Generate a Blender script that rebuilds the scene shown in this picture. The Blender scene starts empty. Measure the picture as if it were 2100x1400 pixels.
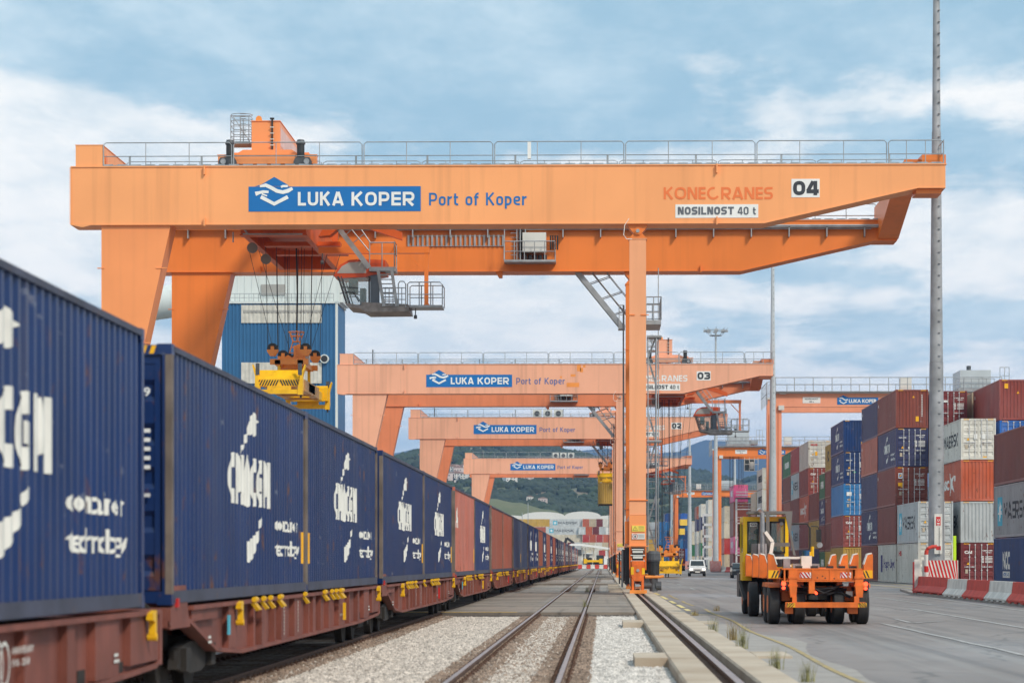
import bpy, bmesh, math, random
from mathutils import Vector, Matrix, noise
random.seed(7)
R = math.radians
sc = bpy.context.scene
COL = sc.collection

# ---------------------------------------------------------------- camera
F = 2100 * 85 / 36.0            # focal length in pixels of the 2100 px wide photograph
EYE = 1.61
YAW = R(1.1)
PCX, PCY = 1141.0, 1151.0       # principal point (lens shift)
cam = bpy.data.cameras.new('camera')
camo = bpy.data.objects.new('camera', cam)
COL.objects.link(camo)
cam.lens = 85
cam.sensor_width = 36
cam.sensor_fit = 'HORIZONTAL'
cam.shift_x = -(PCX - 1050) / 2100
cam.shift_y = (PCY - 700) / 2100
cam.clip_start = 0.1
cam.clip_end = 40000
camo.location = (0, 0, EYE)
camo.rotation_euler = (R(90), 0, YAW)
cam.dof.use_dof = True
cam.dof.focus_distance = 115
cam.dof.aperture_fstop = 2.2
sc.camera = camo

def P(px, py, Y):
    """world point seen at photograph pixel (px, py) on the plane Y"""
    t = (px - PCX) / F
    s, c = math.sin(YAW), math.cos(YAW)
    # (X c + Y s) = t (-X s + Y c)
    X = (t * Y * c - Y * s) / (c + t * s)
    d = -X * s + Y * c
    return Vector((X, Y, EYE + (PCY - py) / F * d))

def G(px, py, z=0.0):
    """point of the ground plane seen at a pixel"""
    d = (EYE - z) * F / (py - PCY)
    t = (px - PCX) / F
    s, c = math.sin(YAW), math.cos(YAW)
    return Vector((t * d * c - d * s, t * d * s + d * c, z))

# ---------------------------------------------------------------- world, sun, exposure
SUN_EL, SUN_AZ = R(40), R(142)   # azimuth clockwise from +Y: behind the camera, to the right
w = bpy.data.worlds.new('World')
sc.world = w
w.use_nodes = True
nt = w.node_tree
nt.nodes.clear()
N = nt.nodes.new
L = nt.links.new
out = N('ShaderNodeOutputWorld')
bg = N('ShaderNodeBackground')
bg.inputs[1].default_value = 0.1
L(bg.outputs[0], out.inputs[0])
sky = N('ShaderNodeTexSky')
sky.sky_type = 'NISHITA'
sky.sun_disc = False
sky.sun_elevation = SUN_EL
sky.sun_rotation = SUN_AZ
sky.air_density = 1.0
sky.dust_density = 1.5
sky.ozone_density = 1.5
tc = N('ShaderNodeTexCoord')
sep = N('ShaderNodeSeparateXYZ')
L(tc.outputs['Generated'], sep.inputs[0])

def math_node(op, a, b=None, clamp=False):
    m = N('ShaderNodeMath')
    m.operation = op
    m.use_clamp = clamp
    for i, v in enumerate((a, b)):
        if v is None:
            continue
        if isinstance(v, (int, float)):
            m.inputs[i].default_value = v
        else:
            L(v, m.inputs[i])
    return m.outputs[0]

# cloud layers: a flat deck seen in perspective (direction divided by its height)
zc = math_node('ADD', math_node('MAXIMUM', sep.outputs[2], 0.0), 0.09)
dx = math_node('DIVIDE', sep.outputs[0], zc)
dy = math_node('DIVIDE', sep.outputs[1], zc)
cmb = N('ShaderNodeCombineXYZ')
L(dx, cmb.inputs[0]); L(dy, cmb.inputs[1])
def cloud_noise(scale, detail, rough, off, xs=1.0, ys=1.0, src=None):
    mp = N('ShaderNodeMapping')
    mp.inputs['Location'].default_value = off
    mp.inputs['Scale'].default_value = (xs, ys, 1)
    L(src or cmb.outputs[0], mp.inputs[0])
    n = N('ShaderNodeTexNoise')
    n.inputs['Scale'].default_value = scale
    n.inputs['Detail'].default_value = detail
    n.inputs['Roughness'].default_value = rough
    L(mp.outputs[0], n.inputs['Vector'])
    return n.outputs[0]
def ramp(fac, stops, interp='EASE'):
    r = N('ShaderNodeValToRGB')
    r.color_ramp.interpolation = interp
    e = r.color_ramp.elements
    while len(e) < len(stops):
        e.new(0.5)
    for el, (p, c) in zip(e, stops):
        el.position = p
        el.color = c if len(c) == 4 else (*c, 1)
    L(fac, r.inputs[0])
    return r.outputs[0]
def mixc(fac, a, b):
    m = N('ShaderNodeMix')
    m.data_type = 'RGBA'
    if isinstance(fac, (int, float)):
        m.inputs[0].default_value = fac
    else:
        L(fac, m.inputs[0])
    for i, v in ((6, a), (7, b)):
        if isinstance(v, tuple):
            m.inputs[i].default_value = (*v, 1)
        else:
            L(v, m.inputs[i])
    return m.outputs[2]
n1 = cloud_noise(1.25, 12, 0.60, (3.1, 7.7, 0), 0.9, 0.55)
n2 = cloud_noise(0.42, 5, 0.5, (1.3, 2.1, 0), 0.8, 0.6)
n3 = cloud_noise(3.4, 12, 0.66, (9.1, 4.1, 0), 1.0, 0.55)
SK = 6.8     # scale that turns the wanted picture radiance into background units (strength 0.1)
PALE = tuple(SK * v for v in (0.62, 0.755, 0.815))
WHITE = tuple(SK * v for v in (0.99, 0.975, 0.93))
GREYB = tuple(SK * v for v in (0.345, 0.53, 0.645))
# veil of thin cloud: pale against the slate blue parts of the deck
blob = None
for (cx_, cz_, sx_, sz_, am) in ((-.215, .115, .09, .05, .17), (-.19, .178, .07, .010, .08), (.17, .135, .06, .05, .10), (.17, .21, .035, .02, .06), (-.045, .225, .05, .014, .05), (.06, .055, .10, .016, .16), (.03, .205, .05, .006, .07), (-.06, .145, .09, .012, .10), (.12, .185, .08, .008, .08),
                                 (-.135, .172, .03, .008, .09), (.03, .10, .10, .018, .08), (-.12, .235, .14, .028, -.11), (.05, .16, .12, .03, -.05), (.10, .095, .05, .008, -.08), (.16, .10, .05, .006, -.08)):
    u_ = math_node('DIVIDE', math_node('SUBTRACT', sep.outputs[0], cx_), sx_); v_ = math_node('DIVIDE', math_node('SUBTRACT', sep.outputs[2], cz_), sz_)
    d2 = math_node('ADD', math_node('MULTIPLY', u_, u_), math_node('MULTIPLY', v_, v_))
    g_ = math_node('MULTIPLY', math_node('POWER', 2.718, math_node('MULTIPLY', d2, -.5)), am)
    blob = g_ if blob is None else math_node('ADD', blob, g_)
blob = math_node('MULTIPLY', blob, math_node('GREATER_THAN', sep.outputs[1], 0.0))
veil = ramp(math_node('ADD', math_node('MULTIPLY', n2, .6), math_node('MULTIPLY', n3, .4)), [(0.42, (0, 0, 0)), (0.58, (1, 1, 1))])
base = mixc(veil, GREYB, PALE)
skyb = mixc(0.03, base, sky.outputs[0])
# height: whiter towards the horizon
low = ramp(sep.outputs[2], [(0.0, (1, 1, 1)), (0.05, (.8, .8, .8)), (0.19, (0, 0, 0))], 'EASE')
puff = ramp(math_node('ADD', math_node('ADD', n1, blob), math_node('MULTIPLY', low, 0.075)), [(0.51, (0, 0, 0)), (0.60, (1, 1, 1))])
tex = ramp(n3, [(0.36, (0.55, 0.55, 0.55)), (0.62, (1, 1, 1))])
puff2 = math_node('MULTIPLY', puff, tex)
c2 = mixc(math_node('MULTIPLY', puff2, 0.95), skyb, WHITE)
c3 = mixc(math_node('MULTIPLY', math_node('MULTIPLY', low, 0.25), 1.0), c2, tuple(SK * v for v in (0.90, 0.88, 0.80)))
L(c3, bg.inputs[0])

sun = bpy.data.lights.new('sun', 'SUN')
suno = bpy.data.objects.new('sun', sun)
COL.objects.link(suno)
sun.energy = 1.5
sun.angle = R(10)
sun.color = (1.0, 0.89, 0.75)
az = SUN_AZ
d = Vector((math.sin(az) * math.cos(SUN_EL), math.cos(az) * math.cos(SUN_EL), math.sin(SUN_EL)))
suno.rotation_euler = d.to_track_quat('Z', 'Y').to_euler()
sc.view_settings.view_transform = 'Standard'
sc.view_settings.look = 'None'
sc.view_settings.exposure = 0.78
sc.view_settings.gamma = 1
sc.cycles.use_denoising = True
sc.cycles.max_bounces = 6
sc.cycles.diffuse_bounces = 3
sc.cycles.glossy_bounces = 3
sc.cycles.transparent_max_bounces = 8
sc.cycles.volume_bounces = 1
sc.cycles.caustics_reflective = False
sc.cycles.caustics_refractive = False

# ---------------------------------------------------------------- materials
def lin(r, g, b):
    f = lambda c: (c / 255 / 12.92) if c / 255 <= 0.04045 else ((c / 255 + 0.055) / 1.055) ** 2.4
    return (f(r), f(g), f(b))

def new_mat(name):
    m = bpy.data.materials.new(name)
    m.use_nodes = True
    return m, m.node_tree, m.node_tree.nodes['Principled BSDF']

def paint(name, col, rough=0.5, metal=0.0, var=0.12, scale=1.0, streak=0.0, rust=0.0, bump=0.0, emit=0.0, spec=0.5, alpha=None):
    """painted / plain surface: base colour with wear, vertical run-off streaks and rust spots"""
    m, t, b = new_mat(name)
    n_ = t.nodes.new; l_ = t.links.new
    g = n_('ShaderNodeTexCoord')
    no = n_('ShaderNodeTexNoise'); no.inputs['Scale'].default_value = scale; no.inputs['Detail'].default_value = 6
    l_(g.outputs['Object'], no.inputs[0])
    r = n_('ShaderNodeValToRGB')
    a = tuple(max(0, c * (1 - var)) for c in col); z = tuple(min(1, c * (1 + var)) for c in col)
    r.color_ramp.elements[0].position = 0.32; r.color_ramp.elements[0].color = (*a, 1)
    r.color_ramp.elements[1].position = 0.68; r.color_ramp.elements[1].color = (*z, 1)
    l_(no.outputs[0], r.inputs[0])
    c = r.outputs[0]
    def mix(fac, a_, bcol):
        x = n_('ShaderNodeMix'); x.data_type = 'RGBA'
        l_(fac, x.inputs[0]); l_(a_, x.inputs[6]); x.inputs[7].default_value = (*bcol, 1)
        return x.outputs[2]
    if streak:
        mp = n_('ShaderNodeMapping'); mp.inputs['Scale'].default_value = (1.6, 1.6, 0.06)
        l_(g.outputs['Object'], mp.inputs[0])
        s = n_('ShaderNodeTexNoise'); s.inputs['Scale'].default_value = 1.3; s.inputs['Detail'].default_value = 5
        l_(mp.outputs[0], s.inputs[0])
        q = n_('ShaderNodeValToRGB')
        q.color_ramp.elements[0].position = 0.52; q.color_ramp.elements[0].color = (0, 0, 0, 1)
        q.color_ramp.elements[1].position = 0.72; q.color_ramp.elements[1].color = (streak, streak, streak, 1)
        l_(s.outputs[0], q.inputs[0])
        c = mix(q.outputs[0], c, tuple(k * 0.55 for k in col))
    if rust:
        s = n_('ShaderNodeTexNoise'); s.inputs['Scale'].default_value = 2.3; s.inputs['Detail'].default_value = 9; s.inputs['Roughness'].default_value = 0.68
        l_(g.outputs['Object'], s.inputs[0])
        q = n_('ShaderNodeValToRGB')
        q.color_ramp.elements[0].position = 0.60 ; q.color_ramp.elements[0].color = (0, 0, 0, 1)
        q.color_ramp.elements[1].position = 0.70; q.color_ramp.elements[1].color = (rust, rust, rust, 1)
        l_(s.outputs[0], q.inputs[0])
        c = mix(q.outputs[0], c, (0.13, 0.055, 0.025))
    l_(c, b.inputs['Base Color'])
    b.inputs['Roughness'].default_value = rough
    b.inputs['Metallic'].default_value = metal
    b.inputs['Specular IOR Level'].default_value = spec
    if bump:
        bn = n_('ShaderNodeBump'); bn.inputs['Strength'].default_value = bump; bn.inputs['Distance'].default_value = 0.02
        n2_ = n_('ShaderNodeTexNoise'); n2_.inputs['Scale'].default_value = scale * 8; n2_.inputs['Detail'].default_value = 4
        l_(g.outputs['Object'], n2_.inputs[0]); l_(n2_.outputs[0], bn.inputs['Height']); l_(bn.outputs[0], b.inputs['Normal'])
    if emit:
        b.inputs['Emission Color'].default_value = (*col, 1); b.inputs['Emission Strength'].default_value = emit
    return m

def container_paint():
    """one paint for all containers; the hue is each object's own colour"""
    m, t, b = new_mat('container_paint')
    n_ = t.nodes.new; l_ = t.links.new
    oi = n_('ShaderNodeObjectInfo')
    g = n_('ShaderNodeTexCoord')
    off = n_('ShaderNodeVectorMath'); off.operation = 'SCALE'; off.inputs[3].default_value = 1.0
    cx = n_('ShaderNodeCombineXYZ')
    mr = n_('ShaderNodeMath'); mr.operation = 'MULTIPLY'; mr.inputs[1].default_value = 57.0
    l_(oi.outputs['Random'], mr.inputs[0]); l_(mr.outputs[0], cx.inputs[0]); l_(mr.outputs[0], cx.inputs[1])
    ad = n_('ShaderNodeVectorMath'); ad.operation = 'ADD'
    l_(g.outputs['Object'], ad.inputs[0]); l_(cx.outputs[0], ad.inputs[1])
    def noi(scale, det, sc3):
        mp = n_('ShaderNodeMapping'); mp.inputs['Scale'].default_value = sc3
        l_(ad.outputs[0], mp.inputs[0])
        s = n_('ShaderNodeTexNoise'); s.inputs['Scale'].default_value = scale; s.inputs['Detail'].default_value = det
        s.inputs['Roughness'].default_value = 0.62
        l_(mp.outputs[0], s.inputs[0]); return s.outputs[0]
    def rmp(x, p0, p1, v0, v1):
        q = n_('ShaderNodeMapRange'); q.inputs[1].default_value = p0; q.inputs[2].default_value = p1
        q.inputs[3].default_value = v0; q.inputs[4].default_value = v1
        l_(x, q.inputs[0]); return q.outputs[0]
    hsv = n_('ShaderNodeHueSaturation')
    l_(oi.outputs['Color'], hsv.inputs['Color'])
    l_(rmp(noi(0.9, 5, (1, 1, 0.5)), 0.3, 0.7, 0.82, 1.2), hsv.inputs['Value'])
    l_(rmp(noi(0.5, 3, (1, 1, 0.6)), 0.3, 0.7, 0.88, 1.03), hsv.inputs['Saturation'])
    def mix(fac, a, col):
        x = n_('ShaderNodeMix'); x.data_type = 'RGBA'; l_(fac, x.inputs[0]); l_(a, x.inputs[6]); x.inputs[7].default_value = (*col, 1); return x.outputs[2]
    c = mix(rmp(noi(2.2, 6, (1.5, 1.5, 0.10)), 0.58, 0.8, 0, 0.45), hsv.outputs[0], (0.16, 0.13, 0.11))
    c = mix(rmp(noi(3.1, 10, (1, 1, 0.55)), 0.61, 0.68, 0, 0.8), c, (0.14, 0.055, 0.025))
    c = mix(rmp(noi(1.9, 12, (1, 0.5, 1.6)), 0.655, 0.68, 0, 0.3), c, (0.34, 0.36, 0.40))
    l_(c, b.inputs['Base Color'])
    b.inputs['Roughness'].default_value = 0.36
    b.inputs['Specular IOR Level'].default_value = 0.42
    bn = n_('ShaderNodeBump'); bn.inputs['Strength'].default_value = 0.12; bn.inputs['Distance'].default_value = 0.03
    l_(noi(1.7, 4, (1, 1, 1)), bn.inputs['Height']); l_(bn.outputs[0], b.inputs['Normal'])
    return m

def glass(name, col=(0.6, 0.75, 0.75), alpha=0.35):
    m, t, b = new_mat(name)
    b.inputs['Base Color'].default_value = (*col, 1)
    b.inputs['Roughness'].default_value = 0.05
    b.inputs['Alpha'].default_value = alpha
    return m

MT = {}
MT['cont'] = container_paint()
MT['frame_dark'] = paint('rusty_edge_steel', lin(112, 100, 92), 0.7, rust=0.9, var=0.3, scale=3)
MT['crane_near'] = paint('pale_orange_paint', lin(249, 168, 108), 0.48, var=0.06, scale=0.22, streak=0.26)  # paler than the orange of the far girder
MT['crane_far'] = paint('orange_paint', lin(238, 130, 54), 0.42, var=0.07, scale=0.3, streak=0.22)
MT['crane_leg'] = paint('orange_leg_paint', lin(246, 154, 94), 0.42, var=0.06, scale=0.3, streak=0.15)
MT['salmon'] = paint('weathered_salmon_paint', lin(238, 172, 140), 0.55, var=0.06, scale=0.3, streak=0.4, rust=0.1)
MT['salmon_far'] = paint('weathered_orange_paint', lin(226, 134, 92), 0.5, var=0.08, scale=0.3, streak=0.35, rust=0.1)
MT['orange'] = paint('machine_orange', lin(226, 112, 40), 0.45, var=0.25, scale=2.2, streak=0.6, rust=0.6)
MT['orange_hi'] = paint('bracket_orange', lin(240, 148, 66), 0.45, var=0.08, scale=1.0)
MT['red_orange'] = paint('cab_red_orange', lin(214, 82, 36), 0.4)
MT['galv'] = paint('galvanised_steel', (0.36, 0.38, 0.40), 0.45, metal=0.45, var=0.2, scale=2)
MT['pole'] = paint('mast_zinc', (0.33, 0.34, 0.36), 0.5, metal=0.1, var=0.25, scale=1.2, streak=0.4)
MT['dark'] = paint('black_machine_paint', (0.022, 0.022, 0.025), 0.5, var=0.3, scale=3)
MT['pole_pale'] = paint('blur_pale_mast_zinc', (0.50, 0.54, 0.57), 0.5, var=0.1, scale=0.5)  # lighter zinc copy for the farther masts, blur paling put into the colour
MT['motor'] = paint('motor_grey', (0.075, 0.08, 0.09), 0.5, var=0.2, scale=4)
MT['rubber'] = paint('tyre_rubber', (0.028, 0.028, 0.03), 0.75, var=0.35, scale=4, bump=0.3)
MT['steel'] = paint('worn_steel', (0.42, 0.40, 0.40), 0.28, metal=0.9, var=0.2, scale=6)
MT['railtop'] = paint('polished_rail', (0.40, 0.35, 0.34), 0.30, metal=0.85, var=0.25, scale=3)
MT['railrust'] = paint('rusty_rail', (0.115, 0.062, 0.042), 0.85, var=0.35, scale=5, bump=0.3)
MT['cable'] = paint('wire_rope', (0.035, 0.035, 0.04), 0.6)
MT['sign_blue'] = paint('sign_blue', lin(0, 108, 180), 0.4, var=0.05)
MT['white'] = paint('white_lettering', (0.82, 0.82, 0.80), 0.5, var=0.04)
MT['white_worn'] = paint('white_container_print', (0.78, 0.77, 0.72), 0.6, var=0.1, scale=3, rust=0.25)
MT['black_text'] = paint('dark_lettering', lin(52, 56, 62), 0.5)
MT['grey_text'] = paint('grey_lettering', lin(96, 100, 108), 0.5)
MT['kone'] = paint('orange_lettering', lin(238, 122, 62), 0.5, var=0.03)
MT['yellow'] = paint('machine_yellow', lin(246, 190, 22), 0.42, var=0.12, scale=2, rust=0.3, streak=0.3)
MT['stripe_yellow'] = paint('marking_yellow', lin(240, 196, 70), 0.6, var=0.1, scale=3)
MT['ochre'] = paint('ochre_panel', lin(215, 160, 92), 0.5, var=0.1, scale=2, rust=0.3)
MT['whitebox'] = paint('white_cabinet', (0.66, 0.67, 0.64), 0.45, var=0.06)
MT['wagon'] = paint('wagon_oxide_brown', lin(128, 72, 60), 0.7, var=0.22, scale=1.6, streak=0.5, rust=0.5, bump=0.3)
MT['wagon_dark'] = paint('wagon_underframe', (0.025, 0.021, 0.019), 0.85, var=0.4, scale=3)
MT['red'] = paint('barrier_red', lin(196, 66, 54), 0.7, var=0.14, scale=2, bump=0.3)
MT['sign_red'] = paint('sign_red', lin(196, 30, 30), 0.5)
MT['barrier_white'] = paint('barrier_white', (0.66, 0.64, 0.60), 0.75, var=0.16, scale=2, bump=0.3, streak=0.3)
MT['glass'] = glass('window_glass', (0.10, 0.13, 0.13), 0.45)
MT['glass_dark'] = glass('dark_glass', (0.03, 0.04, 0.045), 1.0)
MT['roofglass'] = paint('grey_cab_roof_panel', (0.42, 0.41, 0.39), 0.15, var=0.04)
MT['lamp_red'] = paint('lit_tail_lamp', (1.0, 0.06, 0.02), 0.3, emit=2.2)
MT['lamp_white'] = paint('lit_headlamp', (1.0, 0.93, 0.78), 0.3, emit=2.5)
MT['skin'] = paint('skin', (0.45, 0.26, 0.18), 0.6, var=0.05)
MT['cloth_green'] = paint('dark_green_cloth', (0.02, 0.045, 0.035), 0.9, var=0.2, scale=5)
MT['cloth_black'] = paint('dark_trousers', (0.02, 0.022, 0.03), 0.9, var=0.2, scale=5)
MT['hivis'] = paint('orange_jacket', (0.8, 0.24, 0.03), 0.8)
MT['hair'] = paint('dark_hair', (0.02, 0.015, 0.01), 0.8)
MT['star_blue'] = paint('pale_blue_square', lin(80, 180, 206), 0.5)
MT['navy_text'] = paint('navy_lettering', lin(52, 44, 112), 0.5)
MT['kiosk'] = paint('plaster', (0.6, 0.58, 0.54), 0.8, var=0.1)
MT['lamp_amber'] = paint('amber_strip', lin(250, 180, 20), 0.5)
MT['silver'] = paint('white_rack_steel', (0.6, 0.6, 0.61), 0.5, var=0.1)
MT['carwhite'] = paint('white_car_paint', (0.74, 0.75, 0.76), 0.2, var=0.03)
MT['carblack'] = paint('dark_car_paint', (0.03, 0.033, 0.038), 0.15, var=0.1)
MT['tread'] = paint('cab_yellow', lin(248, 200, 10), 0.35, var=0.05)
MT['guardgrey'] = paint('guard_grey', (0.15, 0.145, 0.14), 0.5, var=.15)
MT['bluetank'] = paint('blue_tank', (0.01, 0.09, 0.25), 0.4)
MT['glass_truck'] = glass('truck_glass', (0.16, 0.24, 0.23), 0.28)

# ---------------------------------------------------------------- mesh helpers
class MB:
    def __init__(s):
        s.v = []; s.f = []; s.m = []; s.mats = []
    def mi(s, mat):
        if mat is None:
            return 0
        if mat not in s.mats:
            s.mats.append(mat)
        return s.mats.index(mat)
    def add(s, vs, fs, mat=None):
        b = len(s.v); k = s.mi(mat)
        s.v += [tuple(q) for q in vs]
        s.f += [tuple(i + b for i in f) for f in fs]
        s.m += [k] * len(fs)
        return s
    def box(s, x0, x1, y0, y1, z0, z1, mat=None):
        if x0 > x1: x0, x1 = x1, x0
        if y0 > y1: y0, y1 = y1, y0
        if z0 > z1: z0, z1 = z1, z0
        vs = [(x, y, z) for z in (z0, z1) for y in (y0, y1) for x in (x0, x1)]
        return s.add(vs, [(0, 2, 3, 1), (4, 5, 7, 6), (0, 1, 5, 4), (2, 6, 7, 3), (0, 4, 6, 2), (1, 3, 7, 5)], mat)
    def beam(s, p0, p1, wd, ht, mat=None, up=(0, 0, 1)):
        """square bar from p0 to p1; wd across, ht along 'up'"""
        p0 = Vector(p0); p1 = Vector(p1); d = (p1 - p0).normalized(); u = Vector(up)
        if abs(d.dot(u)) > 0.99: u = Vector((0, 1, 0))
        r = d.cross(u).normalized(); u = r.cross(d).normalized()
        vs = [p + r * a * wd / 2 + u * b * ht / 2 for p in (p0, p1) for a, b in ((-1, -1), (1, -1), (1, 1), (-1, 1))]
        return s.add(vs, [(0, 1, 2, 3), (7, 6, 5, 4), (0, 4, 5, 1), (1, 5, 6, 2), (2, 6, 7, 3), (3, 7, 4, 0)], mat)
    def tube(s, pts, r, n=6, mat=None, cap=False):
        pts = [Vector(p) for p in pts]
        rings = []
        for i, p in enumerate(pts):
            a = pts[max(0, i - 1)]; b = pts[min(len(pts) - 1, i + 1)]
            d = (b - a).normalized()
            u = Vector((0, 0, 1)) if abs(d.z) < 0.9 else Vector((0, 1, 0))
            x = d.cross(u).normalized(); y = x.cross(d).normalized()
            rr = r[i] if isinstance(r, (list, tuple)) else r
            rings.append([p + (x * math.cos(t) + y * math.sin(t)) * rr for t in [2 * math.pi * k / n for k in range(n)]])
        vs = [q for ring in rings for q in ring]
        fs = []
        for i in range(len(pts) - 1):
            for k in range(n):
                a = i * n + k; b = i * n + (k + 1) % n
                fs.append((a, b, b + n, a + n))
        if cap:
            fs.append(tuple(range(n))[::-1]); fs.append(tuple(range(len(vs) - n, len(vs))))
        return s.add(vs, fs, mat)
    def cyl(s, p0, p1, r0, r1=None, n=16, mat=None):
        return s.tube([p0, p1], [r0, r0 if r1 is None else r1], n, mat, True)
    def prism(s, poly, a0, a1, axis='y', mat=None):
        """polygon in the plane across 'axis' pushed from a0 to a1"""
        def mk(u, v, a):
            return {'y': (u, a, v), 'x': (a, u, v), 'z': (u, v, a)}[axis]
        n = len(poly)
        vs = [mk(u, v, a0) for u, v in poly] + [mk(u, v, a1) for u, v in poly]
        fs = [tuple(range(n)), tuple(range(2 * n - 1, n - 1, -1))] + [(i, i + n, (i + 1) % n + n, (i + 1) % n) for i in range(n)]
        return s.add(vs, fs, mat)
    def quad(s, a, b, c, d, mat=None):
        return s.add([a, b, c, d], [(0, 1, 2, 3)], mat)
    def rail(s, p0, p1, h=1.1, posts=None, mid=(0.5,), r=0.03, mat=None, n=5):
        """handrail with posts between two floor points"""
        p0 = Vector(p0); p1 = Vector(p1); U = Vector((0, 0, 1)); Ln = (p1 - p0).length
        k = posts or max(1, round(Ln / 1.5))
        s.tube([p0 + U * h, p1 + U * h], r, n, mat)
        for m_ in mid:
            s.tube([p0 + U * h * m_, p1 + U * h * m_], r * 0.8, n, mat)
        for i in range(k + 1):
            p = p0.lerp(p1, i / k)
            s.tube([p, p + U * h], r, n, mat)
        return s
    def mesh(s, name, mat=None):
        me = bpy.data.meshes.new(name)
        me.from_pydata(s.v, [], s.f)
        ms = s.mats if s.mats else ([mat] if mat else [])
        for m_ in ms:
            me.materials.append(m_)
        if s.mats:
            me.polygons.foreach_set('material_index', s.m)
        bm = bmesh.new(); bm.from_mesh(me)
        bmesh.ops.recalc_face_normals(bm, faces=bm.faces)
        bm.to_mesh(me); bm.free()
        return me
    def obj(s, name, mat=None, parent=None, loc=None, smooth=False):
        me = s.mesh(name, mat)
        if smooth:
            me.polygons.foreach_set('use_smooth', [True] * len(me.polygons))
            try: me.set_sharp_from_angle(angle=R(35))
            except Exception: pass
        return link(name, me, parent, loc)

def link(name, data, parent=None, loc=None, rotz=0, color=None):
    o = bpy.data.objects.new(name, data)
    COL.objects.link(o)
    if parent: o.parent = parent
    if loc is not None: o.location = loc
    if rotz: o.rotation_euler = (0, 0, rotz)
    if color: o.color = (*color, 1)
    return o
def tag(o, label=None, cat=None, group=None, kind=None):
    if label: o['label'] = label
    if cat: o['category'] = cat
    if group: o['group'] = group
    if kind: o['kind'] = kind
    return o
def thing(name, label, cat, loc=(0, 0, 0), rotz=0, group=None):
    o = link(name, None, None, loc, rotz)
    o.empty_display_size = 0.5
    return tag(o, label, cat, group)
KIDS = {}
def copy_tree(o, parent=None, label=None, loc=None):
    c = o.copy(); COL.objects.link(c); c.parent = parent
    for ch in [q for q in ALL_CHILD(o)]:
        copy_tree(ch, c)
    if label: c['label'] = label
    if loc is not None: c.location = loc
    return c
def ALL_CHILD(o):
    return list(o.children)

# ---------------------------------------------------------------- flat lettering
_tc = {}
def text2d(s, bold=0.0, spacing=1.0):
    """(verts, faces) of flat letters, baseline at 0, capital height scaled to 1, left edge at 0"""
    key = (s, bold, spacing)
    if key in _tc: return _tc[key]
    cu = bpy.data.curves.new('t', 'FONT'); cu.body = s; cu.size = 1; cu.offset = bold; cu.resolution_u = 3
    cu.space_character = spacing
    ob = bpy.data.objects.new('t', cu); COL.objects.link(ob)
    dg = bpy.context.evaluated_depsgraph_get()
    me = bpy.data.meshes.new_from_object(ob.evaluated_get(dg))
    vs = [(v.co.x, v.co.y) for v in me.vertices]; fs = [tuple(p.vertices) for p in me.polygons]
    bpy.data.objects.remove(ob); bpy.data.meshes.remove(me); bpy.data.curves.remove(cu)
    x0 = min(v[0] for v in vs)
    hh = 0.73 + 2 * bold
    vs = [((x - x0) / hh, (y + bold) / hh) for x, y in vs]
    _tc[key] = (vs, fs)
    return _tc[key]
def fit(s, u0, u1, v0, cap, bold=0.0, spacing=1.0):
    """letters fitted between u0 and u1, baseline v0, capital height cap"""
    vs, fs = text2d(s, bold, spacing)
    wd = max(v[0] for v in vs)
    return [(u0 + x / wd * (u1 - u0), v0 + y * cap) for x, y in vs], fs
def ribbon(pts, w_):
    """flat stroke along a polyline"""
    vs = []; n = len(pts)
    for i, p in enumerate(pts):
        a = Vector(pts[max(0, i - 1)]); b = Vector(pts[min(n - 1, i + 1)]); d = (b - a).normalized()
        nx, ny = -d.y, d.x
        ww = w_[i] if isinstance(w_, (list, tuple)) else w_
        vs += [(p[0] + nx * ww / 2, p[1] + ny * ww / 2), (p[0] - nx * ww / 2, p[1] - ny * ww / 2)]
    return vs, [(2 * i, 2 * i + 1, 2 * i + 3, 2 * i + 2) for i in range(n - 1)]
def merge(*parts):
    V, Fc = [], []
    for vs, fs in parts:
        b = len(V); V += vs; Fc += [tuple(i + b for i in f) for f in fs]
    return V, Fc
def rect(u0, u1, v0, v1):
    return [(u0, v0), (u1, v0), (u1, v1), (u0, v1)], [(0, 1, 2, 3)]
def poly(*pts):
    return list(pts), [tuple(range(len(pts)))]
def flat(shape, fn):
    vs, fs = shape
    return [fn(u, v) for u, v in vs], fs
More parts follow.
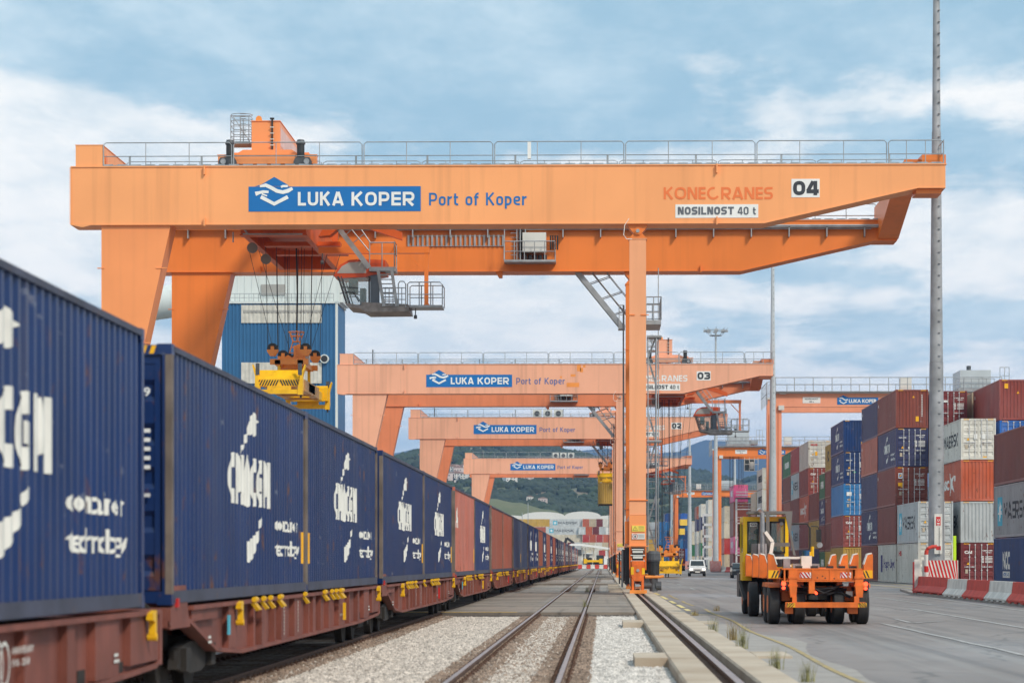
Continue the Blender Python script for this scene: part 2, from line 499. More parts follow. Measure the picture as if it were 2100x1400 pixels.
# ---------------------------------------------------------------- stroke lettering (square grotesque and bold forms)
def rr(pts, r, n=5):
    """polyline with rounded corners"""
    P_ = [Vector(p) for p in pts]; out_ = [P_[0]]
    for i in range(1, len(P_) - 1):
        a, b_, c = P_[i - 1], P_[i], P_[i + 1]
        ra = min(r, (a - b_).length * (.97 if i == 1 else .5), (c - b_).length * (.97 if i == len(P_) - 2 else .5))
        p0 = b_ + (a - b_).normalized() * ra; p1 = b_ + (c - b_).normalized() * ra
        for k in range(n + 1):
            t = k / n; out_.append(p0 * (1 - t) ** 2 + b_ * 2 * t * (1 - t) + p1 * t * t)
    out_.append(P_[-1])
    return [(p.x, p.y) for p in out_]
def glyph(ch, w, t, rd, ht=1.0):
    """list of polylines in a box w wide, ht tall; stroke t"""
    h = t / 2; X0, X1, T, B = h, w - h, ht - h, h; m = ht * .5
    V = lambda x: [(x, 0), (x, ht)]
    def H(y, a=None, b_=None): return [(t if a is None else a, y), (w if b_ is None else b_, y)]
    box_ = rr([(X0, m), (X0, T), (X1, T), (X1, B), (X0, B), (X0, m)], rd)
    G_ = {
     'L': [V(X0), H(B)], 'U': [rr([(X0, ht), (X0, B), (X1, B), (X1, ht)], rd)], 'K': [V(X0), [(t * .9, m - .02), (w - t * .55, ht)], [(t * 1.5, m + .08), (w - t * .45, 0)]],
     'A': [[(t * .45, 0), (w / 2 - t * .12, ht)], [(w - t * .45, 0), (w / 2 + t * .12, ht)], [(w * .27, ht * .26), (w * .73, ht * .26)]],
     'O': [box_], 'P': [V(X0), rr([(t, T), (X1, T), (X1, ht * .40), (t, ht * .40)], rd * .8)], 'E': [V(X0), H(B), H(m), H(T)], 'F': [V(X0), H(m), H(T)],
     'R': [V(X0), rr([(t, T), (X1, T), (X1, ht * .42), (t, ht * .42)], rd * .8), [(w * .45, ht * .36), (w - t * .5, 0)]],
     'N': [V(X0), V(X1), [(t * .8, ht - t * .2), (w - t * .8, t * .2)]], 'M': [V(X0), V(X1), [(t, ht - t * .2), (w / 2, ht * .25)], [(w - t, ht - t * .2), (w / 2, ht * .25)]],
     'S': [rr([(w * .97, T), (X0, T), (X0, m), (X1, m), (X1, B), (w * .03, B)], rd)], 'I': [V(w / 2)], 'T': [[(w / 2, 0), (w / 2, ht - t)], [(0, T), (w, T)]],
     'C': [rr([(w, T), (X0, T), (X0, B), (w, B)], rd)], 'G': [rr([(w, T), (X0, T), (X0, B), (X1, B), (X1, m * .96), (w * .55, m * .96)], rd)],
     '0': [box_], '4': [[(w * .72, 0), (w * .72, ht)], [(w * .72 - t * .6, ht * .97), (t * .35, ht * .30)], [(0, ht * .27), (w * .72 - h, ht * .27)], [(w * .72 + h, ht * .27), (w, ht * .27)]],
     '3': [rr([(w * .05, T), (X1, T), (X1, m), (w * .35, m)], rd * .8), rr([(w * .5, m - .001), (X1, m), (X1, B), (w * .03, B)], rd * .8)], '2': [rr([(w * .05, T), (X1, T), (X1, m), (X0, B + t * .4), (X0, B)], rd), [(t, B), (w, B)]],
     '1': [V(w * .6), [(w * .15, ht * .78), (w * .6 - h, ht * .97)]],
     'o': None, 'r': None}
    xh = ht * .72; xT = xh - h
    if ch in 'oretfp' and ch not in 'ETFP':
        ob = rr([(X0, xh / 2), (X0, xT), (X1, xT), (X1, B), (X0, B), (X0, xh / 2)], rd)
        G_['o'] = [ob]
        G_['r'] = [[(X0, 0), (X0, xh)], rr([(t * .9, xT - .12), (t * 1.6, xT), (w, xT)], rd * .5)]
        G_['e'] = [rr([(t, xh * .5), (X1, xh * .5), (X1, xT), (X0, xT), (X0, B), (w * .94, B)], rd)]
        G_['t'] = [rr([(X0 + w * .12, ht * .94), (X0 + w * .12, B), (w, B)], rd * .6), [(0, xT), (w * .12, xT)], [(w * .12 + t, xT), (w * .95, xT)]]
        G_['f'] = [rr([(X0 + w * .15, 0), (X0 + w * .15, T), (w, T)], rd * .7), [(0, xT), (w * .15, xT)], [(w * .15 + t, xT), (w * .95, xT)]]
        G_['p'] = [[(X0, -ht * .27), (X0, xh)], rr([(t, xT), (X1, xT), (X1, B), (t, B)], rd)]
    return G_[ch]
def strokes(s, x0, x1, z0, cap, t=.17, rd=.28, widths=None, gap=.16, default=.92):
    """[(verts, faces)] one entry per stroke, fitted between x0 and x1"""
    W_ = {'I': t, 'E': .74, 'L': .72, 'F': .7, 'A': 1.02, 'M': 1.1, ' ': .34, 't': .42, 'f': .42, 'r': .42, 'o': .56, 'e': .56, 'p': .56, '1': .5, 'P': .84, 'S': .82}
    if widths: W_.update(widths)
    xs = 0; items = []
    for ch in s:
        w_ = W_.get(ch, default)
        if ch != ' ':
            items.append((ch, xs, w_))
        xs += w_ + gap
    tot = xs - gap
    k = (x1 - x0) / (tot * cap)          # horizontal stretch
    res = []
    for ch, x, w_ in items:
        for pl in glyph(ch, w_ * k, t, rd):
            v, f = ribbon(pl, t)
            res.append(([(x0 + (x * k + a) * cap, z0 + b_ * cap) for a, b_ in v], f))
    return res
def put_strokes(res, y, mat, name, parent):
    """letters on a wall facing -y; each stroke a hair in front of the one before so that none coincide"""
    mb = MB()
    for i, (v, f) in enumerate(res):
        mb.add([(a, y - .0022 * (i % 6), b_) for a, b_ in v], f)
    return mb.obj(name, mat, parent)
def layered(res):
    V, Fc = [], []
    for i, (v, f) in enumerate(res):
        b = len(V); V += [(a, c, .0015 * (i % 6)) for a, c in v]; Fc += [tuple(k + b for k in q) for q in f]
    return V, Fc
# ---------------------------------------------------------------- colours of containers (real paint colours)
CC = {
 'navy': (0.012, 0.040, 0.140), 'navy2': (0.045, 0.050, 0.125), 'dark blue': (0.012, 0.055, 0.185), 'blue': (0.02, 0.12, 0.42),
 'bright blue': (0.035, 0.215, 0.50), 'sea blue': (0.01, 0.13, 0.34), 'rust': (0.33, 0.085, 0.05), 'brown': (0.21, 0.048, 0.032),
 'red brown': (0.26, 0.055, 0.045), 'maroon': (0.17, 0.028, 0.03), 'orange': (0.50, 0.105, 0.045), 'salmon red': (0.44, 0.12, 0.075),
 'grey': (0.36, 0.365, 0.38), 'pale grey': (0.48, 0.51, 0.52), 'white': (0.62, 0.60, 0.54), 'cream': (0.60, 0.54, 0.42),
 'mustard': (0.46, 0.28, 0.045), 'green': (0.035, 0.17, 0.075), 'pink': (0.72, 0.10, 0.28), 'red': (0.42, 0.035, 0.03),
 'beige': (0.52, 0.42, 0.29)}
CW = 2.438
PITCH, DEP = 0.278, 0.036
def prof(y):
    t = (y - 0.15) % PITCH
    if t < 0.07: return 0
    if t < 0.14: return DEP * (t - 0.07) / 0.07
    if t < 0.21: return DEP
    return DEP * (1 - (t - 0.21) / 0.068)
def breaks(a, b):
    k = math.floor((a - 0.15) / PITCH) - 1
    o = []
    while True:
        y = 0.15 + k * PITCH
        if y > b: break
        for q in (0, 0.07, 0.14, 0.21):
            if a < y + q < b: o.append(y + q)
        k += 1
    return o
XO = CW / 2 - 0.014
def side_mesh(L_, H):
    mb = MB()
    ys = [0.10] + breaks(0.10, L_ - 0.10) + [L_ - 0.10]
    z0, z1 = 0.15, H - 0.07
    vs = []
    for y in ys:
        x = XO - prof(y)
        vs += [(x, y, z0), (x, y, z1)]
    mb.add(vs, [(2 * i, 2 * i + 2, 2 * i + 3, 2 * i + 1) for i in range(len(ys) - 1)])
    return mb.mesh('side_wall', MT['cont'])
def end_mesh(H):
    """plain corrugated end wall at y=0"""
    mb = MB()
    xs = [-1.10]
    x = -1.06
    vals = {-1.10: 0.0}
    pts = [(-1.11, 0)]
    x = -1.07
    while x < 1.0:
        pts += [(x, 0), (x + 0.05, 0.045), (x + 0.125, 0.045), (x + 0.175, 0)]
        x += 0.25
    pts.append((1.11, 0))
    vs = []
    for px_, d_ in pts:
        vs += [(px_, 0.02 + d_, 0.15), (px_, 0.02 + d_, H - 0.10)]
    mb.add(vs, [(2 * i, 2 * i + 2, 2 * i + 3, 2 * i + 1) for i in range(len(pts) - 1)])
    return mb.mesh('end_wall', MT['cont'])
def door_mesh(H):
    """one door leaf, hinge at x=0 towards +x"""
    mb = MB()
    Wd = 1.09
    z0, z1 = 0.16, H - 0.13
    mb.box(0, 0.07, 0.035, 0.08, z0, z1); mb.box(Wd - 0.07, Wd, 0.035, 0.08, z0, z1)
    mb.box(0.07, Wd - 0.07, 0.035, 0.08, z0, z0 + 0.09); mb.box(0.07, Wd - 0.07, 0.035, 0.08, z1 - 0.09, z1)
    # horizontal corrugation
    pts = [(z0 + 0.09, 0)]
    n = 5
    pz = (z1 - z0 - 0.18) / n
    for k in range(n):
        b_ = z0 + 0.09 + k * pz
        pts += [(b_ + 0.14 * pz, 0), (b_ + 0.26 * pz, 0.04), (b_ + 0.52 * pz, 0.04), (b_ + 0.64 * pz, 0)]
    pts.append((z1 - 0.09, 0))
    vs = []
    for z, d_ in pts:
        vs += [(0.07, 0.045 + d_, z), (Wd - 0.07, 0.045 + d_, z)]
    mb.add(vs, [(2 * i, 2 * i + 1, 2 * i + 3, 2 * i + 2) for i in range(len(pts) - 1)])
    return mb.mesh('door', MT['cont'])
def rod_mesh(H):
    mb = MB()
    mb.tube([(0, 0.0, 0.10), (0, 0.0, H - 0.08)], 0.024, 6)
    for z in (0.14, 0.34 * H, 0.66 * H, H - 0.13):
        mb.box(-0.05, 0.05, -0.02, 0.04, z - 0.035, z + 0.035)
    mb.box(-0.02, 0.36, -0.045, -0.02, 0.42 * H - 0.02, 0.42 * H + 0.02)
    mb.box(0.14, 0.20, -0.04, 0.04, 0.42 * H - 0.05, 0.42 * H + 0.05)
    return mb.mesh('lock_rod', MT['silver'])
def frame_mesh(L_, H):
    mb = MB(); h = CW / 2
    for y in (0, L_):
        s = 1 if y == 0 else -1
        for x in (-h, h):
            t = 1 if x < 0 else -1
            mb.box(x, x + t * 0.105, y, y + s * 0.13, 0.118, H - 0.118)
            for z in (0, H - 0.118):
                mb.box(x - t * 0.004, x + t * 0.162, y - s * 0.004, y + s * 0.178, z, z + 0.118)
        mb.box(-h + 0.105, h - 0.105, y + s * 0.005, y + s * 0.10, 0.02, 0.15)
        mb.box(-h + 0.105, h - 0.105, y + s * 0.005, y + s * 0.10, H - 0.125, H - 0.012)
    for t in (-1, 1):
        mb.box(t * h, t * (h - 0.05), 0.13, L_ - 0.13, 0.012, 0.15)
        mb.box(t * h, t * (h - 0.06), 0.13, L_ - 0.13, H - 0.075, H - 0.012)
    return mb.mesh('frame', MT['cont'])
def roof_mesh(L_, H):
    mb = MB()
    mb.box(-1.16, 1.16, 0.10, L_ - 0.10, H - 0.05, H - 0.03)
    return mb.mesh('roof', MT['cont'])
def floor_mesh(L_, H):
    return MB().box(-1.16, 1.16, 0.10, L_ - 0.10, 0.03, 0.14).mesh('floor', MT['wagon_dark'])
def simple_mesh(L_, H):
    """far container: frame lines and corrugated walls in one mesh"""
    mb = MB(); h = CW / 2
    mb.box(-h + 0.03, h - 0.03, 0.03, L_ - 0.03, 0.05, H - 0.03)
    for x in (-h, h):
        t = 1 if x < 0 else -1
        for y in (0, L_):
            s = 1 if y == 0 else -1
            mb.box(x, x + t * 0.11, y, y + s * 0.11, 0, H)
    for y in (0, L_):
        s = 1 if y == 0 else -1
        for z in (0, H - 0.11):
            mb.box(-h + 0.11, h - 0.11, y, y + s * 0.05, z, z + 0.11)
        x = -1.0
        while x < 1.0:
            mb.box(x, x + 0.12, y - s * 0.0, y + s * 0.03, 0.11, H - 0.11); x += 0.25
    return mb.mesh('container_shell', MT['cont'])
_mc = {}
def cached(key, fn):
    if key not in _mc: _mc[key] = fn()
    return _mc[key]

def side_print(shape, L_, sgn, mat, key):
    """lettering wrapped over the corrugated side; u runs left to right for someone facing that side"""
    def build():
        vs, fs = shape
        bm = bmesh.new()
        bv = [bm.verts.new((p_[0] if sgn > 0 else L_ - p_[0], p_[1], p_[2] if len(p_) > 2 else 0)) for p_ in vs]
        for f in fs:
            try: bm.faces.new([bv[i] for i in f])
            except ValueError: pass
        us = [v.co.x for v in bm.verts]
        for b_ in breaks(min(us), max(us)):
            bmesh.ops.bisect_plane(bm, geom=bm.verts[:] + bm.edges[:] + bm.faces[:], plane_co=(b_, 0, 0), plane_no=(1, 0, 0))
        for v in bm.verts:
            y, z, e_ = v.co
            v.co = Vector((sgn * (XO - prof(y) + 0.005 + e_), y, z))
        me = bpy.data.meshes.new('print'); bm.to_mesh(me); bm.free()
        me.materials.append(mat)
        return me
    return cached(('sp', key, L_, sgn), build)
def star(cx, cz, r):
    pts = []
    for i in range(14):
        a = math.pi / 2 + i * math.pi / 7
        q = r if i % 2 == 0 else r * 0.42
        pts.append((cx + q * math.cos(a), cz + q * math.sin(a)))
    n = len(pts)
    return [(cx, cz)] + pts, [(0, i + 1, (i + 1) % n + 1) for i in range(n)]
def side_design(kind, L_, H, sgn):
    """list of (name, mesh) printed on a side"""
    W_, K_ = MT['white_worn'], MT['black_text']
    o = []
    def pr(nm, shp, mt, k): o.append((nm, side_print(shp, L_, sgn, mt, (kind, k, H))))
    s = L_ / 12.19
    if kind == 'cma':
        if s > 0.9:
            arrow = poly((5.75, 2.02), (6.0, 2.14), (6.22, 2.28), (6.28, 2.36), (6.12, 2.40), (6.62, 2.55), (6.98, 2.32), (6.84, 2.33), (6.72, 2.18), (6.52, 2.08), (6.44, 2.2), (6.2, 2.1))
            arrow = merge(ribbon([(5.15, 1.92), (5.35, 1.98), (5.52, 2.04)], [0.02, 0.08, 0.04]),
                          poly((5.62, 2.06), (5.86, 2.10), (5.96, 2.2), (6.14, 2.18), (6.32, 2.24), (6.50, 2.20), (6.68, 2.24), (6.64, 2.36), (6.86, 2.42), (6.42, 2.56), (6.16, 2.44), (5.98, 2.38), (5.92, 2.26), (5.66, 2.18)))
            sw = merge(ribbon([(5.75, 0.60), (6.1, 0.62), (6.45, 0.70), (6.75, 0.80), (6.95, 0.88)], [0.26, 0.30, 0.26, 0.16, 0.12]), ribbon([(7.02, 0.98), (7.15, 1.05), (7.3, 1.16)], [0.10, 0.10, 0.02]))
            word = layered(strokes('CMACGM', 4.26, 7.98, 1.24, 0.66, .29, .45, gap=.12))
            l1 = fit('container', 8.7, 11.25, 0.93, 0.25, 0.02)
            l2 = fit('technology', 8.7, 11.35, 0.56, 0.25, 0.02)
        else:
            arrow = merge(ribbon([(2.3, 1.93), (2.55, 2.0), (2.9, 2.2)], [0.02, 0.07, 0.2]), poly((2.8, 2.34), (2.9, 2.05), (3.35, 2.1), (3.5, 2.35), (3.1, 2.46)))
            sw = ribbon([(2.7, 0.5), (3.0, 0.6), (3.3, 0.7), (3.6, 0.95)], [0.3, 0.3, 0.2, 0.03])
            word = fit('CMA CGM', 1.5, 4.6, 1.2, 0.55, 0.045)
            l1 = fit('container', 4.3, 5.7, 0.8, 0.16, 0.02); l2 = fit('technology', 4.3, 5.7, 0.5, 0.16, 0.02)
        pr('lettering', merge(word, l1, l2), W_, 'w'); pr('emblem', merge(arrow, sw), W_, 'e')
    elif kind == 'maersk':
        a = 1.2 if s > 0.9 else 0.3
        pr('emblem_panel', merge(rect(a, a + 1.6 * max(s, 0.6), 0.65, 2.25)), MT['star_blue'], 'p')
        def lift(m): return m
        st = star(a + 0.8 * max(s, 0.6), 1.45, 0.68)
        me = side_print(st, L_, sgn, MT['white'], (kind, 's', H))
        k2 = cached(('lift', kind, L_, sgn, H), lambda: _lift(me, sgn))
        o.append(('emblem_star', k2))
        pr('lettering', layered(strokes('MAERSK', a + 2.0 * max(s, 0.6), a + 2.0 * max(s, .6) + 7.2 * s, 1.0, 0.92, .17, .3)), K_, 'w')
    elif kind == 'maersk_old':
        pr('lettering', layered(strokes('MAERSK', 3.4 * s, 10.6 * s, 1.05, 0.9, .18, .3)), K_, 'w')
    elif kind == 'hapag':
        pr('emblem', merge(rect(2.1 * s, 3.3 * s, 0.75, 2.1)), MT['navy_text'], 'e')
        pr('lettering', fit('Hapag-Lloyd', 4.2 * s, 11.2 * s, 1.1, 0.75, 0.02), MT['navy_text'], 'w')
    elif kind == 'redmark':
        pr('lettering', fit('HS', 0.9 * s, 2.6 * s, 2.0, 0.40, 0.05), MT['sign_red'], 'w')
    elif kind == 'ncc':
        pr('lettering', merge(fit('NCC', 2.9 * s, 5.3 * s, 1.15, 1.05, 0.06), fit('DIFTPNARKII', 0.8 * s, 7.4 * s, 0.2, 0.28, 0.0)), W_, 'w')
        pr('plate', rect(2.9 * s, 5.3 * s, 0.70, 1.05), W_, 'p')
        me = side_print(fit('CAIENT', 3.15 * s, 5.05 * s, 0.78, 0.2, 0.02), L_, sgn, MT['sign_blue'], (kind, 'q', H))
        o.append(('plate_lettering', cached(('lift2', L_, sgn, H), lambda: _lift(me, sgn))))
    elif kind == 'logo_x':
        pr('lettering', merge(fit('UASC', 1.2 * s, 6.4 * s, 0.95, 0.75, 0.06),
            poly((6.6 * s, 2.3), (7.2 * s, 1.7), (8.9 * s, 1.95), (7.9 * s, 1.4), (8.9 * s, 0.7), (7.5 * s, 1.05), (6.7 * s, 0.45), (6.9 * s, 1.3)),
            rect(8.9 * s, 9.4 * s, 1.5, 1.9)), W_, 'w')
    elif kind == 'msc':
        pr('lettering', fit('MSC', 4.6 * s, 7.6 * s, 0.95, 1.1, 0.05), MT['black_text'], 'w')
    elif kind == 'evergreen':
        pr('lettering', merge(fit('EVERGREEN', 3.0 * s, 9.4 * s, 1.1, 0.75, 0.06)), W_, 'w')
    elif kind == 'one':
        pr('lettering', fit('ONE', 3.2 * s, 8.9 * s, 1.0, 1.1, 0.05), MT['white'], 'w')
    elif kind == 'hanjin':
        pr('lettering', fit('A', 0.8, 2.1, 1.6, 0.7, 0.05), W_, 'w')
    elif kind == 'serial':
        pr('serial_number', merge(*[rect(0.42 * 1, 0.56, 2.3 - k * 0.17, 2.42 - k * 0.17) for k in range(11)]), W_, 'n')
    elif kind == 'small':
        pr('serial_number', merge(rect(0.5, 0.75, 2.2, 2.45), rect(0.5, 0.62, 1.6, 2.05)), W_, 'n')
    return o
def _lift(me, sgn):
    m2 = me.copy()
    for v in m2.vertices: v.co.x += sgn * 0.004
    return m2
def end_marks(kind, H):
    """print on the near end: door paperwork or plain-wall labels"""
    mb = MB(); Wt, Y_ = MT['white'], MT['lamp_amber']
    y = 0.012
    def r_(x0, x1, z0, z1, m, yy=y): mb.box(x0, x1, yy, yy + 0.004, z0, z1, m)
    def txt(s, x0, x1, z, cap, m, b=0.02, yy=y):
        vs, fs = fit(s, x0, x1, z, cap, b)
        mb.add([(u, yy, v) for u, v in vs], fs, m)
    def hazard():
        for side in (-1, 1):
            for k in range(4):
                x = side * (0.70 + 0.1 * k)
                mb.add([(x - 0.03, -0.002, H - 0.11), (x + 0.02, -0.002, H - 0.11), (x + 0.05, -0.002, H - 0.02), (x, -0.002, H - 0.02)], [(0, 1, 2, 3)], Y_)
    def tri(x, z, r, yy=y):
        mb.add([(x - r, yy, z - r * .8), (x + r, yy, z - r * .8), (x, yy, z + r)], [(0, 1, 2)], Y_)
    if H > 2.7: hazard()
    if kind.startswith('door'):
        txt('CMAU 409', 0.28, 0.98, H * 0.80, 0.10, Wt); txt('45G1', 0.5, 0.9, H * 0.755, 0.09, Wt)
        for k in range(5):
            r_(0.22, 0.38, H * (0.66 - 0.035 * k), H * (0.68 - 0.035 * k), Wt); r_(0.48, 0.98, H * (0.66 - 0.035 * k), H * (0.675 - 0.035 * k), Wt)
        tri(-0.72, H * 0.50, 0.10)
        r_(-0.92, -0.74, H * 0.26, H * 0.36, MT['beige_plate'])
    if kind == 'door_cma':
        txt('CMA CGM', -1.0, -0.45, H * 0.74, 0.09, Wt, 0.04)
        r_(-0.30, -0.18, H * 0.46, H * 0.52, Wt)
    elif kind == 'door_cma2':
        txt('CMA CGM', -1.0, -0.45, H * 0.72, 0.09, Wt, 0.04)
        r_(-0.32, -0.1, H * 0.34, H * 0.38, MT['green_plate'])
    elif kind == 'door_cai':
        txt('CAI', -0.98, -0.45, H * 0.74, 0.22, Wt, 0.05)
    elif kind == 'door_tex':
        txt('tex', -0.65, -0.2, H * 0.70, 0.26, Wt, 0.05)
    elif kind == 'door_emblem':
        r_(-0.98, -0.68, H * 0.70, H * 0.84, Wt); r_(-0.94, -0.72, H * 0.72, H * 0.82, MT['sign_blue'], y - 0.004)
        mb.add([(-0.92, y - 0.008, H * 0.74), (-0.78, y - 0.008, H * 0.75), (-0.73, y - 0.008, H * 0.81), (-0.86, y - 0.008, H * 0.79)], [(0, 1, 2, 3)], Y_)
        r_(-1.0, -0.66, H * 0.50, H * 0.59, Y_)
    elif kind == 'door_plate':
        r_(-0.95, -0.5, H * 0.62, H * 0.74, Wt); r_(-0.92, -0.55, H * 0.49, H * 0.51, Wt)
    elif kind == 'door_oocl':
        txt('OOCL', -0.98, -0.2, H * 0.82, 0.2, MT['sign_red'], 0.06)
        r_(-0.5, -0.2, H * 0.45, H * 0.6, Y_)
    elif kind == 'door_white':
        r_(-0.32, -0.08, H * 0.50, H * 0.62, Wt); r_(0.28, 0.48, H * 0.50, H * 0.62, Wt); r_(0.3, 0.6, H * 0.05, H * 0.08, Y_)
    elif kind == 'plain_label':
        tri(0.12, H * 0.81, 0.09); r_(0.28, 0.52, H * 0.17, H * 0.30, Y_)
        for k in range(13): r_(0.72, 0.80, H * (0.30 + 0.045 * k), H * (0.325 + 0.045 * k), Wt)
    elif kind == 'plain_label2':
        r_(-0.86, -0.60, H * 0.78, H * 0.90, Y_); tri(0.1, H * 0.68, 0.1)
    elif kind == 'plain_box':
        tri(0.55, H * 0.78, 0.10); r_(0.42, 0.66, H * 0.18, H * 0.32, Y_)
    elif kind == 'plain':
        tri(0.3, H * 0.80, 0.08)
    elif kind == 'plain_pink':
        for k in range(7): r_(0.78, 0.86, H * (0.35 + 0.06 * k), H * (0.39 + 0.06 * k), Wt)
    return mb.mesh('end_marking') if mb.v else None
MT['beige_plate'] = paint('beige_plate', (0.5, 0.42, 0.32), 0.6)
MT['green_plate'] = paint('green_plate', (0.03, 0.35, 0.2), 0.6)

def container(x, y, z, L_, H, colour, near='plain', design=None, sgn=-1, label='', group=None, detail=2, yellow=None, endcol=None):
    """x: centre line, y: near end, z: underside"""
    c = CC[colour]
    j = random.uniform(0.88, 1.12)
    c = tuple(k * j for k in c)
    if detail == 0:
        o = link('shipping_container', cached(('s', L_, H), lambda: simple_mesh(L_, H)), None, (x, y, z), 0, c)
        tag(o, label, 'container', group)
        root = o
    else:
        o = thing('shipping_container', label, 'container', (x, y, z), 0, group)
        root = o
        add = lambda nm, key, fn, **k: link(nm, cached(key, fn), o, color=c, **k)
        add('frame', ('f', L_, H), lambda: frame_mesh(L_, H))
        w1 = add('side_wall', ('w', L_, H), lambda: side_mesh(L_, H))
        w2 = add('side_wall', ('w', L_, H), lambda: side_mesh(L_, H)); w2.scale = (-1, 1, 1)
        add('roof', ('r', L_, H), lambda: roof_mesh(L_, H))
        add('floor', ('fl', L_, H), lambda: floor_mesh(L_, H))
        e = add('end_wall', ('e', H), lambda: end_mesh(H)); e.scale = (1, -1, 1); e.location = (0, L_, 0)
        if near.startswith('door'):
            for s_ in (-1, 1):
                d_ = add('door', ('d', H), lambda: door_mesh(H))
                d_.location = (-s_ * -1.10 if False else s_ * 0.005, 0, 0); d_.scale = (s_, 1, 1)
                for xr in ((0.22, 0.62) if detail == 2 else (0.22, 0.62)):
                    r_ = link('lock_rod', cached(('rod', H), lambda: rod_mesh(H)), d_, (xr, 0.012, 0))
        else:
            e2 = add('end_wall', ('e', H), lambda: end_mesh(H))
    if near:
        m = cached(('mark', near, H), lambda: end_marks(near, H))
        if m:
            mo = link('end_marking', m, root, (0, 0 if detail else -0.02, 0))
    if design:
        for nm, me in side_design(design, L_, H, sgn):
            p = link(nm, me, root)
            if detail == 0: p.scale = (1.015, 1, 1)
    if yellow:
        for u in yellow:
            p = side_print(rect(u, u + 0.28, 0.45, 0.95), L_, sgn, MT['lamp_amber'], ('y', u, H))
            link('height_label', p, root)
    return root

ORD = ['bottom', 'second', 'third', 'fourth', 'fifth', 'sixth']
def lvl(k, n):
    if k == 0: return 'ground-level'
    if k == n - 1: return 'topmost'
    return ORD[k] + '-level'
# ---------------------------------------------------------------- ground materials
def ground_mat(name, c1, c2, scale, rough=0.9, bump=0.3, bscale=None, spot=None, c3=None, wet=0.0, stretch=None, joints=None):
    m, t, b = new_mat(name)
    n_ = t.nodes.new; l_ = t.links.new
    g = n_('ShaderNodeTexCoord')
    mp = n_('ShaderNodeMapping')
    if stretch: mp.inputs['Scale'].default_value = stretch
    l_(g.outputs['Object'], mp.inputs[0])
    a = n_('ShaderNodeTexNoise'); a.inputs['Scale'].default_value = scale; a.inputs['Detail'].default_value = 9; a.inputs['Roughness'].default_value = 0.65
    l_(mp.outputs[0], a.inputs[0])
    r = n_('ShaderNodeValToRGB'); e = r.color_ramp.elements
    e[0].position = 0.33; e[0].color = (*c1, 1); e[1].position = 0.67; e[1].color = (*c2, 1)
    l_(a.outputs[0], r.inputs[0]); c = r.outputs[0]
    if c3:
        a2 = n_('ShaderNodeTexNoise'); a2.inputs['Scale'].default_value = spot or 0.2; a2.inputs['Detail'].default_value = 7; a2.inputs['Roughness'].default_value = 0.6
        l_(mp.outputs[0], a2.inputs[0])
        q = n_('ShaderNodeValToRGB'); q.color_ramp.elements[0].position = 0.48; q.color_ramp.elements[1].position = 0.70
        l_(a2.outputs[0], q.inputs[0])
        x = n_('ShaderNodeMix'); x.data_type = 'RGBA'; l_(q.outputs[0], x.inputs[0]); l_(c, x.inputs[6]); x.inputs[7].default_value = (*c3, 1); c = x.outputs[2]
    l_(c, b.inputs['Base Color'])
    b.inputs['Roughness'].default_value = rough
    if wet:
        a3 = n_('ShaderNodeTexNoise'); a3.inputs['Scale'].default_value = 0.07; a3.inputs['Detail'].default_value = 5
        l_(mp.outputs[0], a3.inputs[0])
        q = n_('ShaderNodeMapRange'); q.inputs[1].default_value = 0.5; q.inputs[2].default_value = 0.62; q.inputs[3].default_value = rough; q.inputs[4].default_value = wet
        l_(a3.outputs[0], q.inputs[0]); l_(q.outputs[0], b.inputs['Roughness'])
    if bump:
        a4 = n_('ShaderNodeTexNoise') if not bscale or bscale < 0 else n_('ShaderNodeTexVoronoi')
        a4.inputs['Scale'].default_value = abs(bscale or 30)
        l_(g.outputs['Object'], a4.inputs['Vector'])
        bn = n_('ShaderNodeBump'); bn.inputs['Strength'].default_value = bump; bn.inputs['Distance'].default_value = 0.03
        l_(a4.outputs[0], bn.inputs['Height']); l_(bn.outputs[0], b.inputs['Normal'])
    return m
def stone_mat(name, pal, scale=14, contrast=0.35, stain=None):
    """crushed stone: every cell of a voronoi is a stone with its own tone"""
    m, t, b = new_mat(name)
    n_ = t.nodes.new; l_ = t.links.new
    g = n_('ShaderNodeTexCoord')
    vo = n_('ShaderNodeTexVoronoi'); vo.inputs['Scale'].default_value = scale
    l_(g.outputs['Object'], vo.inputs['Vector'])
    sp = n_('ShaderNodeSeparateColor'); l_(vo.outputs['Color'], sp.inputs[0])
    r = n_('ShaderNodeValToRGB'); e = r.color_ramp.elements
    e[0].color = (*pal[0], 1); e[1].color = (*pal[-1], 1)
    for k in range(1, len(pal) - 1):
        q = e.new(k / (len(pal) - 1)); q.color = (*pal[k], 1)
    l_(sp.outputs[0], r.inputs[0]); c = r.outputs[0]
    if stain:
        a2 = n_('ShaderNodeTexNoise'); a2.inputs['Scale'].default_value = 0.35; a2.inputs['Detail'].default_value = 8; a2.inputs['Roughness'].default_value = 0.7
        l_(g.outputs['Object'], a2.inputs[0])
        q = n_('ShaderNodeValToRGB'); q.color_ramp.elements[0].position = 0.45; q.color_ramp.elements[1].position = 0.68
        l_(a2.outputs[0], q.inputs[0])
        x = n_('ShaderNodeMix'); x.data_type = 'RGBA'; l_(q.outputs[0], x.inputs[0]); l_(c, x.inputs[6]); x.inputs[7].default_value = (*stain, 1); c = x.outputs[2]
    l_(c, b.inputs['Base Color']); b.inputs['Roughness'].default_value = 0.95
    bn = n_('ShaderNodeBump'); bn.inputs['Strength'].default_value = contrast; bn.inputs['Distance'].default_value = 0.05; bn.invert = True
    l_(vo.outputs['Distance'], bn.inputs['Height']); l_(bn.outputs[0], b.inputs['Normal'])
    return m
